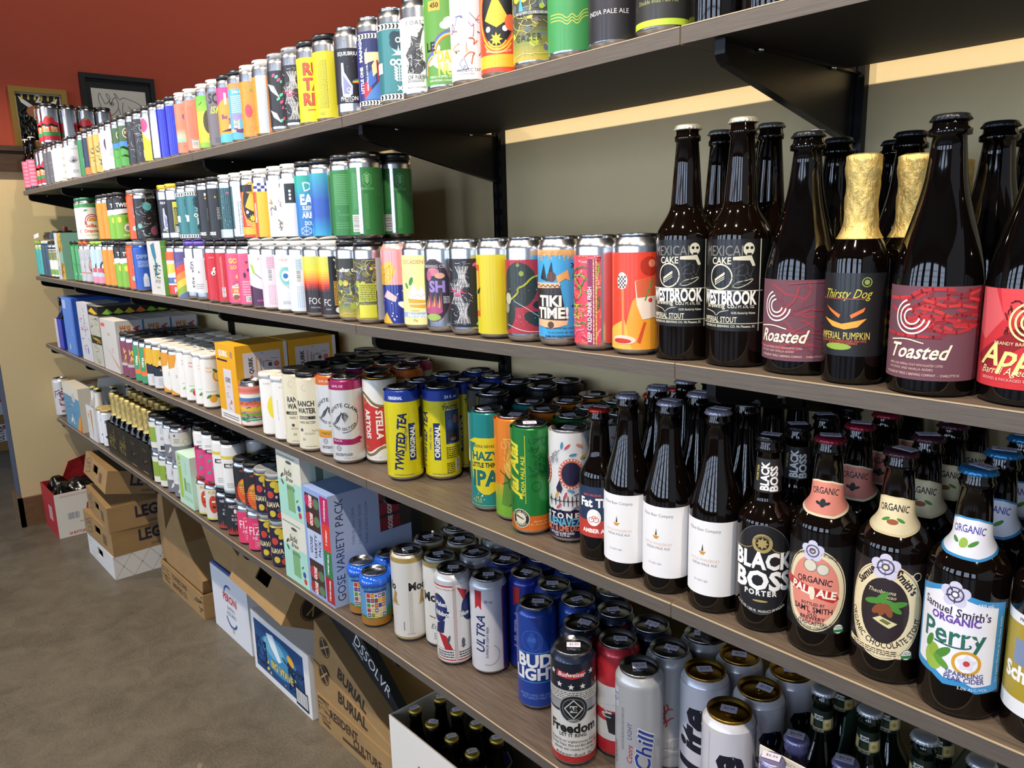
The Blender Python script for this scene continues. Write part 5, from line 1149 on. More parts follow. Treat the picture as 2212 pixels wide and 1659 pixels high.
def d_haw(L): L.wrap(0.05, 0.84, '#b9babf'); L.strokes(40, 3, ('#8a8b92', '#e2e2e6'), 9, 1, t0=0.55, t1=0.8); L.ell(-0.2, 0.42, 14, '#6a3a34', 24); L.ell(-0.3, 0.44, 9, '#c9988a', 16); L.text('HAWK', 0, 0.6, 6, '#5a5a62'); L.wrap(0.25, 0.27, '#d06a5a'); L.ell(0.3, 0.16, 7, '#77787f')
des('haw', 'c16', 'grey can with a dark red oval', d_haw)
def d_rock(L): L.wrap(0.05, 0.84, '#b7cfe2'); L.wrap(0.05, 0.2, '#e48aa8'); L.ell(0.1, 0.42, 27, '#26262b', 27); L.ell(0.1, 0.42, 20, '#e8e6e2', 20); L.text('ROCK', 0.1, 0.54, 7, '#f0eee8', arc=23, bold=2); L.rect(-0.9, 0.3, 0.9, 0.4, '#cf4a58'); L.text('PRIDE', 0.0, 0.35, 8, '#4a7a4a', bold=2, w=38); L.poly([(-0.2, 0.24), (0.4, 0.24), (0.1, 0.32)], '#4a7a4a')
des('rock', 'c16', 'pale blue and pink can with a black ring badge', d_rock)
def d_dkblue(L): L.wrap(0.05, 0.86, '#27445e'); L.text('STUDIO', -0.3, 0.4, 5, '#dfe6ec', rot=82, w=34); L.text('PLUS', 0.2, 0.42, 5, '#dfe6ec', rot=82, w=28); L.ell(0.8, 0.33, 6, '#eee')
des('dkblue', 'c16', 'slate blue can with upright white lettering', d_dkblue, neck='#27445e')
def d_tealy(L): L.wrap(0.05, 0.86, '#3aa9a6'); L.poly([(-1, 0.86), (1, 0.86), (0.4, 0.7), (-0.5, 0.74)], '#b8c83a'); L.text('Trail', 0.0, 0.52, 8, '#d8d44a', w=40); L.text('Lemon', 0.0, 0.42, 8, '#d8d44a', w=40); L.poly([(-0.2, 0.05), (1, 0.05), (1, 0.26), (-0.1, 0.2)], '#cfc9a4')
des('tealy', 'c16', 'teal can with yellow lettering', d_tealy)
def d_hops(L): L.wrap(0.05, 0.86, '#e4e2da'); L.wrap(0.5, 0.72, '#7a8238'); L.dots(50, 3, ('#5f6a28', '#98a04e'), 1.5, 3, t0=0.51, t1=0.71); L.wrap(0.8, 0.86, '#222'); L.wrap(0.74, 0.77, '#222'); L.wrap(0.1, 0.24, '#7aa63a'); L.text('IPA', 0.0, 0.17, 9, '#e6efd8', bold=2)
des('hops', 'c16', 'white can with a band of green hops', d_hops)
def d_bar(L, back=False):
    L.wrap(0.05, 0.84, '#2f7a3c', gap=(-0.46, -0.28)); hx = [(0.1 + 0.26 * math.cos(math.radians(60 * k + 30)), 0.70 + 0.085 * math.sin(math.radians(60 * k + 30))) for k in range(7)]; L.line(hx, 1.0, '#7ab87a'); L.line([(0.1, 0.65), (0.1, 0.76)], 1.2, '#8ac88a')
    for k in range(4):
        for sx in (-1, 1): L.line([(0.1, 0.66 + 0.025 * k), (0.1 + sx * 0.12, 0.685 + 0.025 * k)], 1.6, '#8ac88a')
    L.text('BARCLA', 0.1, 0.595, 4.5, '#7ab87a', w=24); L.fine(-0.12, 0.12, 0.12, 0.54, 4, '#5fa362', vert=True); L.fine(-0.72, 0.36, -0.5, 0.78, 3, '#5fa362', vert=True); L.bars(-0.66, 0.19, 17, 32, True)
    for k in range(16): L.line(bend([(0.5, 0.78 - 0.017 * k), (0.66, 0.772 - 0.017 * k), (0.82, 0.76 - 0.017 * k)], 1), 0.5, '#5fa362')
des('bar', 'c16', 'plain green can with a hexagon wheat badge', d_bar)
def d_bar2(L):
    L.wrap(0.05, 0.84, '#2f7a3c')
    for k in range(18): L.rect(-0.8, 0.78 - 0.021 * k, 0.95, 0.786 - 0.021 * k, '#6fb36f')
    for t in (0.14, 0.17, 0.2): L.rect(-0.8, t, 0.95, t + 0.005, '#6fb36f')
    L.text('S', -0.6, 0.35, 5, '#6fb36f', bold=0); L.text('OF HAVEN', -0.3, 0.3, 3.5, '#6fb36f', bold=0)
des('bar2', 'c16', 'plain green can with thin horizontal lines', d_bar2)
def d_eat(L): L.wrap(0.05, 0.84, '#2f78c0'); L.grad(0.5, 0.84, ('#2f78c0', '#2fa0a8', '#2aa890')); L.text('D', -0.25, 0.7, 19, '#eef4f4', bold=0, rot=10); L.text('EAT!', -0.05, 0.53, 20, '#eef4f4', bold=2, w=50); L.text('SLEEPY CITY', 0.05, 0.42, 8, '#dfe0c8', bold=2, w=46); L.rect(-0.6, 0.37, 0.85, 0.375, '#eef'); L.text('ARBORO', 0.1, 0.325, 11, '#f2f4f2', bold=2, w=52); L.text('DOUBLE IPA', 0.15, 0.22, 8, '#cfe0e8', bold=2, w=46)
def hexn(L, q, t, r): L.line([(q + r / 26 * math.cos(math.radians(60 * k + 30)), t + r / 157 * math.sin(math.radians(60 * k + 30))) for k in range(7)], 1.1, '#d8ecf6'); [L.line([(q, t), (q + r / 26 * math.cos(math.radians(60 * k + 30)), t + r / 157 * math.sin(math.radians(60 * k + 30)))], 0.8, '#d8ecf6') for k in range(6)]
_eat = d_eat
def d_eatx(L): _eat(L); hexn(L, 0.25, 0.12, 9); hexn(L, -0.45, 0.12, 9)
des('eat', 'c16', 'blue and teal can with big hand lettering', d_eatx)
def d_eat2(L): L.wrap(0.05, 0.84, '#2f5ab8', gap=(0.1, 0.9)); L.grad(0.05, 0.3, ('#2fa0d0', '#2f5ab8'), -1.2, 0.1); L.grad(0.5, 0.84, ('#2f5ab8', '#3aa0b8'), -1.2, 0.1)
des('eat2', 'c16', 'blue can with a wide bare silver strip', d_eat2)
def d_mm(L): L.wrap(0.05, 0.83, '#e2e2e4'); ribbons(L, 3, ('#9aa2b4', '#c9a08c', '#d8b86a', '#8f98a4')); L.text('MM', 0.15, 0.755, 9, '#2a2a30', bold=0, sp=0.15, w=50)
def d_mm2(L): L.wrap(0.05, 0.83, '#dcdcde'); L.rect(-0.75, 0.5, -0.05, 0.76, '#1a1a1c'); [L.ell(-0.42, 0.56 + 0.05 * k, 3, '#e8e8e8') for k in range(3)]; L.bars(0.45, 0.52, 15, 26, True); L.fine(0.35, 0.1, 0.95, 0.4, 5, '#8a8a90', vert=True); L.rect(0.2, 0.64, 0.7, 0.8, '#ececee'); L.fine(0.25, 0.65, 0.65, 0.79, 5, '#8a8a90', vert=True)
des('mm', 'c16', 'white can with thin looping pastel ribbons', d_mm); des('mm2', 'c16', 'white can with a black panel and barcode', d_mm2)
def d_mech2(L): d_mech(L, 0.82); L.rect(-1.2, 0.72, 1.2, 0.82, '#1d1d20'); L.text('MM', 0.1, 0.77, 9, '#e2552e', bold=0, sp=0.1, w=44)
def d_mech3(L): L.wrap(0.05, 0.82, '#f0b52e'); L.rect(0.55, 0.05, 1.3, 0.72, '#e2552e'); L.rect(0.75, 0.05, 1.3, 0.45, '#1d1d20'); L.checker(-0.9, 0.70, 1.1, 0.82, 8, 3, '#2a2f8a', '#f2efe8'); L.rect(-0.95, 0.05, -0.75, 0.7, '#e2552e'); L.text('MECHANIC', -0.86, 0.4, 6, '#f6efe2', rot=90, bold=2, w=54)
des('mech2', 'c16', 'orange and yellow can with a black motif on the upper layer', d_mech2); des('mech3', 'c16', 'yellow can with a blue and white checker band', d_mech3)
def d_glit(L): L.wrap(0.18, 0.82, '#1f4a4c'); L.dots(150, 4, ('#3f7f7e', '#8fb8b4', '#16383a', '#cfe0dc', '#2a5f60'), 0.6, 1.5, t0=0.19, t1=0.8, m=4); L.wrap(0.05, 0.18, '#b9cdd6'); L.text('MM', -0.2, 0.735, 7, '#c8508a', bold=0, w=40); L.fine(-0.6, 0.09, 0.2, 0.13, 2, '#e8eef2')
def d_glit2(L): L.wrap(0.18, 0.82, '#1f4a4c', gap=(-0.75, 0.1)); L.dots(60, 9, ('#3f7f7e', '#8fb8b4', '#16383a', '#cfe0dc'), 0.6, 1.5, s0=0.15, t0=0.19, t1=0.8, m=4); L.rect(-0.6, 0.64, -0.2, 0.8, '#c9d0d4'); L.fine(-0.5, 0.1, 0.0, 0.6, 3, '#8fa0a6', vert=True)
des('glit', 'c16', 'dark teal glitter can', d_glit, fin='g'); des('glit2', 'c16', 'dark teal glitter can with a silver strip', d_glit2, fin='g')
def d_blkst(L):
    L.wrap(0.05, 0.84, '#1b1a1c')
    for k in range(20): L.line([(-0.95 + 0.1 * k, 0.06), (-0.93 + 0.1 * k, 0.82)], 0.5, '#3c3a3e')
    L.star(-0.35, 0.7, 4, '#e6d23a', 4, 0.3); L.fine(-0.3, 0.34, 0.5, 0.54, 8, '#b9b4b0'); L.text('ORIS', -0.8, 0.12, 8, '#eee', bold=2)
def d_blkst2(L): d_blkst(L); L.text('INT', -0.2, 0.76, 7, '#eee', bold=2); L.ell(0.2, 0.52, 8, '#e8e4de', 13); L.poly([(-0.1, 0.62), (0.3, 0.7), (0.3, 0.74), (-0.1, 0.66)], '#e6c83a'); L.poly([(0.3, 0.26), (0.7, 0.3), (0.5, 0.18)], '#d85a2a')
des('blkst', 'c16', 'black can with fine upright lines', d_blkst); des('blkst2', 'c16', 'black can with a white skull and yellow beam', d_blkst2)
def d_phot2(L): L.wrap(0.15, 0.74, '#23242f'); L.rect(-0.45, 0.16, 0.0, 0.7, '#d8d43a'); L.rect(-0.4, 0.17, -0.05, 0.6, '#23242f'); L.fine(-0.38, 0.3, -0.05, 0.58, 4, '#d8d43a', vert=True); L.bars(-0.2, 0.22, 9, 16, True); L.poly([(0.1, 0.5), (1, 0.4), (1, 0.43), (0.1, 0.54)], '#e8e6ee')
des('phot2', 'c16', 'silver can with navy label and a yellow-framed text panel', d_phot2)

# cartons among the cans
def f_bird(L):
    L.rect(-1, 0, 1, 1, '#d3d2cf'); L.poly([(-0.5, 0.93), (0.1, 0.97), (0.25, 0.7), (-0.05, 0.62), (-0.35, 0.75)], '#3f7f9c'); L.poly([(0.0, 0.7), (0.35, 0.6), (0.1, 0.42), (-0.3, 0.3), (-0.1, 0.5)], '#357a98'); L.ell(0.25, 0.63, 6, '#e6e4df')
    L.strokes(14, 3, ('#4a6a44', '#3a5238'), 22, 3, -0.3, 0.32, 0.7, 0.55); L.text('Juicy Jay', 0.1, 0.27, 12, '#3a3f40', shear=0.3, bold=0, w=46); L.text('RIESLING', 0.1, 0.14, 6, '#9ab88a', w=30)
def f_sun(L):
    L.rect(-1, 0, 1, 1, '#c9cfd8'); L.rect(-0.1, 0, 1, 1, '#c9a53a'); L.strokes(40, 3, ('#b8742a', '#e0c04a', '#8a5a24'), 26, 5, -0.05, 0.05, 0.95, 0.95, 90); L.rect(0.0, 0.35, 1, 0.6, '#7fae98'); L.rect(-0.75, 0.3, -0.4, 0.85, '#dfe0d8'); L.fine(-0.72, 0.1, -0.4, 0.28, 5, '#6a7484'); L.strokes(10, 4, ('#c0a878',), 16, 3, -0.7, 0.32, -0.42, 0.75)
def f_bird_at(x): z = base_z(2, x, 0.06); carton('drink_carton', 'tall white carton with a blue bird drawing among the second shelf cans', x - 0.062, x + 0.062, 0.012, 0.145, z, z + 0.163, '#d3d2cf', f_bird, lambda L: L.rect(-1, 0, 1, 1, '#6ab04a'))
def f_sun_at(x): z = base_z(2, x, 0.06); carton('drink_carton', 'pale carton with golden sunflower painting beside the green four-pack', x - 0.06, x + 0.06, 0.012, 0.146, z, z + 0.195, '#86b8a4', f_sun, lambda L: L.rect(-1, 0, 1, 1, '#86b8a4'))
LO = [  # lower layer
    (1376, 'cocktail', DES['cocktail'].desc), (1292, 'coldfresh', DES['coldfresh'].desc), (1213, 'tiki', DES['tiki'].desc), (1141, 'space', DES['space'].desc), (1078, 'yel', DES['yel'].desc),
    (1017, 'skel', 'black can with white skeletal hands and pink petals on the second shelf'), (963, 'oval', DES['oval'].desc), (914, 'mering', DES['mering'].desc), (870, 'lady', DES['lady'].desc),
    (765, 813, 'gazer2', 'gazer3', 'k', 'four-pack with dark lightning pattern under the green-canned pack'),
    (697, 729, 'fogy', 'fogy2', 'w', 'four-pack of cans fading from yellow to red and black treetops'),
    (634, 663, 'eye', 'eye2', 'w', 'white four-pack with a teal eye drawing'), (576, 603, 'avo', 'avo2', 'w', 'white and purple four-pack with a cut fruit drawing'),
    (527, 549, 'burger', 'burger2', 'k', 'pink four-pack with yellow lettering and cartoon drink box'), (478, 503, 'reds', 'reds2', 'k', 'bright red four-pack with cartoon eyes'),
    (434, 452, 'equi', 'equi2', 'p', 'white four-pack with heavy black lettering and purple carrier'), (393, 412, 'rain2', 'rain', 'k', 'four-pack of rainbow-banded cans')]
LO2 = [(303, 322, 'orblk', 'blu2', 'gy', 'four-pack of orange and blue cans with planets on the second shelf'), (277, 290, 'twist', 'twist', 'k', 'green and black lemon four-pack standing on the second shelf'),
    (250, 264, 'three', 'three', 'k', 'orange four-pack with yellow 3 standing on the second shelf'), (223, 237, 'rock', 'rock', 'l', 'pale blue and pink four-pack with lime carrier'), (199, 210, 'haw', 'haw', 'o', 'grey four-pack with dark red oval and orange carrier'),
    (179, 190, 'grn2', 'grn2', 'k', 'shiny green four-pack on the second shelf')]
row(2, 0.043, LO + LO2 + [(366, 0.0622, f_bird_at), (154, 0.0602, f_sun_at), (129, 138, 'hops', 'hops', 'k', 'white four-pack with a band of green hops'), (114, 124, 'dkblue', 'dkblue', 'w', 'slate blue four-pack with white carrier'), (102, 110, 'tealy', 'tealy', 'l', 'teal four-pack with yellow lettering')])
UZ = 0.1625
UP = [(750, 806, 'bar2', 'bar', 'k', 'plain green four-pack with wheat badge stacked on the upper layer'), (678, 712, 'eat', 'eat2', 'k', 'blue and teal four-pack with big hand lettering'), (621, 648, 'mm', 'mm2', 'w', 'white four-pack with thin looping pastel ribbons'),
    (558, 587, 'mech2', 'mech3', 'w', 'orange and yellow four-pack with checker band'), (513, 534, 'glit', 'glit2', 'w', 'dark teal glitter four-pack with white carrier'), (462, 485, 'blkst2', 'blkst', 'k', 'black four-pack with fine upright lines'),
    (416, 438, 'folk', 'folk2', 'k', 'teal folk-flower four-pack stacked on the second shelf'), (373, 396, 'photon', 'phot2', 'y', 'silver and navy flask four-pack with yellow carrier')]
row(2, 0.043, UP + [(303, 326, 'orblk', 'hypno', 'gy', 'four-pack of orange and black planet cans stacked on the upper layer'), (262, 275, 'twist', 'twist', 'k', 'green and black lemon four-pack stacked on the upper layer'), (239, 252, 'three', 'three', 'k', 'orange four-pack with yellow 3 stacked on a lower pack'), (186, 205, 'sobe', 'sobe', 'g', 'white four-pack with red rainbow arch and green carrier')], UZ)

# odd black plastic lid bundle lying over the teal and slate packs
P = put(2, 112, 0.05, 0.167); z = base_z(2, P[0], 0.1) + 0.1668
r = link('plastic_handle', None, None, (P[0], 0.04, z)); tag(r, 'black moulded plastic crate handle with red knob lying on cans', 'handle')
b = MB(); pts = [(0.09 * math.copysign(abs(math.cos(a)) ** 0.5, math.cos(a)), 0.06 + 0.075 * math.copysign(abs(math.sin(a)) ** 0.5, math.sin(a))) for a in [2 * math.pi * i / 28 for i in range(28)]]
b.slab(pts, 0, 0.02); b.slab([(p[0] * 0.93, 0.06 + (p[1] - 0.06) * 0.93) for p in pts], 0.02, 0.032); b.slab([(p[0] * 0.5 - 0.02, 0.06 + (p[1] - 0.06) * 0.5) for p in pts], 0.032, 0.038)
link('handle_body', b.mesh('handle_body', mat('black_moulded_plastic', '#1b1b1b', 0.3)), r)
b = MB(); b.lathe([(0.011, 0.03), (0.012, 0.034), (0.012, 0.052), (0.010, 0.055)], 16, 0.035, 0.06); link('knob', b.mesh('knob', mat('dark_red_plastic', '#5a1414', 0.4)), r)
b = MB(); b.hexa([(-0.13, -0.035, 0.004), (-0.02, -0.036, 0.012), (-0.02, -0.0355, 0.012), (-0.13, -0.0345, 0.004), (-0.13, -0.035, 0.022), (-0.02, -0.036, 0.030), (-0.02, -0.0355, 0.030), (-0.13, -0.0345, 0.022)])
t_ = link('paper_strip', b.mesh('paper_strip', mat('white_paper', '#e6e4de', 0.7)), r)

# ------------------------------------------------------------------ second shelf bottles
def l_mexcake(L):
    L.wrap(0.15, 0.52, '#0a090a'); c = '#cfcab4'
    L.text('MEXICAN', -0.18, 0.475, 12, '#77756e', bold=0, w=58); L.text('CAKE', -0.3, 0.435, 8, c, w=26); L.ell(0.55, 0.48, 6.5, c, 7.5); L.ell(0.5, 0.485, 1.8, '#111'); L.ell(0.62, 0.485, 1.8, '#111'); L.rect(0.5, 0.455, 0.62, 0.465, '#111')
    L.poly([(0.1, 0.45), (0.62, 0.455), (0.72, 0.415), (0.65, 0.412), (0.58, 0.435), (0.1, 0.437)], c); L.ring(-0.3, 0.37, 15, 1.6, c); L.poly([(-0.5, 0.36), (-0.15, 0.39), (-0.15, 0.36), (-0.48, 0.335)], c)
    for k in range(3): L.line([(-0.45, 0.352 - 0.008 * k), (-0.15, 0.376 - 0.008 * k)], 1.2, '#100f10')
    L.line(bend([(0.1, 0.33), (0.3, 0.325), (0.6, 0.345), (0.7, 0.365), (0.5, 0.355), (0.25, 0.35), (0.1, 0.33)], 2), 1.0, c); L.strokes(16, 4, ('#4a4a46',), 14, 0.7, 0.0, 0.34, 0.7, 0.43); L.rect(-1, 0.313, 0.9, 0.316, c)
    L.text('WESTBROOK', -0.1, 0.287, 15, '#f0eee6', bold=2, w=70); L.text('brewing co.', -0.3, 0.255, 6, c, w=40); L.text('1 PT. 6 FL. OZ.', 0.5, 0.25, 3.2, c, w=22); L.text('10.5% Alcohol by Volume', 0.45, 0.225, 2.6, c, w=28); L.line(bend([(-0.8, 0.235), (-0.5, 0.228), (-0.4, 0.21), (-0.3, 0.228), (0.0, 0.235)], 2), 1.0, c)
    L.text('IMPERIAL STOUT', -0.35, 0.197, 6.5, c, w=46); L.rect(-1, 0.18, 0.95, 0.183, c); L.text('WESTBROOK BREWING CO. Mt Pleasant, SC', -0.05, 0.17, 2.8, c, w=66); L.rect(0.82, 0.15, 0.84, 0.52, c)
def l_mexcake2(L): l_mexcake(L); L.rect(0.845, 0.44, 1.1, 0.445, '#e4dfc6'); L.text('MEXC', 0.95, 0.455, 8, '#e4dfc6', w=18); L.fine(0.86, 0.24, 1.0, 0.42, 7, '#c9c5b0')
MCX = '#140a06'
F2 = Field(2); F2.block(-0.6, put(2, 1376, 0.043)[0] + 0.0335, 0, 0.08)
mc = lambda px, y, lab, **k: F2.add(put(2, px, y)[0], y, 0.0366, lambda q: bottle('bomber', q, lab, glass='#0d0603', rot=-0.28, **k))
mc(1474, 0.050, 'brown bomber bottle with black skull-and-revolver label, cream crown', cap='#d8d2bc', body=('mex', l_mexcake), group='bombers with black skull labels')
mc(1592, 0.052, 'brown bomber bottle with black skull-and-revolver label, cream crown', cap='#d8d2bc', body=('mex', l_mexcake), group='bombers with black skull labels')
for px, y in ((1552, 0.135), (1672, 0.135), (1640, 0.215)):
    mc(px, y, 'brown bomber bottle standing behind the two black-labelled bombers', cap='#77756c', body=('mex', l_mexcake), group='bombers in the back rows')
def l_roast(word, bg, red):
    def f(L):
        L.wrap(0.06, 0.40, bg); L.strokes(34, 3 if red else 5, (('#b03038', '#c03a3a', '#8a2a34') if red else ('#8a4450', '#a03a44', '#74404c')), 34, 3.0 if red else 1.6, -0.98, 0.22 if red else 0.08, 0.98, 0.39, 8)
        q = -0.45 if not red else -0.3
        for k in range(3): L.ring(q, 0.29, 17 - 4.5 * k, 1.6, '#ece6e2', 22, 110 - 8 * k, 350)
        L.text(word, q + 0.12, 0.165, 14, '#f2e4cc', shear=0.35, bold=1, w=56); L.line(bend([(q - 0.45, 0.20), (q - 0.1, 0.21), (q + 0.3, 0.195)], 2), 1.2, '#f2e4cc')
        L.text('BARREL AGED IMPERIAL STOUT WITH ROASTED COFFEE', q + 0.1, 0.115, 2.2, '#d8b8ac', bold=0, w=52); L.text('COCONUT AND VANILLA ADDED', q, 0.1, 2.2, '#d8b8ac', bold=0, w=44); L.text('PACKAGED BY TRIPLE C BREWING COMPANY  -  CHARLOTTE NC', -0.05, 0.08, 2.4, '#dcc0b4', bold=0, w=72)
    return f
def l_apple(L):
    L.wrap(0.06, 0.40, '#c23038'); L.poly([(-1, 0.4), (-0.6, 0.4), (-0.35, 0.3), (-0.75, 0.22), (-1, 0.28)], '#d05a60'); L.poly([(-0.5, 0.4), (0.6, 0.4), (0.7, 0.35), (-0.35, 0.29)], '#d8444a'); L.poly([(-0.9, 0.16), (0.2, 0.3), (0.9, 0.38), (0.9, 0.3), (0.0, 0.2), (-0.7, 0.1)], '#8a1c26')
    L.strokes(30, 4, ('#5a1018',), 6, 1.4, -0.4, 0.24, 0.9, 0.36, 80, 2)
    for k in range(3): L.ring(0.2, 0.29, 18 - 4.5 * k, 1.8, '#e6dc9a', 22, 110, 350)
    L.text('Apple', -0.05, 0.175, 20, '#dcd98a', shear=0.35, bold=1, w=76); L.text('Barrel Aged Sour', -0.1, 0.12, 7, '#e8dcae', shear=0.35, bold=0, w=60); L.text('BREWED & PACKAGED BY TRIPLE C', -0.1, 0.09, 2.6, '#e0b0a8', bold=0, w=56); L.text('BRANDY BARREL SOAKED', 0.1, 0.215, 3, '#e8dcae', bold=0)
fm = lambda px, y, lab, **k: F2.add(put(2, px, y)[0], y, 0.0394, lambda q: bottle('farm', q, lab, glass='#070505', cap='#2a2a2e', rot=-0.2, **k))
fm(1722, 0.055, 'dark bottle with plain plum label', body=('roast', l_roast('Roasted', '#6b4550', False)), mt=M_INKF, price='$18.99')
fm(1996, 0.052, 'dark bottle with plum label brushed with red', body=('toast', l_roast('Toasted', '#6b4550', True)), mt=M_INKF)
fm(2190, 0.052, 'dark bottle with bright red label', body=('apple', l_apple), mt=M_INKF)
for px, y in ((1826, 0.150), (1932, 0.150), (2098, 0.150)): fm(px, y, 'dark bottle in the row behind the plum and red labels', group='dark bottles in the second row of the second shelf', body=('roast', l_roast('Roasted', '#6b4550', False)), mt=M_INKF)
for px, y in ((1905, 0.245), (2160, 0.245)): fm(px, y, 'dark bottle in the rearmost row against the wall', group='dark bottles against the wall on the second shelf')
def l_thirsty(L):
    L.wrap(0.13, 0.50, '#17181a'); L.text('Thirsty Dog', -0.15, 0.41, 9, '#c9bf3a', shear=0.35, bold=0, w=50); L.rect(-0.9, 0.385, 0.55, 0.388, '#b03a2a'); L.ring(0.5, 0.46, 5, 1, '#8a9a4a'); L.ell(0.5, 0.46, 2.6, '#8a9a4a')
    L.poly([(-0.75, 0.355), (-0.25, 0.315), (-0.3, 0.30), (-0.6, 0.33)], '#e8722a'); L.poly([(0.5, 0.35), (0.05, 0.315), (0.1, 0.30), (0.45, 0.33)], '#e8722a'); L.poly([(-0.8, 0.30), (-0.2, 0.275), (0.55, 0.30), (0.3, 0.262), (-0.1, 0.25), (-0.5, 0.262)], '#f0a03a')
    L.text('IMPERIAL PUMPKIN', -0.15, 0.222, 7.5, '#d8c05a', bold=0, w=54); L.text('ALE AGED WITH PUMPKIN HONEY AND SPICE', -0.2, 0.198, 2, '#c8502a', w=50); L.text('IN BOURBON BARRELS', -0.15, 0.188, 2, '#c8502a', w=36); L.ell(-0.3, 0.172, 14, '#8aa83a', 3.5)
FOIL1 = foil_mesh('long12', 148, 3)
th = lambda px, y, lab, **k: F2.add(put(2, px, y)[0], y, 0.0307, lambda q: bottle('long12', q, lab, glass='#080403', rot=-0.2, foil=FOIL1, body=('thirsty', l_thirsty), **k))
th(1850, 0.050, 'gold-foiled bottle with black pumpkin label in front')
th(1938, 0.121, 'gold-foiled bottle half hidden behind the pumpkin-label bottle', group='gold-foiled pumpkin bottles behind')
th(1985, 0.190, 'gold-foiled bottle half hidden behind the pumpkin-label bottle', group='gold-foiled pumpkin bottles behind')
F2.solve()
# top shelf: two dark bottles at the near end
def l_topb(L): L.wrap(0.2, 0.5, '#16161a'); L.ell(-0.3, 0.3, 14, '#3f78c0', 12); L.text('S', 0.5, 0.3, 14, '#c8402e', bold=2)
for px, k in ((1552, 0), (1660, 1)):
    q = put(1, 1552, 0.055); q = (q[0] + 0.0682 * k,); bottle('boss', (q[0], 0.055, base_z(1, q[0], 0.04)), ('dark bottle beside the charcoal can on the top shelf', 'dark bottle next to another bottle above the bracket')[k], body=('topb', l_topb))

# pink knit-label bottles at the far end of the top shelf
def l_knit(L):
    L.wrap(0.06, 0.56, '#d8607e'); L.rect(0.55, 0.06, 1.6, 0.56, '#3f9a3a')
    for r_ in range(7): [L.line([(-0.9 + 0.2 * k, 0.08 + 0.07 * r_), (-0.8 + 0.2 * k, 0.11 + 0.07 * r_), (-0.7 + 0.2 * k, 0.08 + 0.07 * r_)], 2.2, '#eeb0bf') for k in range(7)]
for k, px in enumerate((72, 84)):
    q = put(1, px, 0.036); bottle('long12', (q[0], 0.036, base_z(1, q[0], 0.03)), ('brown bottle with pink knit-pattern label at the end of the shelf', 'brown bottle with pink knit-pattern label beside the red-capped cans')[k], cap='#d8d4c8', body=('knit', l_knit))
# ================================================================== third shelf
def lid_at(F, dn, px, py, label=None, rot=0.0, group=None, price=None, cap=None):
    """a can whose lid centre is seen at (px, py)"""
    H, R, n = KIND[DES[dn].kind]; p = put2(F.sh, px, py, H / 1000 - 0.001)
    F.add(p[0], p[1], R / 1000, lambda q: can(dn, q, rot, label, group, price=price, cap=cap))
def d_stella(L):
    L.wrap(0.05, 0.98, '#e9e7e2'); g = '#b59a55'
    L.poly([(-1, 0.72), (-0.75, 0.80), (-0.4, 0.75), (-0.05, 0.69), (0.35, 0.66), (0.7, 0.7), (1, 0.66), (1, 0.2), (0.6, 0.24), (0.2, 0.2), (-0.2, 0.15), (-0.6, 0.13), (-1, 0.18)], '#c8352c')
    for pts in ([(-1, 0.76), (-0.7, 0.84), (-0.3, 0.79), (0.1, 0.71), (0.5, 0.68), (1, 0.68)], [(-1, 0.16), (-0.5, 0.10), (0.0, 0.12), (0.4, 0.2), (1, 0.22)]):
        L.line(bend(pts, 3), 5.5, '#57461f'); L.line(bend(pts, 3), 3.4, g)
    for q, t in ((-0.5, 0.74), (-0.75, 0.7), (-0.55, 0.17), (-0.75, 0.22)): L.ring(q, t, 7, 2.4, g, 14, 30, 330)
    L.text('STELLA', 0.42, 0.47, 14, '#f4f1ea', rot=-90, bold=2, w=62); L.text('ARTOIS', -0.34, 0.47, 14, '#f4f1ea', rot=-90, bold=2, w=64); L.text('25 FL. OZ.', 0.2, 0.085, 3, '#b0a890', bold=0)
des('stella', 'c24', 'tall white can with red label and gold scrolls', d_stella, neck='#e9e7e2', gold=True, fin='g')
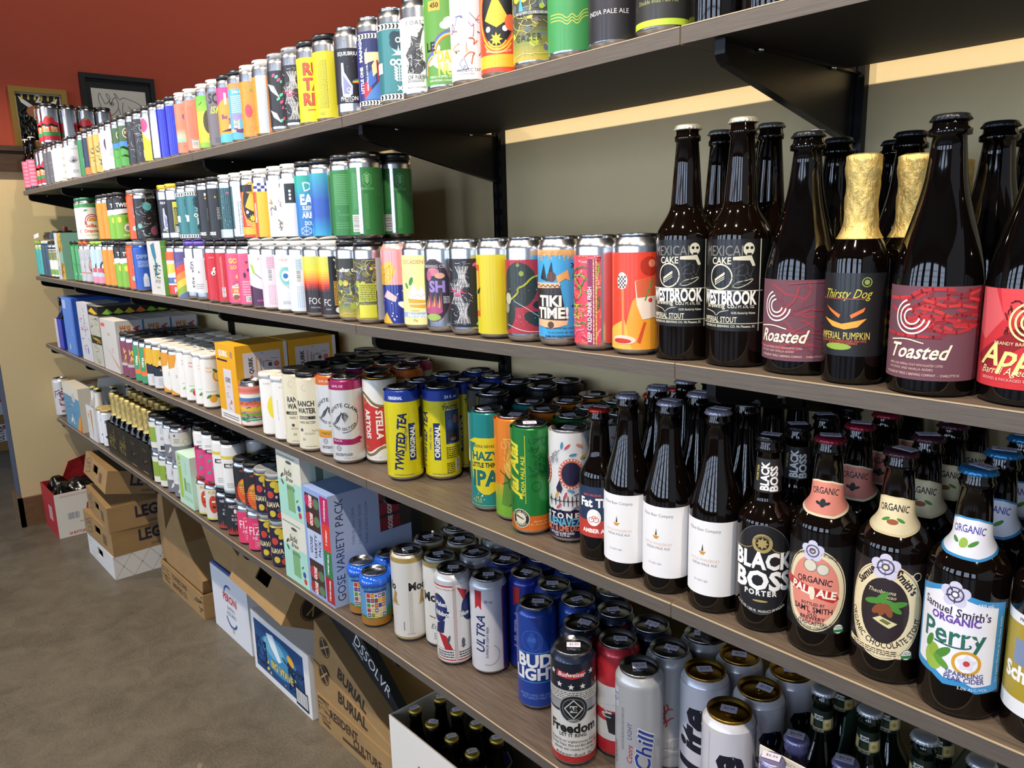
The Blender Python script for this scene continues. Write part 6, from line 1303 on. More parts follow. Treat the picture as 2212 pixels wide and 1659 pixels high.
def d_tt(L, side=False):
    L.wrap(0.05, 0.86, '#dccf12'); L.text('ORIGINAL', -0.45, 0.905, 6, '#e9edf4', bold=2, w=28)
    L.wrap(0.865, 0.97, '#1f3d9e'); L.text('ORIGINAL' if not side else '24 fl. oz.', -0.4 if not side else 0.55, 0.905, 6, '#e9edf4', bold=2, w=30)
    off = -0.22 if not side else -0.95
    L.text('TWISTED TEA', off, 0.43, 17, '#14245e', rot=84, bold=2, w=118, shear=0.12); L.text('HARD ICED TEA', off + 0.30, 0.46, 5, '#14245e', rot=86, w=46)
    q = off + 0.66; L.rect(q - 0.19, 0.23, q + 0.17, 0.63, '#1a2c6e'); L.text('ORIGINAL', q, 0.43, 10, '#f2f0dc', rot=88, bold=2, w=66)
    L.text('CONTAINS ALCOHOL', -0.1, 0.075, 3, '#14245e', w=50)
    x0, x1 = (0.18, 0.92) if side else (0.86, 1.3)
    if side:
        L.text('BE A LITTLE', 0.55, 0.83, 4.5, '#14245e', bold=0, w=34); L.text('TWISTED', 0.55, 0.79, 8, '#14245e', bold=2, w=40)
        L.rect(x0, 0.40, x1, 0.76, '#1c3a80'); L.rect(x0 + 0.04, 0.57, x1 - 0.04, 0.74, '#2c4a6a'); L.rect(x0 + 0.04, 0.42, x1 - 0.04, 0.55, '#202838'); L.ell(0.7, 0.66, 5, '#b06a4a', 9); L.ell(0.45, 0.62, 6, '#3a5a8a', 8); L.ell(0.4, 0.46, 6, '#181c26', 7); L.ell(0.6, 0.45, 7, '#a06a4a', 4)
        L.fine(x0, 0.24, x1, 0.37, 6, '#3a3a2a'); L.fine(x0, 0.08, 0.6, 0.2, 6, '#3a3a2a'); L.bars(0.78, 0.16, 11, 26, True)
    else: L.rect(0.84, 0.45, 1.3, 0.78, '#26303c'); L.fine(0.86, 0.1, 1.2, 0.4, 10, '#3a3a2a')
des('tt', 'c24', 'tall yellow can with large slanting blue lettering', d_tt, neck='#1f3d9e', fin='g')
des('tt2', 'c24', 'tall yellow can with blue lettering and a photo panel', lambda L: d_tt(L, True), neck='#1f3d9e', fin='g')
def claw(L, band, word, brush):
    L.wrap(0.05, 0.87, '#d9dadb'); L.wrap(0.875, 0.965, band); L.text('24 FL OZ', -0.5, 0.915, 4.5, '#f4e8ee', w=30); L.strokes(16, 3, ('#c4c6c8',), 5, 0.5, 0.3, 0.2, 0.9, 0.8, 90, 2)
    L.ring(-0.28, 0.55, 33, 1.4, '#23262a', 26, -95, 40); L.text('WHITE CLAW', -0.25, 0.70, 8, '#1c1f24', arc=34, bold=1, sp=0.04, w=76); L.text('HARD SELTZER', -0.28, 0.42, 6, '#1c1f24', arc=-36, sp=0.03, w=66)
    for k in range(9): L.line(bend([(-0.85 + 0.03 * k, 0.46 + 0.012 * k), (-0.55 + 0.02 * k, 0.50 + 0.012 * k), (-0.35, 0.60 + 0.004 * k), (-0.1 - 0.02 * k, 0.62 - 0.012 * k), (0.05 - 0.03 * k, 0.56 - 0.008 * k)], 2), 0.9, ('#5a6066', '#2c3136')[k % 2])
    L.ring(-0.18, 0.56, 6, 1.2, '#2c3136', 14, 0, 270)
    if brush: L.poly([(-0.9, 0.31), (0.2, 0.30), (0.6, 0.325), (0.75, 0.30), (0.6, 0.27), (0.7, 0.255), (0.2, 0.235), (-0.9, 0.24)], band); L.text('BLACK', -0.65, 0.285, 5, '#f2dce6', bold=0); L.text('CHERRY', -0.6, 0.257, 5, '#7a1a4a', bold=0)
    else: L.rect(-1, 0.25, 0.5, 0.33, '#e0a02a'); L.text('MANGO', -0.45, 0.29, 7, '#3a2a10', bold=0, w=34); L.rect(-1, 0.24, 0.5, 0.25, '#d8782a')
    L.ring(-0.62, 0.195, 6, 1, '#33373b'); L.text('5%', -0.62, 0.195, 4, '#33373b', bold=0); L.text('HARD SPARKLING WATER', -0.4, 0.13, 2.8, '#2c3136', w=40); L.text('WITH A HINT OF FRUIT', -0.4, 0.112, 2.8, '#2c3136', w=40); L.text('24 FL OZ  5% ALC', 0.0, 0.08, 2.4, '#777b80', bold=0)
des('clawp', 'c24', 'tall white seltzer can with magenta band and brush stroke', lambda L: claw(L, '#a3235f', 'BLACK CHERRY', True), neck='#a3235f', fin='g')
des('clawm', 'c24', 'tall white seltzer can with orange band and amber panel', lambda L: claw(L, '#d8702c', 'MANGO', False), neck='#d8702c', fin='g')
def d_ranch(L, o=0.0):
    L.wrap(0.05, 0.93, '#ddd6bd'); L.text('RANCH', -0.15 + o, 0.63, 12, '#1f1f1f', bold=2, w=44); L.text('WATER', -0.12 + o, 0.54, 12, '#1f1f1f', bold=2, w=44); L.rect(-0.85, 0.43, 0.5 + o, 0.47, '#1f1f1f'); L.text('ORIGINAL', -0.3 + o, 0.45, 4.5, '#ddd6bd', w=26); L.text('HARD SELTZER', -0.1 + o, 0.39, 5.5, '#1f1f1f', w=40)
    L.star(-0.45 + o, 0.29, 5, '#1f1f1f', 5, 0.6); L.fine(-0.6, 0.23, 0.1, 0.26, 2, '#8a846e'); L.text('80', -0.35 + o, 0.17, 6, '#3a3a36', bold=0); L.wave(0.2 + o, 0.9 + o, 0.28, 0.012, 3, 1, '#3a3a36'); L.ring(-0.4, 0.83, 7, 0.6, '#8a846e', 12, 90, 300); L.fine(-0.6, 0.07, 0.2, 0.09, 1, '#8a846e')
    for k in range(10): L.line([(-0.9 + 0.2 * k, 0.06), (-0.9 + 0.2 * k, 0.92)], 0.3, '#cfc8ae')
des('ranch', 'c19', 'tall cream can with heavy black lettering', d_ranch, neck='#ddd6bd'); des('ranch2', 'c19', 'tall cream can with black lettering beside its twin', lambda L: d_ranch(L, -0.3), neck='#ddd6bd')
def d_pine(L): L.wrap(0.05, 0.92, '#eceae6'); L.ell(0.5, 0.48, 30, '#e8d63a', 36); L.ell(0.55, 0.48, 5, '#d8a83a'); [L.line([(0.5 + 0.12 * math.cos(a), 0.48 + 0.04 * math.sin(a)), (0.5 + 0.8 * math.cos(a) * 0.75, 0.48 + 0.2 * math.sin(a))], 0.8, '#d0bc2a') for a in (0.4, 1.2, 2.0, 2.6, 3.2, 3.9, 4.6, 5.4)]; L.text('GLUTEN FREE', -0.3, 0.86, 3.5, '#77746e', bold=0, w=28)
des('pine', 'slim', 'slim white can with a big yellow pineapple slice', d_pine, neck='#d8d8d6')
def d_pine2(L): L.wrap(0.05, 0.92, '#e9e7e4'); L.text('HARD SPARKLING WATER', -0.6, 0.5, 3, '#9a968e', rot=90, bold=0, w=54); L.ell(0.0, 0.17, 4, '#d8c84a', 6); L.text('GLUTEN FREE', 0.1, 0.86, 3.5, '#77746e', bold=0, w=34); L.fine(-0.2, 0.08, 0.4, 0.1, 1, '#9a968e')
des('pine2', 'slim', 'slim white can turned to its small print', d_pine2, neck='#d8d8d6')
def d_fiesta(L):
    L.wrap(0.05, 0.9, '#e0888a')
    for k, (t, c) in enumerate(((0.82, '#d8705a'), (0.7, '#eee6d8'), (0.62, '#3f7ab0'), (0.54, '#d86a3a'), (0.42, '#d8c02a'), (0.3, '#7aa83a'), (0.2, '#2f8a6a'), (0.12, '#e6e0d6'))): L.wrap(t - 0.05, t + 0.03, c)
    L.strokes(20, 4, ('#2a4a8a', '#e6c23a', '#b83a4a'), 10, 2); L.text('CERVECERIA', 0.0, 0.19, 4, '#f0f0e8', w=34)
des('fiesta', 'c12', 'short can with bright horizontal stripes and a blue ring', d_fiesta)
def d_floral(L, k=0):
    c, g = (('#d84a7a', '#8fc06a'), ('#c83a5a', '#7fb85a'), ('#e8b23a', '#4a8a3a'), ('#e6a22e', '#3f7a34'))[k]
    L.wrap(0.05, 0.92, '#ebe9e4'); L.ell(0.5, 0.62, 12, c, 17); L.ell(0.55, 0.62, 8, '#f2d0d0' if k < 2 else '#f6e2a0', 12); L.ell(0.4, 0.72, 9, g, 4, rot=-0.7); L.text('Hard', -0.2, 0.78, 6, c, w=24); L.text('Thick', -0.2, 0.71, 6, c, w=26); L.rect(-0.8, 0.3, 0.6, 0.36, '#f4f2ee'); L.fine(-0.7, 0.31, 0.4, 0.35, 2, '#7aa86a'); L.ell(0.0, 0.2, 11, c, 12); L.ell(-0.4, 0.24, 9, g, 4, rot=0.6); L.ell(0.45, 0.24, 9, g, 4, rot=-0.5)
for k in range(4): des('floral%d' % k, 'slim', 'slim white can with painted fruit', (lambda kk: lambda L: d_floral(L, kk))(k), neck='#e6e4df')
def d_solo(L): L.wrap(0.05, 0.86, '#e9e7e2'); L.poly([(-1, 0.86), (-0.2, 0.86), (-0.5, 0.6), (-1, 0.55)], '#e09a2a'); L.text('SOLO', 0.0, 0.42, 9, '#4a4844', bold=0, w=34); L.rect(0.35, 0.1, 1.2, 0.6, '#e8b04a'); L.fine(0.4, 0.12, 1.0, 0.58, 8, '#b87a2a'); L.ring(0.1, 0.14, 4, 1, '#3a5a9a'); L.poly([(-1, 0.2), (-0.2, 0.05), (-1, 0.05)], '#e09a2a')
des('solo', 'c16', 'white and orange can with thin grey lettering', d_solo)
def d_site(L): L.wrap(0.35, 0.86, '#e2b32a'); L.wrap(0.05, 0.36, '#d6d6d8'); L.wrap(0.3, 0.48, '#20263a'); L.wave(-1, 1, 0.49, 0.015, 4, 6, '#20263a'); L.text('KSIA', 0.0, 0.68, 8, '#2a2a2a', bold=2, w=38); L.text('SITE', 0.0, 0.58, 12, '#f0e8d0', bold=2, w=38); L.text('POINT', 0.0, 0.42, 6, '#e2b32a', w=30); L.fine(-0.6, 0.1, 0.6, 0.26, 5, '#a8a8ac')
des('site', 'c16', 'mustard and navy can with bold lettering', d_site)
def d_smile(L): L.wrap(0.05, 0.84, '#e8762e'); L.wrap(0.05, 0.2, '#3f9a6a'); L.ell(0.2, 0.5, 25, '#e6d22a', 34); L.ell(0.5, 0.58, 3, '#222', 6); L.ell(0.0, 0.58, 3, '#222', 6); L.line(bend([(-0.2, 0.42), (0.2, 0.34), (0.6, 0.42)], 2), 2, '#222'); L.rect(-1.2, 0.3, -0.55, 0.84, '#3f9a6a'); L.text('LISMA', -0.75, 0.5, 9, '#f4efe0', rot=80, bold=2, w=40)
des('smile', 'c16', 'orange and green can with a large yellow smiling face', d_smile)
def d_wise(L): L.wrap(0.05, 0.84, '#83405a'); L.text('WISE', -0.1, 0.58, 18, '#dfc23c', bold=2, shear=0.1, rot=-12, w=52); L.text('MAN', 0.0, 0.44, 18, '#dfc23c', bold=2, shear=0.1, rot=-12, w=50); L.wrap(0.27, 0.33, '#b9babd'); L.text('HAZE', 0.1, 0.3, 6, '#4a4a4e', bold=0, w=34); L.poly([(-1, 0.33), (1, 0.33), (0.3, 0.4), (-0.5, 0.42)], '#9a6a52')
des('wise', 'c16', 'plum can with slanting yellow lettering', d_wise)
def d_whitegr(L): L.wrap(0.05, 0.84, '#dcdcda'); L.wrap(0.05, 0.32, '#5fa83a'); L.fine(-0.6, 0.4, 0.4, 0.7, 5, '#55585a')
des('whitegr', 'c16', 'white and green can', d_whitegr)
def d_hazy(L):
    L.wrap(0.05, 0.97, '#17807e'); L.dots(34, 4, ('#d9d23a', '#e8e6a0'), 0.7, 1.8, t0=0.1, t1=0.9); L.ell(-0.05, 0.46, 30, '#dccb1e', 52); L.text('SIERRA NEVADA', -0.05, 0.66, 5, '#1c2a2c', w=44); L.poly([(-0.95, 0.69), (0.9, 0.69), (0.6, 0.74), (-0.6, 0.74)], '#dccb1e')
    L.text('HAZY', -0.1, 0.565, 15, '#14696a', bold=2, w=50); L.text('LITTLE THING', -0.08, 0.475, 8, '#1c2a2c', bold=2, w=54); L.text('IPA', -0.1, 0.345, 27, '#14696a', bold=2, w=50); L.text('19.2', -0.5, 0.14, 6, '#dccb1e', bold=0); L.text('FL OZ', -0.5, 0.105, 4, '#dccb1e', bold=0); L.fine(-0.9, 0.06, 0.8, 0.075, 1, '#a8b84a')
des('hazy', 'c19', 'tall teal can with big yellow badge', d_hazy, neck='#17807e', fin='g')
def d_corn(L):
    L.wrap(0.05, 0.97, '#e07f22'); L.grad(0.05, 0.36, ('#6aa82e', '#7fae30', '#c9a02c'), -1.2, 1.2); L.poly([(-0.7, 0.16), (-0.45, 0.5), (-0.2, 0.56), (0.1, 0.36), (0.1, 0.14)], '#5a8a2a'); L.poly([(-0.5, 0.5), (-0.1, 0.84), (0.2, 0.8), (0.3, 0.3)], '#e8b23a'); L.strokes(20, 3, ('#f2d27a', '#c98a1e'), 30, 1, -0.5, 0.4, 0.5, 0.8, 80); L.strokes(6, 5, ('#3a4a1a',), 40, 1.6, -0.7, 0.15, 0.0, 0.5, 80); L.text('OPUU', 0.0, 0.74, 13, '#f0a850', w=48, bold=0); L.ell(0.5, 0.17, 9, '#4a3a1a')
des('corn', 'c19', 'tall orange can shading to green with husk leaves', d_corn, neck='#e07f22', fin='g')
def d_green19(L):
    L.wrap(0.05, 0.97, '#1f7a34'); L.wrap(0.05, 0.185, '#dd6f1f'); L.text('Jai Alai', -0.86, 0.6, 22, '#e6d83a', rot=90, bold=2, shear=0.3, w=110); L.text('INDIA PALE ALE', -0.42, 0.55, 6.5, '#e6d83a', rot=90, bold=1, w=72); L.rect(-0.30, 0.3, -0.275, 0.92, '#e6d83a')
    L.strokes(46, 6, ('#14592a', '#186230'), 12, 1.2, -0.1, 0.55, 0.9, 0.9); [L.ring(0.3, 0.2, 70 - 5 * k, 0.9, '#165c28', 20, 150, 240) for k in range(5)]; L.ring(0.25, 0.46, 8, 0.8, '#14592a')
    L.ell(-0.55, 0.16, 16, '#e6ddc0'); L.ell(-0.55, 0.16, 14.6, '#2a2a22'); L.ell(-0.55, 0.16, 9.5, '#e6ddc0'); L.text('CIGAR CITY', -0.55, 0.222, 3.4, '#e6ddc0', arc=11, w=26); L.text('BREWING', -0.55, 0.098, 3.4, '#e6ddc0', arc=-12, w=22); L.poly([(-0.75, 0.175), (-0.4, 0.15), (-0.4, 0.16), (-0.72, 0.19)], '#3a2a1a')
    L.text('BREWED WITH', 0.45, 0.135, 2.6, '#f2d8a0', bold=0); L.text('6.5% - Fit Hop Victoria', 0.4, 0.11, 3, '#f2d8a0', bold=0, w=38); L.rect(0.93, 0.3, 0.95, 0.9, '#c8c83a')
des('green19', 'c19', 'tall green can with orange foot and yellow script lettering', d_green19, neck='#1f7a34', fin='g')
def d_skull(L):
    L.wrap(0.05, 0.985, '#e6e4e2'); L.wrap(0.05, 0.30, '#2a2440'); L.strokes(16, 3, ('#2a2440',), 4, 3, -1, 0.285, 1, 0.305, 0, 2)
    for q in (0.08, -1.05):
        L.ell(q, 0.63, 21, '#d8705a', 25); 
        for k in range(22): a = 2 * math.pi * k / 22; L.ell(q + 0.60 * math.cos(a) if False else q, 0.63, 0.1, '#fff', n=4)
        x0, y0 = L.xy((q, 0.63))
        for k in range(24):
            a = 2 * math.pi * k / 24; L.ell(max(-1.2, min(0.99, math.sin(max(-1.5, min(1.5, (x0 + 18.6 * math.cos(a)) / L.R))))), (y0 + 22.6 * math.sin(a)) / L.H, 1.5, '#f2e6dc', n=7)
        L.ell(q, 0.63, 15.5, '#2a2440', 19)
    L.poly([(-0.62, 0.50), (-0.46, 0.58), (-0.34, 0.50), (-0.42, 0.455), (-0.48, 0.475), (-0.55, 0.455)], '#2a2440')
    for k in range(9): x = -0.85 + 0.19 * k; L.line([(x, 0.43), (x + 0.01, 0.345)], 1.3, '#1c1a24'); L.poly([(x - 0.03, 0.395), (x, 0.43), (x + 0.03, 0.395), (x, 0.36)], '#1c1a24')
    L.line([(-0.9, 0.39), (0.75, 0.385)], 1.2, '#1c1a24'); L.line(bend([(0.2, 0.44), (0.5, 0.46), (0.8, 0.44)], 2), 1.6, '#1c1a24')
    for q, t, c, r in ((0.15, 0.80, '#4a8fb0', 0.2), (-0.35, 0.88, '#4a8fb0', 1.4), (-0.1, 0.87, '#c8505a', 0.8), (0.45, 0.88, '#e08a7a', -0.4), (0.4, 0.34, '#d8a83a', 1.0), (0.05, 0.48, '#4a8fb0', -0.3), (0.6, 0.78, '#d8b84a', 0.3), (-0.6, 0.44, '#d8a83a', 1.2), (-0.2, 0.44, '#c8505a', 1.3), (0.3, 0.33, '#4a8fb0', 0.3), (0.75, 0.34, '#d8b84a', 0), (-0.5, 0.34, '#c8505a', 0.8)): L.ell(q, t, 6, c, 2, rot=r)
    L.text('STONE', -0.35, 0.257, 9, '#efeeec', bold=2, sp=0.25, w=60); L.text('BUENAVEZA', -0.3, 0.20, 13, '#6ab0cc', bold=2, w=66); L.text('SALT & LIME LAGER', -0.3, 0.145, 9, '#e07a5a', bold=2, w=64); L.text('WITH SALT & LIME ADDED', -0.4, 0.1, 3.4, '#efeeec', w=40); L.text('1 pt. 3.2 fl oz', -0.4, 0.08, 3.2, '#efeeec', w=26)
    L.strokes(7, 4, ('#9aa0a8',), 16, 1.4, -0.85, 0.7, -0.45, 0.85)
des('skull', 'c19', 'tall white can with a decorated sugar skull over navy lettering', d_skull, neck='#e6e4e2', fin='g')
def d_pinkl(L): L.wrap(0.05, 0.97, '#17171a'); L.wrap(0.25, 0.74, '#d9d7d4'); L.text('PINK LEMONADE', 0.0, 0.8, 6, '#d8507a', w=50); L.text('HARDER', 0, 0.64, 9, '#22222a', shear=0.2, w=46); L.text('CAPE', 0.0, 0.56, 8, '#b83a4a', bold=2); L.strokes(6, 3, ('#b83a4a', '#222'), 14, 1.6, t0=0.4, t1=0.7)
des('pinkl', 'c25n', 'black can with a white label band standing in the back rows', d_pinkl, neck='#17171a', fin='g')
F3 = Field(3)
lid_at(F3, 'stella', 812, 812, None, rot=-0.55, price='$2.99')
lid_at(F3, 'clawp', 743.5, 811, None); lid_at(F3, 'clawm', 709.6, 803.4, None)
for px, py, d in ((778, 791.5, 'clawp'), (814, 798, 'clawm'), (838, 783.5, 'clawm'), (873, 791.5, 'clawm'), (896, 776, 'clawp')):
    lid_at(F3, d, px, py, ('tall seltzer can with magenta band standing behind the others' if d == 'clawp' else 'tall seltzer can with orange band standing behind the others'), group='seltzer cans in the back rows')
lid_at(F3, 'tt', 868, 834, None); lid_at(F3, 'tt2', 952.5, 832, None)
for px, py in ((909, 820), (1001, 818.6), (964.6, 807), (1033, 799), (1069, 811)):
    lid_at(F3, 'tt2', px, py, 'tall yellow tea can in the rows behind the two front yellow cans', group='yellow tea cans behind', price='$2.99')
for px, py in ((1069, 836), (1114, 847), (1164, 836), (1205.5, 825), (1120.5, 826), (1160, 816)):
    lid_at(F3, 'pinkl', px, py, None, group='black cans in the back rows', price='$2.99')
lid_at(F3, 'hazy', 1064, 879, None, rot=-0.15, price='$3.49'); lid_at(F3, 'hazy', 1119, 865, 'tall teal can standing right behind the front teal can', price='$3.49')
lid_at(F3, 'corn', 1113, 892, None, price='$3.49')
for px, py in ((1169, 876.6), (1229, 864), (1281.5, 852)): lid_at(F3, 'corn', px, py, 'tall orange can in the file behind the front orange can', group='orange cans behind', price='$3.49')
lid_at(F3, 'green19', 1145, 913, None, price='$3.49')
for px, py in ((1225, 889.5), (1284, 876.6), (1324, 866)): lid_at(F3, 'green19', px, py, 'tall green can in the file behind the front green can', group='green cans behind', price='$3.49')
lid_at(F3, 'skull', 1240, 920, None, price='$3.49')
for px, py in ((1283, 905), (1335, 891)): lid_at(F3, 'skull', px, py, 'tall white skull can in the file behind the front skull can', group='skull cans behind', price='$3.49')

# ------------------------------------------------------------------ third shelf bottles, files running back
def front_spot(s, px, py, r):
    """centre of a round base whose nearest edge is seen at (px, py)"""
    P = put2(s, px, py); ux, uy = P[0] - CC[0], P[1] - CC[1]; h = math.hypot(ux, uy); return P[0] + ux / h * r, P[1] + uy / h * r
def file3(kind, px, py, n, lab, back, cap, step=0.001, price=None, prices=True, **kw):
    R = BOT[kind][1] / 1000; x, y = front_spot(3, px, py, R * 0.95)
    for k in range(n):
        yy = y + k * (2 * R + step)
        if yy > WALL_Y - 0.0165 - R: break
        F3.add(x, yy, R, (lambda kk: lambda q: bottle(kind, q, lab if kk == 0 else back[0], cap=cap, group=None if kk == 0 else back[1], price=price, **kw))(k))
def l_fat(L):
    L.wrap(0.16, 0.50, '#20304e'); L.wrap(0.16, 0.275, '#b83a30'); L.text('NEW BELGIUM', -0.3, 0.445, 3, '#c8504a', w=30); L.text('Fat Tire', -0.05, 0.395, 13, '#f2efe8', bold=2, w=56); L.ell(-0.2, 0.295, 11, '#f2efe8', 13); L.ring(-0.32, 0.28, 4.2, 1, '#b83a30'); L.ring(-0.08, 0.28, 4.2, 1, '#b83a30'); L.line([(-0.32, 0.28), (-0.22, 0.305), (-0.1, 0.302), (-0.08, 0.28)], 1, '#b83a30'); L.text('AMBER ALE', -0.1, 0.205, 6, '#f4e6dc', bold=2, w=46)
def l_maine(L):
    L.wrap(0.09, 0.47, '#e8e6e6'); L.rect(0.86, 0.09, 0.9, 0.47, '#c4c0cc'); L.text('Maine Beer Company', -0.32, 0.425, 4.2, '#4a4a52', bold=0, w=44); L.poly([(-0.48, 0.315), (-0.2, 0.315), (-0.28, 0.298), (-0.4, 0.298)], '#d0923a'); L.poly([(-0.38, 0.318), (-0.30, 0.318), (-0.33, 0.355)], '#2a2a30'); L.text('LITTLE WHALEBOAT', -0.28, 0.272, 3.6, '#cfae8e', bold=0, w=40); L.text('INDIA PALE ALE', -0.28, 0.25, 3.4, '#55555c', bold=0, w=34); L.text("Do what's right.", -0.38, 0.165, 2.8, '#66666c', bold=0, w=20)
def l_boss(L):
    L.ell(0.0, 0.335, 40, '#1c1b1e', 57, n=40); L.ring(0.0, 0.335, 40, 0.7, '#6a6660', 40, ry=57); L.ell(0.0, 0.475, 12, '#a8955a'); L.ell(0.0, 0.475, 8, '#1c1b1e'); L.star(0.0, 0.475, 7.5, '#a8955a', 8, 0.6); L.text('BROWAR WITNICA', 0.0, 0.512, 2.6, '#1c1b1e', arc=10, w=20); L.line(bend([(-0.95, 0.435), (-0.5, 0.44), (-0.3, 0.46)], 2), 1.2, '#a8955a'); L.line(bend([(0.95, 0.42), (0.5, 0.43), (0.3, 0.455)], 2), 1.2, '#a8955a')
    L.text('BLACK', 0.0, 0.385, 20, '#f2f1ee', bold=2, w=74); L.text('BOSS', 0.05, 0.28, 23, '#f2f1ee', bold=2, w=74); L.text('PORTER', 0.0, 0.213, 6.5, '#f2f1ee', bold=2, sp=0.15, w=40); L.rect(-0.55, 0.211, -0.4, 0.214, '#a8955a'); L.rect(0.4, 0.211, 0.55, 0.214, '#a8955a'); L.ell(0.0, 0.17, 9, '#a8955a', 1.4); L.text('11.2 FL.OZ. / 500 ML  PRODUCT OF POLAND', 0.0, 0.115, 3, '#d8d6d0', arc=-60, w=64)
def n_boss(L): L.wrap(0.715, 0.885, '#262527'); L.text('BLACK', -0.15, 0.795, 9.5, '#f0efec', rot=90, bold=2, w=34); L.text('BOSS', 0.55, 0.785, 9.5, '#f0efec', rot=90, bold=2, w=32); L.text('PORTER', -0.72, 0.81, 3.6, '#c9b86a', rot=90, w=20)
def rosette(L, q, t, r, c='#cfcbe0'): [L.ell(q + 0.0, t, 0.01, c, n=3)]; x0, y0 = L.xy((q, t)); [L.a.conv([(x0 + r * 0.62 * math.cos(a) + r * 0.45 * math.cos(b), y0 + r * 0.62 * math.sin(a) + r * 0.45 * math.sin(b)) for b in [2 * math.pi * i / 12 for i in range(12)]], lin(c)) for a in [2 * math.pi * k / 5 + 1.57 for k in range(5)]]; L.up(); L.ring(q, t, r * 0.62, r * 0.12, '#4a4660'); L.ring(q, t, r * 0.3, r * 0.12, '#4a4660')
def usda(L, q, t): L.ell(q, t, 6, '#eef0ea'); L.ring(q, t, 6, 0.7, '#3a6a4a'); L.rect(q - 0.12, t - 0.016, q + 0.12, t - 0.002, '#3a7a4a'); L.text('USDA', q, t + 0.008, 3, '#5a5a52', w=9)
def l_pale(L):
    L.wrap(0.115, 0.53, '#141316'); L.ell(-0.12, 0.315, 36, '#d8c9a0', 50, n=36); L.ell(-0.12, 0.315, 34.5, '#1a181a', 48.5, n=36); L.ell(-0.12, 0.315, 33.5, '#e6d8b4', 47.5, n=36); L.ell(-0.12, 0.315, 28, '#e08a78', 41, n=36); L.ring(-0.25, 0.43, 8, 1.2, '#8a8878'); L.ell(-0.25, 0.43, 6.5, '#d8d2c0'); L.ell(0.12, 0.42, 7, '#d8d2c0'); L.ring(0.12, 0.42, 7, 1, '#8a8878')
    L.text('ORGANIC', -0.12, 0.365, 7.5, '#2a2024', bold=1, w=40, arc=90); L.poly([(-0.95, 0.355), (0.5, 0.315), (0.6, 0.285), (0.45, 0.265), (-0.2, 0.29), (-0.95, 0.315)], '#b82a2a'); L.text('PALE ALE', -0.15, 0.31, 9, '#f4ecd8', bold=2, rot=-6, w=52); L.ell(-0.15, 0.3, 3, '#e8dcc0', 8); L.text('BOTTLED BY', -0.12, 0.248, 3.6, '#2a2024', w=26); L.text("SAM'L SMITH", -0.12, 0.222, 6.5, '#2a2024', bold=1, w=44); L.text('OLD', -0.12, 0.198, 3.6, '#2a2024'); L.text('BREWERY', -0.12, 0.18, 4.4, '#2a2024', w=28); L.text('(TADCASTER)', -0.12, 0.157, 4.6, '#2a2024', w=32)
    L.text('FERMENTED IN STONE YORKSHIRE SQUARES', -0.12, 0.135, 2.6, '#4a3a34', arc=-44, w=66); L.text('BREWED & BOTTLED ONLY BY SAML SMITH', -0.12, 0.493, 2.6, '#4a3a34', arc=44, w=60); rosette(L, -0.2, 0.50, 12); usda(L, 0.62, 0.14)
def org_neck(bg, edge, tx, deco):
    def f(L): L.poly([(-1.6, 0.69), (-0.6, 0.655), (0.4, 0.65), (1.3, 0.69), (1.3, 0.775), (0.4, 0.805), (-0.6, 0.805), (-1.6, 0.775)], edge); L.poly([(-1.6, 0.697), (-0.6, 0.664), (0.4, 0.659), (1.3, 0.698), (1.3, 0.766), (0.4, 0.797), (-0.6, 0.797), (-1.6, 0.767)], bg); L.text('ORGANIC', -0.05, 0.76, 7.5, tx, bold=1, w=33, arc=60); deco(L)
    return f
def l_choc(L):
    L.wrap(0.115, 0.545, '#231a1c'); c = '#e6d6ac'; L.ell(-0.02, 0.325, 40, c, 55, n=40); L.ell(-0.02, 0.325, 38.6, '#231a1c', 53.5, n=40); L.ell(-0.02, 0.325, 38, c, 53, n=40); L.ell(-0.02, 0.33, 25, '#2b2022', 37, n=32)
    L.text('Samuel', -0.55, 0.475, 8, '#2b2022', bold=2, rot=52, w=30); L.text("Smith's", 0.5, 0.465, 8, '#2b2022', bold=2, rot=-52, w=32); L.text('ORGANIC CHOCOLATE STOUT', -0.02, 0.175, 7, '#2b2022', bold=1, arc=-36, w=104); L.text('Theobroma', -0.12, 0.415, 4.5, c, shear=0.3, bold=0, w=28); L.text('cacao', 0.1, 0.395, 4, c, shear=0.3, bold=0)
    for q, t, r in ((-0.3, 0.365, 0.3), (0.05, 0.37, -0.2), (0.32, 0.365, 0.25), (-0.1, 0.385, 0.9), (0.22, 0.35, -0.6)): L.ell(q, t, 10, '#4a8a34', 3.4, rot=r)
    for q, r in ((-0.05, 1.2), (0.1, 1.9), (-0.18, 0.9)): L.ell(q, 0.335, 8, '#8a4a2a', 3.6, rot=r)
    L.poly([(-0.3, 0.285), (0.15, 0.255), (0.35, 0.28), (-0.1, 0.305)], '#d8cf9a'); L.poly([(-0.12, 0.283), (0.1, 0.27), (0.2, 0.282), (-0.02, 0.294)], '#6a6a3a'); rosette(L, -0.05, 0.525, 14); L.poly([(-0.9, 0.165), (0.5, 0.135), (0.5, 0.12), (-0.9, 0.14)], c); L.fine(-0.8, 0.128, 0.4, 0.155, 3, '#3a2c2a'); usda(L, 0.62, 0.14)
    L.ring(0.72, 0.49, 5, 1, c); L.line(bend([(0.6, 0.5), (0.75, 0.46), (0.8, 0.4)], 2), 1, c)
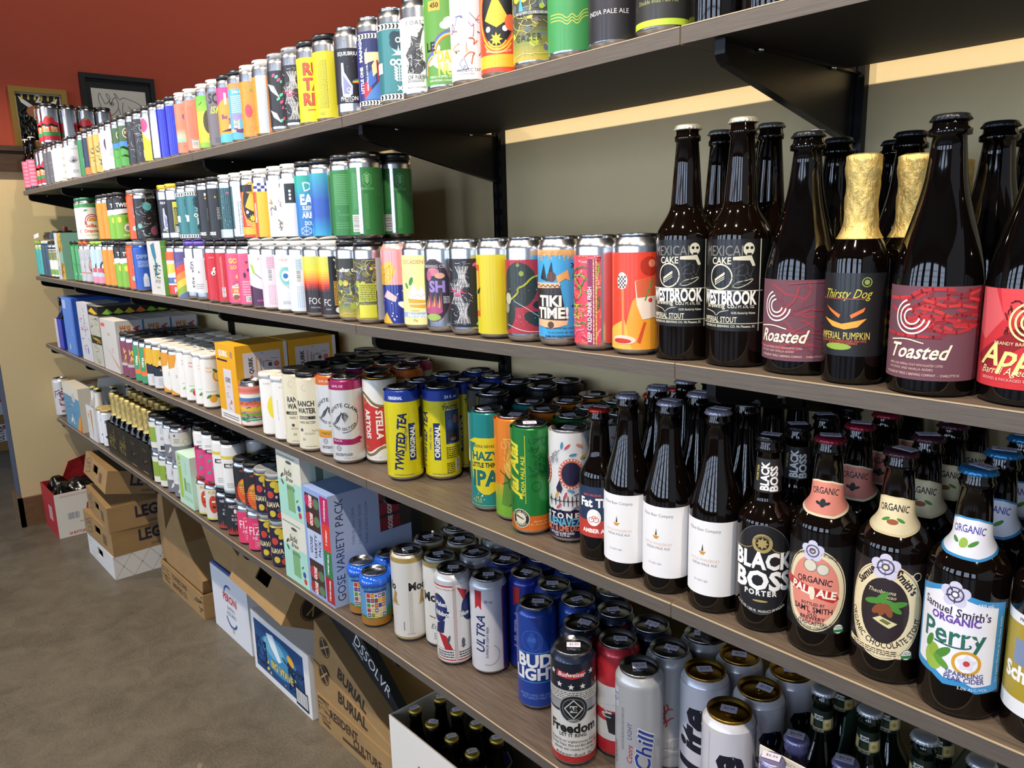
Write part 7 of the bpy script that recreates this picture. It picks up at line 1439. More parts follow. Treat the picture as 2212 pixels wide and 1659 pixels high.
def l_perry(L):
    top = [(-0.98, 0.50), (-0.6, 0.53), (-0.25, 0.55), (0.0, 0.55), (0.25, 0.52), (0.6, 0.505), (0.95, 0.495)]; bot = [(0.95, 0.125), (0.55, 0.115), (0.2, 0.14), (-0.2, 0.13), (-0.5, 0.155), (-0.98, 0.165)]
    L.poly(top + bot, '#3d8fc6'); L.poly([(p[0] * 0.9 - 0.02, p[1] - 0.02) for p in top] + [(p[0] * 0.9 - 0.02, p[1] + 0.028) for p in bot], '#eceaf0')
    rosette(L, -0.1, 0.515, 13); L.text("Samuel Smith's", -0.08, 0.445, 8.5, '#3a3048', bold=1, rot=-4, w=66); L.text('ORGANIC', -0.05, 0.41, 7.5, '#6a4aa0', bold=2, w=46); L.text('Perry', -0.1, 0.345, 21, '#2f6a5a', bold=1, w=60); L.line(bend([(-0.5, 0.30), (0.0, 0.295), (0.4, 0.305), (0.3, 0.325)], 2), 1.6, '#2f6a5a')
    L.ell(-0.5, 0.225, 10, '#9ab84a', 13); L.ell(-0.5, 0.255, 6, '#8fae40', 8); L.ell(-0.28, 0.26, 10, '#4f8a34', 4, rot=0.8); L.ell(-0.3, 0.22, 9, '#5f9a3a', 4, rot=-0.6); L.ell(-0.62, 0.29, 8, '#4f8a34', 3.4, rot=1.2); L.ring(0.3, 0.24, 13, 3, '#d8a02e'); L.ell(0.3, 0.24, 10, '#f4f2f4'); L.star(0.3, 0.24, 9.5, '#e4e0ee', 5, 0.6); L.ell(0.3, 0.24, 3, '#c8403a'); L.star(0.35, 0.335, 6, '#f0e8ee', 5, 0.6)
    L.text('SPARKLING', 0.28, 0.19, 5, '#4a4a8a', w=34); L.text('PEAR CIDER', 0.28, 0.168, 5, '#4a4a8a', w=36); L.text('550 mL', 0.6, 0.487, 3.4, '#f0f4fa'); L.text('5.0% ALC./VOL.', 0.5, 0.133, 3, '#f0f4fa', bold=0); L.text('Sole Agents Merchant du Vin Corp. Seattle', 0.90, 0.3, 2.8, '#e8f0fa', rot=90, bold=0, w=70)
def l_scho(L): L.wrap(0.10, 0.50, '#e6e6ea'); L.wrap(0.16, 0.46, '#a8922e'); L.rect(-0.75, 0.3, 0.75, 0.4, '#7a8aa8'); L.ell(-0.1, 0.36, 14, '#6a6aa8'); L.text('PRIVATE LANDBRAUEREI', -0.1, 0.478, 3.4, '#3a3a44', w=50); L.text('Schönram', -0.15, 0.265, 15, '#f0f0ee', bold=2, w=70); L.ring(-0.1, 0.2, 9, 1.6, '#f0f0ee'); L.text('Gold', -0.1, 0.2, 6, '#f0f0ee')
deco1 = lambda L: (L.ell(-0.1, 0.705, 3, '#2a2a2a', 4.5), L.ell(-0.35, 0.703, 3, '#2a2a2a', 1.5, rot=-0.4), L.ell(0.15, 0.703, 3, '#2a2a2a', 1.5, rot=0.4))
deco2 = lambda L: (L.ell(-0.05, 0.70, 5, '#9a5a34', 2.6), L.ell(-0.4, 0.708, 4, '#4a8a34', 1.6, rot=0.5), L.ell(0.35, 0.708, 4, '#4a8a34', 1.6, rot=-0.5))
deco3 = lambda L: (L.ell(-0.2, 0.705, 3.6, '#9ab84a', 4.6), L.ell(0.25, 0.705, 5, '#4f8a34', 1.8, rot=0.6), L.ell(-0.6, 0.71, 4, '#4f8a34', 1.6, rot=-0.6))
x, y = front_spot(3, 1296, 1212, 0.029)
for k in range(4): F3.add(x, y + 0.063 * k, 0.0307, (lambda kk: lambda q: bottle('long12', q, 'brown longneck with blue and red label, red crown' if kk == 0 else 'brown longneck with red crown in the file behind', cap='#c83a2c', body=('fat', l_fat), group=None if kk == 0 else 'red-crowned longnecks behind', price='$2.29', rot=-0.1))(k))
for i, (px, py) in enumerate(((1355, 1250), (1440, 1284), (1540, 1326))):
    file3('maine', px, py, 4, ('dark bottle with plain white label beside the red-crowned longneck', 'dark bottle with plain white label between two alike', 'dark bottle with plain white label beside the oval-labelled porter')[i], ('dark silver-crowned bottle in the rows behind the white labels', 'white-label bottles behind'), '#a9a6b4', price='$7.99', body=('maine', l_maine), rot=-0.12, mt=M_INKF)
file3('boss', 1650, 1368, 4, 'dark bottle with black oval porter label', ('dark porter bottle with lettered neck in the file behind', 'porter bottles behind'), '#1c1b20', price='$3.99', body=('boss', l_boss), neck=('boss_n', n_boss, 190), rot=-0.1)
file3('smith', 1778, 1422, 4, 'dark bottle with salmon oval organic pale ale label', ('dark ale bottle with salmon neck label in the file behind', 'pale ale bottles behind'), '#8a2436', price='$5.49', body=('pale', l_pale), neck=('pale_n', org_neck('#e08a78', '#e6d8b4', '#2a2a2a', deco1), 183), rot=-0.12)
file3('smith', 1908, 1476, 4, 'dark bottle with cream and brown organic chocolate stout label', ('dark stout bottle with cream neck label in the file behind', 'chocolate stout bottles behind'), '#4a2a34', price='$5.49', body=('choc', l_choc), neck=('choc_n', org_neck('#e6d6ac', '#d8c698', '#2a2024', deco2), 183), rot=-0.12)
file3('smith', 2062, 1548, 4, 'dark bottle with white and blue organic pear cider label', ('dark cider bottle with blue neck label in the file behind', 'perry bottles behind'), '#2f7ab0', price='$5.49', body=('perry', l_perry), neck=('perry_n', org_neck('#eceaf0', '#3d8fc6', '#4a4a9a', deco3), 183), rot=-0.15)
file3('smith', 2225, 1612, 3, 'dark bottle with gold label past the pear cider', ('dark bottle in the file behind the gold label', 'gold-label bottles behind'), '#2a2a2e', price='$4.49', body=('scho', l_scho), rot=-0.05)

# ------------------------------------------------------------------ third shelf boxes and packs towards the far end
def quirk_front(L):
    L.rect(-1, 0, 1, 1, '#e8a71e'); L.rect(-1, 0, 1, 0.12, '#e6e4e0'); L.text('QUIRK', -0.25, 0.88, 15, '#f2efe6', bold=2, w=60); L.rect(-0.9, 0.775, 0.15, 0.80, '#2a2a2a'); L.ell(0.6, 0.88, 9, '#9a8a5a')
    L.rect(-0.35, 0.12, 0.45, 0.68, '#d8d0d4'); L.text('QUIRK', 0.05, 0.54, 12, '#2a2a34', bold=2, w=34, rot=0); L.text('GRAPEFRUIT', 0.05, 0.45, 4, '#d8702e', w=26); L.ell(0.2, 0.25, 6, '#d86a5a'); L.strokes(6, 3, ('#d85a6a', '#7aa05a'), 10, 1.6, -0.25, 0.16, 0.4, 0.42); L.fine(-0.8, 0.02, 0.8, 0.08, 2, '#6a6a6a')
def quirk_side(L):
    L.rect(-1, 0, 1, 1, '#e2a41f'); L.text('QUIRK', -0.72, 0.26, 24, '#f6efd8', rot=90, bold=2, w=70); L.rect(-0.72, 0.56, 0.72, 0.90, '#d6ced2'); L.text('QUIRK', -0.44, 0.73, 11, '#2a2a34', rot=90, bold=2, w=44); L.rect(-0.24, 0.62, -0.2, 0.84, '#e0902e'); L.text('GRAPEFRUIT', -0.06, 0.73, 4.5, '#2a2a34', rot=90, w=34); L.text('TWIST', 0.04, 0.73, 4.5, '#2a2a34', rot=90, w=22); L.ell(-0.44, 0.59, 4, '#d86a5a'); L.ell(0.55, 0.72, 8, '#d86a5a'); L.ell(0.3, 0.72, 6, '#4a4a5a'); L.strokes(8, 5, ('#d85a6a', '#7aa05a', '#c8b84a'), 9, 1.6, -0.1, 0.58, 0.65, 0.88); L.rect(0.86, 0.45, 1, 1, '#d8d8dc')
a = put2(3, 477, 897); c = put2(3, 516.6, 918)
bx0, bx1 = a[0], c[0]; byf = 0.012; zq = base_z(3, bx1, 0.1)
for k in range(2):
    carton('seltzer_carton', ('yellow seltzer carton at the front of the shelf', 'yellow seltzer carton pushed in behind the front one')[k], bx1 - 0.132, bx1, byf + 0.148 * k, byf + 0.145 + 0.148 * k, zq, zq + 0.208, '#e2a41f', quirk_front, quirk_side)
F3.block(bx1 - 0.132, bx1, byf, byf + 0.295)
# slim cans right of the yellow carton
def foot_at(F, dn, px, py, label=None, rot=0.0, cap=None):
    R = KIND[DES[dn].kind][1] / 1000; x, y = front_spot(F.sh, px, py, R * 0.9); F.add(x, max(y, R + 0.004), R, lambda q: can(dn, q, rot, label, cap=cap))
for px, py, d, cp in ((590, 944, 'pine', 'w'), (614, 957, 'pine2', 'w'), (640, 968, 'ranch', 'k'), (668, 981, 'ranch2', 'k')): foot_at(F3, d, px, py, None, 0.0, cp)
for px, py in ((687, 786.5), (783, 779), (812, 768), (842, 758), (888, 752), (925, 757), (876, 764), (720, 779), (750, 770)): lid_at(F3, 'ranch', px, py, 'tall cream seltzer can with black cap in the dim back rows', group='cream cans in the back rows', cap='k')
foot_at(F3, 'fiesta', 553, 922); lid_at(F3, 'fiesta', 572, 812, 'short striped can tucked behind the white pineapple can')
F3.solve()
# towards the far end: four-packs two deep
def deep(s, y, items, dz=0.0, n=2, extra=()):
    ends = []
    for k in range(n):
        its = [(a, b, d1, d2, cp, lb if k == 0 else lb + ', in the row behind') for a, b, d1, d2, cp, lb in items]
        L = []
        for it in its:
            L.append([(put(s, it[0], y, dz)[0] + put(s, it[1], y, dz)[0]) / 2, 2 * KIND[DES[it[2]].kind][1] / 1000 + 0.0006, it])
        if k == 0: L += [[put(s, e[0], y)[0], e[1], e] for e in extra]
        for x, hw, it in relax(L):
            if callable(it[-1]): it[-1](x)
            else: pack(s, x, it[2], it[3], it[4], y + k * (2 * hw + 0.002), dz, it[5])
        ends.append(L[0][0] - L[0][1])
    return min(ends)
deep(3, 0.043, [(407, 428, 'floral0', 'floral1', 'w', 'slim white four-pack with painted pink fruit'), (447, 464, 'floral2', 'floral3', 'w', 'slim white four-pack with painted yellow fruit'), (383, 396, 'solo', 'solo', 'w', 'white and orange four-pack with thin grey lettering'),
              (342, 361, 'site', 'site', 'w', 'mustard and navy four-pack with white carrier'), (318, 332, 'smile', 'smile', 'k', 'orange four-pack with yellow smiling face'), (286, 305, 'wise', 'wise', 'k', 'plum four-pack with slanting yellow lettering')])
# cartons at the far end of the third shelf
def f_juice(L): L.rect(-1, 0, 1, 1, '#c9c6c2'); L.ring(0.3, 0.42, 9, 2, '#c8402e'); L.text('JUICE', 0.0, 0.72, 9, '#b84a34', rot=0, w=60); [L.line([(-0.3 + 0.12 * k, 0.42 - 0.03 * k), (0.9, 0.12 + 0.0 * k - 0.015 * k)], 2, '#d86a3a') for k in range(4)]; L.rect(-0.9, 0.85, -0.4, 0.92, '#e0583a')
def s_juice(L): L.rect(-1, 0, 1, 1, '#cfcdc9'); L.rect(0.9, 0, 1, 1, '#3f7fb0'); L.text('JUICE', -0.5, 0.74, 19, '#c8702e', rot=90, bold=2, w=84); L.text('BOMB', -0.08, 0.77, 14, '#d88a3a', rot=90, bold=2, w=62); L.text('IPA', 0.45, 0.77, 22, '#b83a3e', rot=90, bold=2, w=58)
def box_at(name, label, pxl, pxr, y0, d, h, col, front=None, side=None, s=3, dz=0, **k):
    A, B = put(s, pxl, 0.012), put(s, pxr, 0.012); x0, x1 = A[0], B[0]; z = base_z(s, (x0 + x1) / 2, (x1 - x0) / 2) + dz
    return carton(name, label, x0, x1, y0, y0 + d, z, z + h, col, front, side, **k)
box_at('beer_carton', 'white carton with orange lettering at the shelf front', 228.5, 262, 0.012, 0.098, 0.195, '#cfcdc9', f_juice, s_juice)
box_at('beer_carton', 'white carton with orange and red lettering in the middle of three', 228.5, 262, 0.112, 0.098, 0.195, '#cfcdc9', None, s_juice)
box_at('beer_carton', 'white carton with orange and red lettering against the wall', 228.5, 262, 0.212, 0.098, 0.195, '#cfcdc9', None, s_juice)
def f_voo(L): L.rect(-1, 0, 1, 1, '#b9b7a8'); L.rect(-1, 0.84, 1, 1, '#141414'); L.rect(-1, 0.36, 1, 0.5, '#141414'); L.strokes(24, 3, ('#55544c', '#8a887c'), 24, 2, -0.9, 0.04, 0.9, 0.82); L.strokes(8, 5, ('#7ab83a', '#e0b02e', '#d8602e'), 20, 5, -0.9, 0.38, 0.9, 0.48); L.poly([(-0.9, 0.9), (-0.2, 0.97), (0.9, 0.88), (0.2, 0.86)], '#e0b02e')
def s_voo(L): L.rect(-1, 0, 1, 1, '#8a8880'); L.rect(-1, 0.84, 1, 1, '#141414'); [L.poly([(-0.9 + 0.3 * k, 0.88), (-0.75 + 0.3 * k, 0.96), (-0.6 + 0.3 * k, 0.88), (-0.75 + 0.3 * k, 0.86)], ('#7ab83a', '#a8c03a', '#d8b82e', '#d8702e')[k % 4]) for k in range(6)]
box_at('beer_carton', 'grey patterned carton with black top band and lime flames', 205, 227, 0.012, 0.27, 0.235, '#8a8880', f_voo, s_voo)
def f_lav(L): L.rect(-1, 0, 1, 1, '#c9c8cc'); L.text('LA VEZA', 0.1, 0.62, 16, '#5a7aa8', rot=86, bold=1, w=110); L.strokes(16, 3, ('#b04a6a', '#4a6aa8', '#8a6aa0'), 18, 3, -0.8, 0.05, 0.8, 0.9); L.ell(0.2, 0.18, 8, '#3a7ab0', 16)
box_at('beer_carton', 'pale grey carton with blue slanting script', 181, 204, 0.012, 0.12, 0.238, '#c9c8cc', f_lav, lambda L: L.rect(-1, 0, 1, 1, '#a8a9b0'))
def f_lb(L): L.rect(-1, 0, 1, 1, '#4a7fd0'); L.rect(-0.9, 0.8, -0.3, 0.95, '#a8b8ea'); L.text('BOLD', 0.3, 0.4, 9, '#a8c4f0', rot=86, w=50); L.ell(-0.4, 0.12, 9, '#cfc9b8', 14); L.rect(0.72, 0, 1, 1, '#2f62b8')
box_at('beer_carton', 'tall light blue carton with a bulging plastic front', 149, 172, 0.010, 0.28, 0.245, '#2c56a8', f_lb, lambda L: L.rect(-1, 0, 1, 1, '#2754b0'))
# blue six-pack basket with a dark bottle
A, B = put(3, 128, 0.02), put(3, 147, 0.02); zc = base_z(3, A[0], 0.06)
def basket(name, label, cx, y0, w, d, h, col, z, front=None, right=None, nx=2, ny=3, bk='long12', glass='#0b0604', cap='#2a3a8a', bl=None, foil=None, handle=True, neck=None, depth_off=0.0):
    r = link(name, None, None, (cx, y0 + d / 2, z)); tag(r, label, 'six pack')
    b = MB(); t = 0.0015; X, Y = w / 2, d / 2
    b.box(-X, -Y, 0, X, -Y + t, h); b.box(-X, Y - t, 0, X, Y, h); b.box(-X, -Y + t, 0, -X + t, Y - t, h); b.box(X - t, -Y + t, 0, X, Y - t, h); b.box(-X + t, -Y + t, 0, X - t, Y - t, t)
    o = link('basket', b.mesh('basket', M_BOXC), r); o.color = rgba(col)
    if handle:
        b = MB(); b.prism([(-Y, h * 0.5), (-Y, h), (-Y * 0.55, h * 1.55), (-Y * 0.5, h * 1.75), (Y * 0.5, h * 1.75), (Y * 0.55, h * 1.55), (Y, h), (Y, h * 0.5)], 'x', -0.0012, 0.0012); o = link('handle', b.mesh('handle', M_BOXC), r); o.color = rgba(col)
    def pr(nm, W, origin, ux, nrm, fn): L = flat_art(W * 1000, h * 1000, origin, ux, (0, 0, 1), nrm); L.a.layer = 6; fn(L); link(nm, art_mesh(nm, L.a, M_INK), r)
    if front: pr('front_print', w, (0, -Y, 0), (1, 0, 0), (0, -1, 0), front)
    if right: pr('side_print', d, (X, 0, 0), (0, 1, 0), (1, 0, 0), right)
    R = BOT[bk][1] / 1000
    for i in range(nx):
        for j in range(ny):
            bx = cx + (i - (nx - 1) / 2) * (w - 0.004) / nx; by = y0 + d / 2 + (j - (ny - 1) / 2) * (d - 0.004) / ny
            bottle(bk, (bx, by, z + 0.002), '', glass=glass, cap=cap, body=bl, foil=foil, parent=r, neck=neck)
    return r
basket('six_pack', 'royal blue six-pack basket holding dark bottles', (A[0] + B[0]) / 2, 0.012, 0.13, 0.196, 0.135, '#1733a0', zc, lambda L: (L.rect(-1, 0, -0.3, 1, '#c9c4d4'), L.rect(-0.2, 0, 1, 1, '#1733b0')), lambda L: L.rect(-1, 0, 1, 1, '#16309a'))
# ================================================================== lowest shelf
def d_modelo(L, o=0.0):
    L.wrap(0.05, 0.90, '#dedbd4'); L.wrap(0.905, 0.96, '#b59a55'); L.text('Modelo', 0.78 + o, 0.64, 17, '#1c1c1e', bold=2, w=70); L.text('lo', -0.88 + o, 0.64, 17, '#1c1c1e', bold=2, w=16)
    for q in (-0.8 + o, 0.68 + o): L.poly([(q - 0.15, 0.44), (q + 0.12, 0.44), (q + 0.05, 0.5), (q + 0.1, 0.56), (q - 0.02, 0.6), (q - 0.08, 0.52)], '#b08d4c'); L.rect(q - 0.2, 0.425, q + 0.18, 0.435, '#b08d4c')
    L.fine(-0.1 + o, 0.1, 0.15 + o, 0.58, 3, '#b8b5ae', vert=True); L.rect(-0.42 + o, 0.14, -0.38 + o, 0.24, '#55534e'); L.wrap(0.05, 0.065, '#b59a55'); L.text('24 FL OZ', 0.0 + o, 0.1, 3, '#55534e', bold=0)
des('modelo', 'c25', 'tall off-white can with gold ring and black lettering wrapping round', d_modelo, neck='#dedbd4', fin='g')
def d_modelo2(L):
    L.wrap(0.05, 0.90, '#dedbd4'); L.wrap(0.905, 0.96, '#b59a55'); L.text('Modelo', -0.1, 0.58, 19, '#1c1c1e', bold=2, w=84); L.ring(0.0, 0.44, 13, 2, '#55534e'); L.ell(0.0, 0.44, 9, '#6a3a2a'); L.line(bend([(-0.7, 0.36), (0, 0.33), (0.7, 0.36)], 2), 3, '#b59a55'); L.text('Especial', -0.05, 0.25, 11, '#1c1c1e', shear=0.3, bold=0, w=56); L.fine(-0.5, 0.1, 0.5, 0.18, 4, '#77756e'); L.text('CERVEZA', 0, 0.72, 4, '#55534e', bold=0, sp=0.1)
des('modelo2', 'c25', 'tall off-white can with gold ring and large central lettering', d_modelo2, neck='#d4d2ce', fin='g')
def d_pbr(L):
    L.wrap(0.05, 0.88, '#e4e2df'); red, blu = '#b8262e', '#1c2a5e'
    L.rect(0.02, 0.05, 0.1, 0.9, '#b9b9bc'); [L.rect(q, 0.06, q + 0.02, 0.87, red) for q in (-0.02, 0.12)]; L.rect(-1, 0.86, 0.0, 0.875, red); L.rect(-1, 0.065, 0.0, 0.078, red); L.rect(0.14, 0.065, 1, 0.078, red)
    L.ell(-0.82, 0.62, 22, blu, 30); L.ell(-0.82, 0.62, 16, '#2a3a78', 23); L.ell(0.85, 0.62, 22, blu, 30); L.ell(0.85, 0.62, 16, '#2a3a78', 23); L.rect(-1.2, 0.54, -0.26, 0.6, blu); L.text('Ribbon', -0.62, 0.57, 9.5, '#f0eeea', bold=2, w=40); L.text('Pabst', -0.72, 0.67, 9, '#f0eeea', bold=2, shear=0.2, w=30); L.rect(0.3, 0.54, 1.2, 0.6, blu); L.text('Blue', 0.55, 0.57, 9.5, '#f0eeea', bold=2, w=34)
    L.poly([(-0.85, 0.36), (-0.45, 0.33), (-0.12, 0.185), (-0.55, 0.185)], red); L.poly([(-0.9, 0.45), (-0.5, 0.5), (-0.58, 0.36), (-0.95, 0.34)], blu); L.poly([(0.2, 0.86), (0.75, 0.80), (0.55, 0.7)], red); L.ell(-0.35, 0.29, 3, '#55565a', 11, rot=-0.3); L.ell(0.45, 0.26, 4, '#55565a', 9); L.star(0.45, 0.22, 6, '#55565a', 4, 0.5); L.rect(-1, 0.182, 0.0, 0.186, '#1c1c1e')
    L.text('Established in Milwaukee 1844', -0.5, 0.835, 3.2, red, shear=0.3, bold=0, w=44); L.fine(-0.9, 0.09, -0.08, 0.17, 3, '#33343a'); L.fine(0.2, 0.09, 0.95, 0.17, 3, '#33343a')
des('pbr', 'c25', 'tall white can with blue ribbon badges and red borders', d_pbr, neck='#c9cacd', fin='g')
def d_ultra(L, base='#d6d5da', ink='#16285e'):
    L.wrap(0.05, 0.90, base); L.rect(0.72, 0.05, 1.8, 0.92, '#1b2c78'); L.rect(0.68, 0.05, 0.72, 0.9, '#b8262e'); L.poly([(-0.72, 0.9), (-0.38, 0.9), (-0.40, 0.70), (-0.56, 0.74), (-0.72, 0.70)], '#b8262e'); L.text('ULTRA', -0.5, 0.44, 18, ink, rot=88, bold=1, shear=0.25, w=92); L.text('SUPERIOR LIGHT BEER', -0.14, 0.36, 4.6, ink, rot=88, w=68); L.text('25 oz.', -0.02, 0.79, 5, ink, w=18); L.ring(-0.1, 0.23, 24, 3.4, '#b4b6c0', 20, -110, 60); L.text('ULTRA', 1.05, 0.5, 15, '#33458e', rot=-90, bold=1, w=90)
des('ultra', 'c25', 'tall silver-white can with upright blue lettering and red ribbon', d_ultra, neck='#d0d0d6', fin='g')
des('ultrab', 'c25', 'tall blue can with upright pale lettering and red ribbon', lambda L: d_ultra(L, '#1f2f86', '#aeb8dc'), neck='#1f2f8e', fin='g')
def d_budl(L):
    L.wrap(0.05, 0.92, '#1d3f96'); L.wrap(0.3, 0.55, '#1a3688'); L.rect(-1.3, 0.575, 1.3, 0.582, '#4a9ad6'); L.rect(-1.3, 0.285, 1.3, 0.292, '#4a9ad6'); L.text('BUD', -0.15, 0.5, 24, '#eff0f0', bold=2, w=82); L.text('LIGHT', -0.1, 0.37, 22, '#eff0f0', bold=2, w=96); L.ring(-0.25, 0.7, 20, 1.2, '#3a62b4'); L.poly([(-0.25, 0.79), (0.02, 0.7), (-0.25, 0.61), (-0.52, 0.7)], '#2c52a6'); L.text('AB', -0.25, 0.71, 8, '#3f6cc0', bold=2); L.text('BREWED USING THE CHOICEST HOPS', 0.2, 0.16, 4.4, '#7fa0dc', bold=0, w=86); L.text('BEST BARLEY MALT, AND RICE', 0.2, 0.13, 4.4, '#7fa0dc', bold=0, w=76)
des('budl', 'c25', 'tall deep blue can with heavy white block lettering', d_budl, neck='#1d3f96', fin='g')
def d_free(L):
    L.wrap(0.05, 0.93, '#e0ddd6'); L.wrap(0.70, 0.93, '#161c2c'); L.wrap(0.05, 0.105, '#b22a2c')
    for q, t in ((-0.85, 0.835), (0.75, 0.85), (-0.6, 0.74), (-0.1, 0.73), (0.4, 0.735), (0.95, 0.74), (-1.0, 0.72)): L.star(q, t, 5.5, '#ecebe6')
    L.poly([(-0.68, 0.865), (-0.05, 0.845), (0.5, 0.875), (0.46, 0.815), (-0.05, 0.80), (-0.72, 0.81)], '#c42e34'); L.text('Budweiser', -0.1, 0.838, 7.5, '#f2eeea', shear=0.25, rot=2, w=46)
    L.wrap(0.605, 0.70, '#e6e3dc'); [L.rect(-1.3, t, 1.3, t + 0.004, '#16181c') for t in (0.697, 0.60, 0.69, 0.61)]; L.fine(-0.95, 0.62, 0.95, 0.685, 4, '#16181c')
    L.wrap(0.5, 0.6, '#2a2c30'); L.rect(0.45, 0.52, 0.95, 0.6, '#9a9aa0'); L.rect(-1, 0.52, -0.5, 0.6, '#9a9aa0'); L.ell(0.0, 0.535, 24, '#1c1e22'); L.ring(0.0, 0.535, 24, 1.4, '#9aa0a4'); L.ring(0.0, 0.535, 18.5, 0.8, '#9aa0a4'); x0, y0 = L.xy((0, 0.535)); L.poly([(0.0, 0.535 + 17 / L.H), (0.42, 0.535), (0.0, 0.535 - 17 / L.H), (-0.42, 0.535)], '#cfd0cc'); L.poly([(0.0, 0.535 + 14.5 / L.H), (0.36, 0.535), (0.0, 0.535 - 14.5 / L.H), (-0.36, 0.535)], '#1c1e22'); L.rect(-0.16, 0.505, 0.16, 0.565, '#cfd0cc'); L.text('AB', 0.0, 0.535, 8, '#1c1e22', bold=2); L.text('AMERICA', 0.0, 0.435, 3, '#cfd0cc', w=18)
    L.text('Freedom', -0.02, 0.365, 16, '#15171a', bold=2, w=100); L.text('LET IT RING', -0.05, 0.30, 6, '#15171a', bold=1, w=60); L.text('Brewed by our original process from the', 0.0, 0.245, 5, '#15171a', shear=0.3, bold=0, w=88); L.text('Choicest Hops, Rice and Best Barley Malt', 0.0, 0.21, 5, '#15171a', shear=0.3, bold=0, w=90); L.text('BREWED AND CANNED IN THE USA', 0.0, 0.17, 4, '#15171a', bold=0, w=70); L.text('Anheuser-Busch, Inc.', 0.0, 0.125, 5.6, '#15171a', shear=0.3, bold=0, w=66)
des('free', 'c25', 'tall can with stars, round crest, white panel and red foot', d_free, neck='#1b2338', fin='g')
def d_freeb(L):
    L.wrap(0.05, 0.93, '#1a2136'); [L.star(q, t, 7, '#d8d8d6') for q, t in ((-0.5, 0.8), (0.3, 0.74), (-0.1, 0.6), (0.7, 0.85), (-0.8, 0.62), (0.6, 0.55))]; L.poly([(0.2, 0.93), (1, 0.93), (0.8, 0.82), (0.3, 0.86)], '#b22a2c')
des('freeb', 'c25', 'dark starry can with red flash in the rows behind', d_freeb, neck='#20283e', fin='g')
def d_redw(L):
    L.wrap(0.05, 0.90, '#e0ddd8'); [L.wrap(a, b, '#c02a34') for a, b in ((0.66, 0.90), (0.34, 0.44), (0.05, 0.17))]; L.poly([(-0.6, 0.44), (-0.1, 0.42), (0.3, 0.3), (0.1, 0.22), (-0.4, 0.24)], '#22242a'); L.strokes(14, 3, ('#e6e4e0',), 12, 2, -0.9, 0.38, 0.0, 0.5); L.ell(0.1, 0.42, 5, '#e6e4e0')
des('redw', 'c25', 'tall red and white striped can with a dark eagle shape', d_redw, neck='#c02a34', fin='g')
def d_coors(L):
    L.wrap(0.05, 0.90, '#a9abae'); L.fine(-0.72, 0.36, -0.6, 0.72, 2, '#6a6c70', vert=True); L.poly([(-0.56, 0.155), (-0.28, 0.165), (-0.36, 0.22)], '#23489a'); L.text('Coors', -0.38, 0.34, 8.5, '#b0303a', rot=88, bold=1, shear=0.3, w=36); L.text('LIGHT', -0.38, 0.54, 7, '#2a3468', rot=88, bold=0, w=32)
    L.text('Chill', 0.2, 0.36, 26, '#d8dade', rot=84, bold=2, shear=0.4, w=100); L.text('Chill', 0.2, 0.36, 25, '#1f3f94', rot=84, bold=1, shear=0.4, w=99); L.rect(-1.1, 0.7, -0.85, 0.86, '#cfd2d8'); L.strokes(12, 4, ('#2f56b0',), 7, 0.8, -1.0, 0.71, -0.86, 0.85); L.text('COORS', -0.93, 0.3, 8, '#8a4a50', rot=90, bold=0)
des('coors', 'c25', 'tall silver can with upright blue script lettering', d_coors, neck='#b4b6b9', fin='g')
def d_coorsb(L): L.wrap(0.05, 0.90, '#b0b2b5'); L.strokes(6, 3, ('#a83038',), 18, 2.4, -0.4, 0.4, 0.6, 0.6, 60); L.strokes(10, 7, ('#9a9ca0', '#d2d4d6'), 30, 2, -0.9, 0.06, 0.9, 0.3, 60)
des('coorsb', 'c25', 'tall silver can in the file behind the front silver can', d_coorsb, neck='#b4b6b9', fin='g')
def d_lite(L, o=0.0):
    L.wrap(0.05, 0.93, '#d9d7dd'); L.text('Lite', -0.15 + o, 0.46, 50, '#14182a', rot=90, bold=2, shear=0.25); L.text('®', 0.45 + o, 0.62, 4, '#14182a'); L.ring(-0.2 + o, 0.08, 13, 3, '#22242e'); L.ell(-0.2 + o, 0.08, 9, '#8a3a2a'); L.rect(-0.7 + o, 0.05, -0.66 + o, 0.9, '#c4c2cc')
des('lite', 'c25', 'tall white can with gold lid and upright navy lettering', d_lite, neck='#d9d7dd', gold=True, fin='g')
des('lite2', 'c25', 'tall white gold-lidded can beside its twin', lambda L: d_lite(L, -0.3), neck='#d9d7dd', gold=True, fin='g')
def d_mural(L):
    L.wrap(0.05, 0.88, '#5f9fd0'); L.wrap(0.05, 0.2, '#a8742e'); L.wave(-1, 1, 0.2, 0.015, 3, 4, '#4a8a3a'); L.rect(-0.7, 0.2, 0.55, 0.68, '#e9e2c8'); cs = ('#c83a2e', '#2f4a9a', '#e0b62e', '#4a9a4a', '#d8743a', '#6a4a9a', '#d8d2c0')
    rn = random.Random(4)
    for i in range(5):
        for j in range(5): q = -0.67 + 0.242 * i; t = 0.21 + 0.094 * j; L.rect(q, t, q + 0.21, t + 0.078, rn.choice(cs)); L.ell(q + 0.105, t + 0.038, 2.6, rn.choice(cs))
    L.poly([(-0.8, 0.68), (0.65, 0.68), (0.65, 0.74), (-0.8, 0.72)], '#2f4a9a'); L.text('HOP MONTH', -0.2, 0.78, 8, '#2f6fa8', bold=2, w=60); L.poly([(0.55, 0.2), (1, 0.2), (1, 0.42), (0.7, 0.36)], '#3f9a4e'); L.ell(0.3, 0.82, 7, '#e8eef2', 3)
des('mural', 'c12', 'short blue can with a grid of small colourful pictures', d_mural, fin='g')
F4 = Field(4)
def tall4(dn, pts, label=None, group=None, price='$2.99', rot=0.0):
    for i, (px, py) in enumerate(pts): lid_at(F4, dn, px, py, label if not (i == 0 and label is None) else None, rot, group if label else None, price)
BK = lambda what: (what + ' in the rows behind', what + 's in the rows behind')
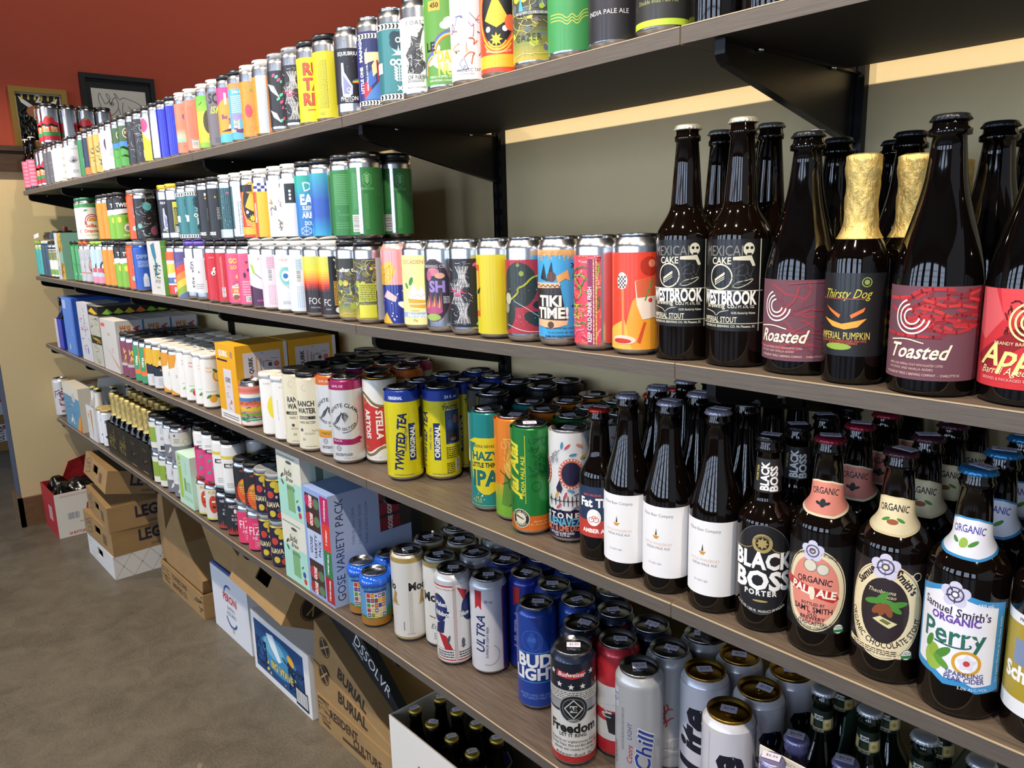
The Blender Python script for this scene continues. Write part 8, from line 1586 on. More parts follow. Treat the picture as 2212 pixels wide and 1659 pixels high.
tall4('modelo', [(890, 1180)]); tall4('modelo2', [(950, 1194)], price='$2.99')
for px, py in ((924.5, 1153), (979, 1141), (989, 1166)): lid_at(F4, 'modelo2', px, py, 'tall off-white gold-ringed can in the rows behind', 0, 'off-white cans behind', '$2.99')
tall4('pbr', [(976, 1225)])
for px, py in ((1035, 1188), (1078, 1158)): lid_at(F4, 'pbr', px, py, 'tall white ribbon-badge can in the file behind', 0, 'ribbon-badge cans behind', '$2.99')
tall4('ultra', [(1056, 1238)])
lid_at(F4, 'ultrab', 1137, 1230.5, None, 0, None, '$2.99')
for px, py in ((1085.6, 1206), (1122, 1180), (1166, 1200)): lid_at(F4, 'ultrab', px, py, 'tall blue ribbon can half hidden in the rows behind', 0, 'blue ribbon cans behind', '$2.99')
tall4('budl', [(1170, 1294)])
for px, py in ((1196, 1256), (1256, 1285), (1228, 1232)): lid_at(F4, 'budl', px, py, 'tall deep blue can in the rows behind the front blue can', 0, 'deep blue cans behind', '$2.99')
tall4('free', [(1238.5, 1391)]); tall4('redw', [(1334.6, 1379)])
for px, py in ((1259, 1344), (1324.5, 1314), (1397, 1344), (1300, 1280)): lid_at(F4, 'freeb', px, py, None, 0, 'starry cans behind', '$2.99')
tall4('coors', [(1386.6, 1435.5)])
for px, py in ((1453, 1398), (1514, 1376)): lid_at(F4, 'coorsb', px, py, None, 0, 'silver cans behind', '$2.99')
tall4('lite', [(1580.5, 1529.5)]); lid_at(F4, 'lite2', 1525.5, 1444, None, 0, None, '$2.99')
for px, py in ((1643, 1485), (1589, 1411), (1702, 1451)): lid_at(F4, 'lite', px, py, 'tall white gold-lidded can in the rows behind', 0.5, 'white gold-lidded cans behind', '$2.99')
# pack of four short mural cans in a blue ring carrier
M4 = [put2(4, px, py, 0.121) for px, py in ((775, 1212), (813, 1230.5), (828, 1193))]
cx = (M4[0][0] + M4[1][0]) / 2; cy = M4[0][1] * 0.5 + M4[1][1] * 0.5; z = base_z(4, cx, 0.07)
r = link('four_pack', None, None, (cx, cy, z)); tag(r, 'four-pack of short picture-grid cans held by a blue plastic ring carrier', 'four pack')
ang = -0.12; sp = 0.0675
def rot2(dx, dy): return (cx + dx * math.cos(ang) - dy * math.sin(ang), cy + dx * math.sin(ang) + dy * math.cos(ang), z)
b = MB(); h = 0.122
for i in (0, 1):
    for j in (0, 1):
        P = rot2((i - 0.5) * sp, j * sp); can('mural', P, 0.1, parent=r, lid=True)
        px_, py_ = P[0] - cx, P[1] - cy
        b.lathe([(0.0278, h - 0.004), (0.0290, h - 0.0035), (0.0345, h - 0.018), (0.0350, h - 0.026), (0.0338, h - 0.026), (0.0330, h - 0.018), (0.0278, h - 0.006)], 28, px_, py_, wob=lambda a, zz: 1.0 + (0.03 * math.sin(5 * a) if zz < 0.1 else 0), top=None)
for (i, j), (k, l) in (((0, 0), (1, 0)), ((0, 1), (1, 1)), ((0, 0), (0, 1)), ((1, 0), (1, 1))):
    P, Q = rot2((i - 0.5) * sp, j * sp), rot2((k - 0.5) * sp, l * sp); mx_, my_ = (P[0] + Q[0]) / 2 - cx, (P[1] + Q[1]) / 2 - cy
    b.lathe([(0.013, h - 0.017), (0.013, h - 0.015), (0.009, h - 0.0145)], 12, mx_, my_)
c = link('carrier', b.mesh('ring_carrier', M_FILM), r); c.color = rgba('#1f5fd0')
F4.block(cx - 0.072, cx + 0.078, cy - 0.04, cy + sp + 0.036)
# Belgian bottles in a cream carton and dark bottles in green baskets, near end
def l_belg(L): L.wrap(0.1, 0.5, '#d8d2e4'); L.text('6.99', 0, 0.3, 8, '#55507a')
def n_dup(L): L.wrap(0.735, 0.875, '#16241c'); L.wrap(0.755, 0.825, '#c9b67a'); L.rect(-0.75, 0.765, 0.1, 0.85, '#1c2a20'); L.rect(-0.7, 0.815, 0.08, 0.845, '#e4e0d0'); L.text('DUPONT', -0.3, 0.83, 4.6, '#16241c', bold=2, w=19); L.ell(-0.3, 0.785, 4.5, '#33442e'); L.rect(0.25, 0.765, 0.8, 0.82, '#e6d8a0'); L.ell(0.5, 0.79, 3, '#d8a83a'); L.text('BELGIUM', -0.3, 0.748, 2.6, '#cfd0c4')
def f_hop(L): L.rect(-1, 0, 1, 1, '#1b3a2c'); L.rect(-0.9, 0.12, 0.9, 0.8, '#c9bd86'); L.strokes(60, 3, ('#4a5a24', '#6a7430', '#2f3d1c'), 10, 5, -0.88, 0.14, 0.88, 0.78); L.text('CERTIFIED ORGANIC', 0.0, 0.91, 6, '#dfe6d8', w=90)
DP = [put2(4, px, py, 0.229) for px, py in ((1780, 1488), (1885, 1535), (2000, 1590), (2110, 1640))]
for k in range(2):
    ax = (DP[2 * k][0] + DP[2 * k + 1][0]) / 2; ay = (DP[2 * k][1] + DP[2 * k + 1][1]) / 2 - 0.033; zb = base_z(4, ax, 0.07)
    basket('six_pack', ('dark green basket of bottles with hop-leaf print beside the gold-lidded cans', 'dark green basket of bottles with hop-leaf print farther along')[k], ax + (0.002 if k else -0.002), ay, 0.129, 0.132, 0.115, '#1b3a2c', zb, f_hop, f_hop, 2, 2, 'green12', '#0c140a', '#b9bcc0', None, None, True, ('dup_n', n_dup, 185))
    F4.block(ax - 0.068, ax + 0.068, ay, ay + 0.134)
def f_belg(L): L.rect(-1, 0, 1, 1, '#e6e0d2'); L.text('BELGISCH BIER  BIERE BELGE', 0.0, 0.9, 5, '#6a5a44', bold=0, w=100); L.text('CERVEZA BELGA', 0.0, 0.8, 5, '#6a5a44', bold=0, w=60)
zb = base_z(4, 0.16, 0.07)
r = basket('four_pack', 'cream cardboard basket of short lavender-crowned bottles at the shelf front', 0.164, 0.004, 0.134, 0.126, 0.075, '#e6e0d2', zb, None, None, 2, 2, 'stubby', '#6a6690', '#9a97c0', ('belg', l_belg), None, False)
b = MB(); b.box(-0.067, -0.001, 0.05, 0.067, 0.001, 0.176); o = link('divider', b.mesh('divider', M_BOXC), r); o.color = rgba('#e6e0d2')
L = flat_art(134, 70, (0, -0.001, 0.106), (1, 0, 0), (0, 0, 1), (0, -1, 0)); L.a.layer = 6; f_belg(L); link('divider_print', art_mesh('divider_print', L.a), r)
for dx, dy in ((-0.0325, -0.0305), (-0.0325, 0.0305), (0.0325, -0.0305), (0.0325, 0.0305)): link('price_sticker', tag_mesh('$6.99'), r, (dx, dy - 0.006, 0.1925), 0.3)
F4.block(0.095, 0.233, 0, 0.132)
F4.solve()

# ------------------------------------------------------------------ middle of the lowest shelf: variety cartons
def f_gose(L):
    L.rect(-1, 0, 1, 1, '#8fa6d6'); L.rect(-0.82, 0.62, 0.3, 0.95, '#3c2c28'); L.rect(-0.82, 0.03, 0.3, 0.34, '#3c2c28'); L.rect(-0.82, 0.34, 0.3, 0.62, '#b9c6e2')
    for t, c in ((0.88, '#c02a5a'), (0.72, '#b82a2e'), (0.22, '#b03038'), (0.08, '#9a2e2a')): L.ell(-0.5, t, 22, c, 16); L.text('GOSE', -0.4, t, 13, '#f2ece4', rot=84, bold=2, w=32); L.ell(0.05, t, 14, '#5a7a58', 13)
    L.text('GOSE', -0.55, 0.48, 12, '#1c2030', rot=84, bold=1, w=52); L.text('VARIETY', -0.2, 0.48, 12, '#1c2030', rot=84, bold=1, w=62); L.text('PACK', 0.12, 0.48, 12, '#1c2030', rot=84, bold=1, w=42)
    for k, (c, w) in enumerate((('#a3202e', '3 BLOOD ORANGE'), ('#2f7a4a', '3 BRINEY MELON'), ('#d8382c', '3 CHERRY'), ('#b8245e', '3 FRAMBOISE ROSE'))): L.rect(0.4, 0.02 + 0.24 * k, 1, 0.26 + 0.24 * k, c); L.text(w, 0.7, 0.14 + 0.24 * k, 6, '#f6eee8', rot=84, bold=2, w=52)
def s_gose(L):
    L.rect(-1, 0, 1, 1, '#a8b8da'); L.text('GOSE VARIETY PACK', -0.82, 0.5, 21, '#20284a', rot=88, bold=0, w=248); L.text('TWELVE 12oz. CANS', -0.52, 0.68, 7, '#5a688e', rot=88, bold=0, w=92); L.text('FOUR CLASSIC GOSES', -0.38, 0.68, 7, '#5a688e', rot=88, bold=0, w=98); L.text('THREE of EACH FLAVOR', -0.24, 0.68, 7, '#5a688e', rot=88, bold=0, w=104)
    L.rect(0.05, 0.55, 0.75, 0.97, '#3a3030'); [(L.rect(0.05, t, 0.5, t + 0.11, '#8a2a34'), L.text('GOSE', 0.28, t + 0.055, 12, '#e8dcd8', rot=88, bold=2, w=34)) for t in (0.56, 0.7, 0.84)]; L.rect(0.75, 0.3, 1, 1, '#1a1c22'); L.poly([(-0.6, 0.24), (-0.1, 0.26), (-0.15, 0.1), (-0.55, 0.12)], '#2a4a9a')
a0 = put2(4, 672, 1281)[0]; a1 = put2(4, 725, 1315)[0]; zg = base_z(4, a0, 0.06)
carton('beer_carton', 'tall variety-pack carton with pictured red cans and periwinkle side', a1 - 0.122, a1, 0.010, 0.262, zg, zg + 0.272, '#8fa6d6', f_gose, s_gose)
def f_jade(L): L.rect(-1, 0, 1, 1, '#a8d8c8'); L.rect(-1, 0.55, 1, 1, '#dedccc'); L.rect(-0.25, 0.1, 0.35, 0.82, '#d4d6c0'); L.rect(-0.25, 0.1, 0.35, 0.5, '#7fae7a'); L.ell(0.05, 0.83, 16, '#4a4a44', 4); L.text('Jade', -0.1, 0.68, 17, '#2a2c2a', shear=0.3, bold=1, w=60); L.text('Brew', 0.0, 0.58, 12, '#2a2c2a', shear=0.3, bold=1, w=44); L.ell(-0.6, 0.6, 10, '#3a5a34', 4, rot=0.7); L.ell(-0.6, 0.5, 9, '#3a5a34', 4, rot=-0.7); L.text('BOOZY TEA', 0.1, 0.45, 8, '#2a6a5a', w=42); L.ell(0.65, 0.2, 8, '#3a4a9a'); L.ell(0.7, 0.1, 8, '#c83a3e'); L.fine(-0.9, 0.88, 0.6, 0.92, 1, '#7a8a8a'); L.ell(0.55, 0.3, 7, '#4a8a4a', 3, rot=0.6)
def s_jade(L): L.rect(-1, 0, 1, 1, '#c4dccc'); L.rect(-0.4, 0.1, -0.1, 0.9, '#6a7a70'); L.rect(-1, 0.6, -0.6, 1, '#e4e0d2')
xj = a1 - 0.122 - 0.0645
for k in range(2): zz = zg + 0.1712 * k; carton('drink_carton', ('mint and cream tea carton standing on the lowest shelf', 'mint and cream tea carton stacked on its twin')[k], xj - 0.063, xj + 0.063, 0.010, 0.140, zz, zz + 0.171, '#a8d8c8', f_jade, s_jade)
def f_mint(L): L.rect(-1, 0, 1, 1, '#b9dcc6'); L.rect(-0.8, 0.12, -0.35, 0.95, '#a8c24a'); L.ell(-0.55, 0.8, 9, '#e0e8d8'); L.ell(-0.55, 0.8, 5, '#c83a3a'); L.rect(-0.1, 0.3, 0.15, 0.55, '#7aa83a'); L.fine(0.2, 0.3, 0.8, 0.5, 5, '#6a9a80'); L.rect(-0.2, 0.12, 0.9, 0.2, '#a3ccb2'); L.text('SPRITZ', 0.3, 0.75, 9, '#8ab89a', rot=84, w=50)
def mint_at(x): z = base_z(4, x, 0.06); carton('drink_carton', 'pale mint carton with lime stripe on the lowest shelf', x - 0.0625, x + 0.0625, 0.010, 0.112, z, z + 0.172, '#c3e2d0', f_mint, lambda L: L.rect(-1, 0, 1, 1, '#bfe0cc'))

def d_flow(L): L.wrap(0.05, 0.90, '#2b2140'); L.ell(-0.3, 0.82, 12, '#e0c43a', 9); L.ell(0.4, 0.8, 11, '#d8543e', 10); L.ell(0.0, 0.72, 13, '#e4ca3c', 8, rot=0.5); L.ell(-0.65, 0.6, 10, '#d84a38', 10); L.ell(0.6, 0.6, 10, '#5a4a9a', 10); L.ell(0.5, 0.52, 10, '#e4ca3c', 12, rot=-0.4); L.text('GUAVA FLOW', -0.1, 0.38, 13, '#efe0a8', bold=2, w=86); L.text('CIDER', 0.2, 0.26, 7, '#c8b8d0', bold=0, w=30); L.ell(-0.6, 0.18, 9, '#e4ca3c', 9); L.ell(0.0, 0.14, 9, '#d84a38', 9); L.ell(-0.2, 0.55, 3, '#d8d0c0', 4)
des('flow', 'c12', 'dark purple can with bright tropical fruit', d_flow, neck='#b9a04a', fin='g')
def d_fizz(L): L.wrap(0.05, 0.80, '#dd3a68'); L.text('FIZZ', -0.2, 0.5, 24, '#f4eef0', bold=0, w=56); L.text('HE SAID', 0.0, 0.33, 9, '#f0d0da', bold=1, w=46); L.text('LIGHT', -0.2, 0.66, 6, '#f0c0ce', bold=0); L.rect(-0.5, 0.1, 0.7, 0.28, '#e8789a'); L.rect(-0.46, 0.115, 0.66, 0.265, '#d83a66'); L.fine(-0.4, 0.13, 0.6, 0.25, 3, '#f0c0ce')
des('fizz', 'c12', 'hot pink can with thin white lettering', d_fizz)
def d_killer(L): L.wrap(0.05, 0.84, '#23232a'); L.text('NECTAR', -0.1, 0.74, 8, '#d8d8da', bold=1, w=50); L.ell(-0.2, 0.62, 4, '#e4e4e4', 7); L.text('BLOOD', -0.1, 0.52, 6, '#c8c8ca', bold=0); L.text('KILLER', 0.0, 0.42, 9, '#d8d8da', bold=0, w=52); L.fine(-0.3, 0.28, 0.6, 0.35, 2, '#9a9a9e'); [L.poly([(-1 + 0.16 * k, 0.05), (-0.8 + 0.16 * k, 0.05), (-0.88 + 0.16 * k, 0.16 + 0.05 * (k % 3))], '#a83a2e') for k in range(12)]
des('killer', 'c12', 'charcoal can with white lettering and red flames at its foot', d_killer)
def d_hot(L): L.wrap(0.05, 0.84, '#d9d6ca'); L.text('PUNCH', -0.1, 0.76, 9, '#c8a83a', bold=2, w=56); L.ell(-0.35, 0.45, 14, '#c8442a', 28); L.ell(-0.4, 0.52, 3, '#f2eee0'); L.ell(-0.25, 0.52, 3, '#f2eee0'); L.ell(-0.33, 0.38, 6, '#5a1a14', 4); L.strokes(16, 4, ('#8a8a84', '#55554e'), 16, 1.4, 0.0, 0.1, 0.9, 0.7, 90); L.rect(0.6, 0.6, 0.8, 0.8, '#e0a82e'); L.wrap(0.05, 0.09, '#c8c23a')
des('hot', 'c12', 'off-white can with a red hot-pepper face', d_hot)
def d_apa(L): L.wrap(0.38, 0.84, '#d9d8d8'); L.wrap(0.05, 0.40, '#77767a'); L.text('APA', -0.05, 0.24, 17, '#f0f0f0', bold=2, w=64); L.ell(-0.2, 0.6, 12, '#8a8a8e', 10); L.strokes(14, 4, ('#5a5a5e',), 10, 1, -0.6, 0.5, 0.5, 0.72)
def d_apa2(L): L.wrap(0.45, 0.82, '#cfcac0'); L.wrap(0.05, 0.45, '#7d7c80'); L.ell(-0.6, 0.74, 4, '#55555a'); L.ring(0.4, 0.56, 10, 2, '#b8aea8'); L.ring(0.1, 0.5, 7, 2, '#b8aea8'); L.fine(-0.7, 0.52, -0.2, 0.66, 3, '#8a8680'); L.rect(-0.5, 0.15, 0.1, 0.35, '#9a9a9e')
des('apa', 'c12', 'silver and grey can with large white letters', d_apa); des('apa2', 'c12', 'silver and grey can turned to its small print', d_apa2)
def d_plen(L): L.wrap(0.05, 0.8, '#e2e0d6'); L.wrap(0.22, 0.66, '#8ba83a'); L.text('PLE', 0.0, 0.55, 15, '#3a4a20', bold=0, w=50); L.text('NO', 0.0, 0.34, 15, '#3a4a20', bold=0, w=40)
des('plen', 'c12', 'white can with a green lettered band', d_plen)
def d_plen2(L): L.wrap(0.05, 0.8, '#d8d8d6'); L.rect(-0.1, 0.1, 0.05, 0.82, '#a8acb0'); L.rect(-0.6, 0.55, -0.2, 0.75, '#c4c8cc'); L.ring(-0.5, 0.42, 5, 2, '#55575a'); L.rect(-0.7, 0.1, -0.2, 0.22, '#3a3a3c')
des('plen2', 'c12', 'white and silver can turned to its seam', d_plen2)
def d_leaf(L): L.wrap(0.05, 0.6, '#d8447e'); L.wave(-1, 1, 0.6, 0.03, 1.2, 14, '#d8447e'); L.wrap(0.66, 0.9, '#eceae8'); L.rect(-0.7, 0.6, 0.1, 0.67, '#1a1a1c'); L.text('MELE', -0.3, 0.635, 7, '#f2f0ee', bold=2, w=30); L.fine(-0.7, 0.71, 0.0, 0.76, 2, '#8a8888'); [(L.ell(q, t, 8, '#3fa584', 3.6, rot=r), ) for q, t, r in ((-0.5, 0.45, 0.6), (0.1, 0.5, -0.5), (0.5, 0.42, 0.9), (-0.2, 0.32, 1.2), (0.3, 0.26, -0.3), (-0.6, 0.22, 0.4), (0.6, 0.16, 1.1), (0.0, 0.14, -0.9))]
des('leaf', 'c16', 'white and hot pink can with mint leaves', d_leaf, neck='#e6e4e2')
def d_lem(L): L.wrap(0.05, 0.9, '#e9e7e4'); L.wrap(0.68, 0.74, '#d8c44a'); L.rect(-0.8, 0.52, 0.0, 0.6, '#1a1a1c'); L.text('MELE', -0.4, 0.56, 7, '#f2f0ee', bold=2, w=28); L.ell(0.5, 0.5, 8, '#b4c4c6', 14); L.ell(0.6, 0.26, 9, '#e0c43a', 9); L.ell(0.3, 0.3, 7, '#e8d06a', 6); L.fine(-0.7, 0.14, 0.0, 0.24, 3, '#9a9a98'); L.wrap(0.05, 0.09, '#8fb0b4')
des('lem', 'c16', 'white can with a yellow ring and lemons', d_lem, neck='#e6e4e2')
def d_sunset(L): L.wrap(0.05, 0.84, '#232023'); L.ell(0.0, 0.28, 30, '#e8702a', 38); L.ell(0.05, 0.36, 24, '#eda83a', 26); [L.rect(-1, 0.08 + 0.05 * k, 1, 0.095 + 0.05 * k, '#c83a2a') for k in range(6)]; L.text('SUNSET BAY', 0.0, 0.42, 10, '#2a2020', bold=0, w=66); L.star(0.2, 0.2, 10, '#1c1a1c', 7, 0.4); L.text('NEKTAR', 0.0, 0.76, 6, '#c8503a', w=36)
des('sunset', 'c12', 'black can with a striped orange sunset', d_sunset)
LOW4 = [(595, 614, 'flow', 'flow', 'gy', 'dark purple tropical fruit four-pack standing on the lowest shelf'), (543, 567, 'fizz', 'fizz', 'gy', 'hot pink four-pack with thin white lettering'), (497, 519, 'killer', 'killer', 'k', 'charcoal four-pack with red flames'), (454, 475, 'hot', 'hot', 'r', 'off-white four-pack with red hot-pepper faces'), (388, 402, 'apa', 'apa', 'gy', 'silver and grey four-pack standing on the lowest shelf'), (357, 371, 'plen', 'plen', 'gy', 'white four-pack with green lettered band on the lowest shelf')]
e1 = deep(4, 0.043, LOW4, extra=[(428, 0.063, mint_at)])
zu = 0.1268
e2 = deep(4, 0.043, [(584, 606, 'flow', 'flow', 'gy', 'dark purple tropical fruit four-pack stacked on its twin'), (536, 559, 'sunset', 'sunset', 'k', 'black four-pack with striped orange sunset'), (490, 513, 'lem', 'lem', 'k', 'white four-pack with yellow ring and lemons'), (447, 474, 'leaf', 'leaf', 'k', 'white and hot pink four-pack with mint leaves'), (380, 398, 'apa', 'apa2', 'k', 'silver and grey four-pack stacked on its twin'), (350, 364, 'plen', 'plen2', 'k', 'white four-pack with green band stacked on its twin')], zu)
# ------------------------------------------------------------------ black baskets of gold-foiled bottles
FOIL2 = foil_mesh('champ', 150, 8)
def f_gs(L): L.rect(-1, 0, 1, 1, '#26221a'); L.strokes(26, 4, ('#8a7a3a', '#a8924a', '#6a5c2c'), 22, 3.4, -0.6, 0.2, 0.6, 0.85)
def f_sm(L): L.rect(-1, 0, 1, 1, '#211d19'); L.line(bend([(-0.4, 0.5), (-0.3, 0.34), (0.1, 0.3), (0.45, 0.44)], 3), 5, '#e0814a'); L.line(bend([(-0.2, 0.5), (0.0, 0.4), (0.4, 0.52)], 3), 3, '#d8a05a'); L.text('Thirsty', 0, 0.78, 10, '#7a6a34', shear=0.3, bold=0, w=50); L.rect(-0.4, 0.1, 0.4, 0.13, '#8a7a3a')
def s_sm(L): L.rect(-1, 0, 1, 1, '#0d0c0c'); L.rect(-0.5, 0.55, -0.38, 0.8, '#d8702e'); L.rect(-0.25, 0.55, -0.13, 0.8, '#d8702e'); L.rect(-0.5, 0.55, -0.13, 0.6, '#d8702e')
xr = min(put(4, 339, 0.012)[0], e1 - 0.001, e2 - 0.001)
for k in range(4):
    xc = xr - 0.0675 - 0.1362 * k; zb = base_z(4, xc, 0.07)
    basket('four_pack', ('black basket of gold-foiled bottles with orange grin, open end showing', 'black basket of gold-foiled bottles with orange grin, between two baskets', 'black basket of gold-foiled bottles with gold scribble, next to the grin', 'black basket of gold-foiled bottles with gold scribble, by the gold-lidded cans')[k], xc, 0.012, 0.135, 0.27, 0.128, '#171412', zb, f_sm if k < 2 else f_gs, s_sm, 2, 4, 'champ', '#080706', '#b08a3c', None, FOIL2, False)
# white slim cans with gold lids, green bottles in a white basket, blue twelve-pack, tall white can
def d_wcan(L): L.wrap(0.05, 0.9, '#dfe0e2'); L.ell(0.1, 0.55, 10, '#5a3a6a', 18); L.rect(-0.6, 0.66, -0.1, 0.74, '#5a90c0'); L.poly([(-0.7, 0.3), (-0.2, 0.36), (-0.4, 0.22)], '#2a2a4a'); L.fine(-0.6, 0.1, 0.6, 0.22, 5, '#9a9aa0')
des('wcan', 'slim', 'slim white can with a plum blot', d_wcan, neck='#dfe0e2')
row(4, 0.043, [(233, 244, 'wcan', 'wcan', 'gd', 'slim white four-pack under a tan carrier')])
def f_gb(L): L.rect(-1, 0, 1, 1, '#d9d8d8'); L.poly([(-0.1, 0.9), (0.4, 0.9), (0.3, 0.35), (0.12, 0.1), (0.02, 0.1), (0.05, 0.35)], '#c89a4a'); L.ring(-0.5, 0.7, 11, 2.4, '#4a4a6a'); L.ell(-0.5, 0.72, 6, '#c86a5a'); L.ring(-0.5, 0.45, 13, 1.6, '#4a4a5a', 16, 180, 330)
def n_wh(L): L.wrap(0.62, 0.92, '#dcdad2')
xg = put(4, 203, 0.012)[0]
basket('six_pack', 'white six-pack basket of green bottles with white-wrapped necks', xg, 0.012, 0.128, 0.19, 0.15, '#d9d8d8', base_z(4, xg, 0.07), f_gb, lambda L: L.rect(-1, 0, 1, 1, '#d3d2d0'), 2, 3, 'green12', '#16280e', '#d8c070', None, None, True, ('wh_n', n_wh, 176))
def f_blue12(L): L.rect(-1, 0, 1, 1, '#4f90b4'); L.rect(-1, 0.74, 1, 1, '#ddd6c4'); L.ell(0.3, 0.74, 30, '#c9c2b4', 22); L.poly([(0.4, 0), (1, 0), (1, 0.4), (0.7, 0.3)], '#e0a02e'); L.poly([(0.75, 0), (1, 0), (1, 0.45)], '#d8642e'); L.poly([(-0.4, 0.1), (-0.1, 0.32), (0.1, 0.1), (0.0, 0.1), (-0.1, 0.2), (-0.25, 0.1)], '#e6e4dc'); L.text('HOPPED', 0.0, 0.55, 12, '#a8cbd8', w=70); L.strokes(12, 4, ('#6aa8c6', '#3f7ea4'), 30, 4, -0.9, 0.1, 0.4, 0.7)
def t_b12(L): L.rect(-1, 0, 1, 1, '#ddd6c4'); L.poly([(-0.6, 0.3), (0.3, 0.3), (0.3, 0.7), (-0.6, 0.7)], '#7a4a2a'); L.ell(0.1, 0.5, 18, '#e0b0a0', 16)
box_at('beer_carton', 'blue and cream twelve-pack carton with a torn top', 147, 181, 0.010, 0.2, 0.2, '#ddd6c4', f_blue12, lambda L: L.rect(-1, 0, 1, 1, '#d8d0bc'), s=4, top=t_b12)
def d_rw(L): L.wrap(0.05, 0.9, '#dcdada'); L.text('ICE', 0.0, 0.55, 22, '#8a2a3a', rot=-65, bold=2, w=90); L.strokes(10, 3, ('#8a2a3a', '#5a5a9a'), 22, 4, -0.8, 0.3, 0.6, 0.8); L.text('BEER', 0.1, 0.14, 10, '#8a2a3a', bold=2)
des('rw', 'c24', 'tall white can with wine-red slanting lettering', d_rw, neck='#dcdada', fin='g')
q = put(4, 141, 0.042); can('rw', (q[0], 0.042, base_z(4, q[0], 0.04)))
# ================================================================== boxes on the floor
def prism_part(name, r, pts, y0, y1, m): b = MB(); b.prism(pts, 'y', y0, y1); return link(name, b.mesh(name, m), r)
def face_print(r, nm, W, H, org, ux, uz, nrm, fn, m=None):
    if isinstance(fn, tuple):
        for g_ in fn: face_print(r, nm, W, H, org, ux, uz, nrm, g_, m)
        return
    L = flat_art(W * 1000, H * 1000, org, ux, uz, nrm); L.a.layer = 10; fn(L); link(nm, art_mesh(nm, L.a, m or M_INKF), r)
def open_box(name, label, x0, x1, y0, y1, z0, h, m, inner=M_CARDIN, front=None, right=None, hole=False, rot=(0, 0, 0), col=None, cat='box', lid=False):
    w, d = x1 - x0, y1 - y0; X, Y, t = w / 2, d / 2, 0.0045
    r = link(name, None, None, ((x0 + x1) / 2, (y0 + y1) / 2, z0)); r.rotation_euler = rot; tag(r, label, cat)
    b = MB()
    if hole:
        hw, hz0, hz1 = 0.042, h * 0.42, h * 0.42 + 0.034
        for q in ((-X, 0, -hw, h), (hw, 0, X, h), (-hw, 0, hw, hz0), (-hw, hz1, hw, h)): b.box(q[0], -Y, q[1], q[2], -Y + t, q[3])
    else: b.box(-X, -Y, 0, X, -Y + t, h)
    b.box(-X, Y - t, 0, X, Y, h); b.box(-X, -Y + t, 0, -X + t, Y - t, h); b.box(X - t, -Y + t, 0, X, Y - t, h); b.box(-X + t, -Y + t, 0, X - t, Y - t, t)
    if lid: b.box(-X + t, -Y + t, h - t, X - t, Y - t, h)
    o = link('box_walls', b.mesh('box_walls', m), r)
    if col: o.color = rgba(col)
    if front: face_print(r, 'front_print', w, h, (0, -Y, 0), (1, 0, 0), (0, 0, 1), (0, -1, 0), front)
    if right: face_print(r, 'side_print', d, h, (X, 0, 0), (0, 1, 0), (0, 0, 1), (1, 0, 0), right)
    return r
def f_red(L): L.rect(-1, 0, 1, 1, '#a3262a'); L.rect(-0.1, 0.3, 0.4, 0.62, '#d8b0a8'); L.fine(-0.05, 0.32, 0.35, 0.6, 6, '#4a3a3a')
def s_luck(L): L.rect(-1, 0, 1, 1, '#e2ddd2'); L.text('Lucky', -0.05, 0.83, 30, '#b8282c', bold=2, shear=0.2, w=110, al='l'); L.text('Buddha', -0.2, 0.62, 30, '#b8282c', bold=2, shear=0.2, w=130, al='l'); L.bars(-0.55, 0.46, 52, 36); L.text('www.luckybuddhabeer.com', -0.1, 0.3, 6, '#b8282c', w=130); L.text('24 BOTTLES', -0.5, 0.07, 12, '#b8484a', bold=2, w=70); [L.poly([(q - 0.05, 0.16), (q + 0.05, 0.16), (q + 0.015, 0.2), (q + 0.015, 0.25), (q - 0.015, 0.25), (q - 0.015, 0.2)], '#b8282c') for q in (-0.2, -0.05, 0.1, 0.25, 0.4)]; L.fine(-0.85, 0.9, 0.0, 0.95, 2, '#d09a90')
r = open_box('beer_case', 'open red and white bottle case stuffed with black plastic by the end wall', -3.70, -3.416, -0.105, 0.21, 0, 0.216, M_BOXC, front=f_red, right=s_luck, col='#9a2024')
b = MB(); b.hexa([(-0.142, -0.06, 0.216), (-0.138, -0.06, 0.216), (-0.138, 0.155, 0.216), (-0.142, 0.155, 0.216), (-0.112, -0.03, 0.30), (-0.108, -0.03, 0.30), (-0.108, 0.15, 0.345), (-0.112, 0.15, 0.345)]); o = link('flap', b.mesh('flap', M_BOXC), r); o.color = rgba('#b3262a')
b = MB(); b.hexa([(-0.1378, 0.08, 0.216), (-0.1374, 0.08, 0.216), (-0.1374, 0.155, 0.216), (-0.1378, 0.155, 0.216), (-0.1078, 0.075, 0.326), (-0.1074, 0.075, 0.326), (-0.1074, 0.15, 0.3445), (-0.1078, 0.15, 0.3445)]); o = link('flap_panel', b.mesh('flap_panel', M_BOXC), r); o.color = rgba('#8a93a0')
b = MB(); rn = random.Random(3); ph = [rn.uniform(0, 6.28) for _ in range(8)]; n = 26; V = []; Fc = []
for i in range(n):
    for j in range(n):
        u, v = -0.134 + 0.268 * i / (n - 1), -0.15 + 0.30 * j / (n - 1)
        e = min(1, 9 * min(i, n - 1 - i, j, n - 1 - j) / n)
        V.append((u, v, 0.165 + e * (0.05 + 0.018 * math.sin(38 * u + ph[0] + 20 * v) + 0.016 * math.sin(45 * v + ph[1] - 25 * u) + 0.010 * math.sin(90 * u + ph[2]) * math.sin(80 * v + ph[3]) + 0.12 * max(0, v) + 0.03 * max(0, u))))
for i in range(n - 1):
    for j in range(n - 1): Fc.append((i * n + j, (i + 1) * n + j, (i + 1) * n + j + 1, i * n + j + 1))
b.add(V, Fc, 0, True); o = link('black_bag', b.mesh('black_bag', mat('black_bin_liner', '#0b0b0c', 0.22)), r)
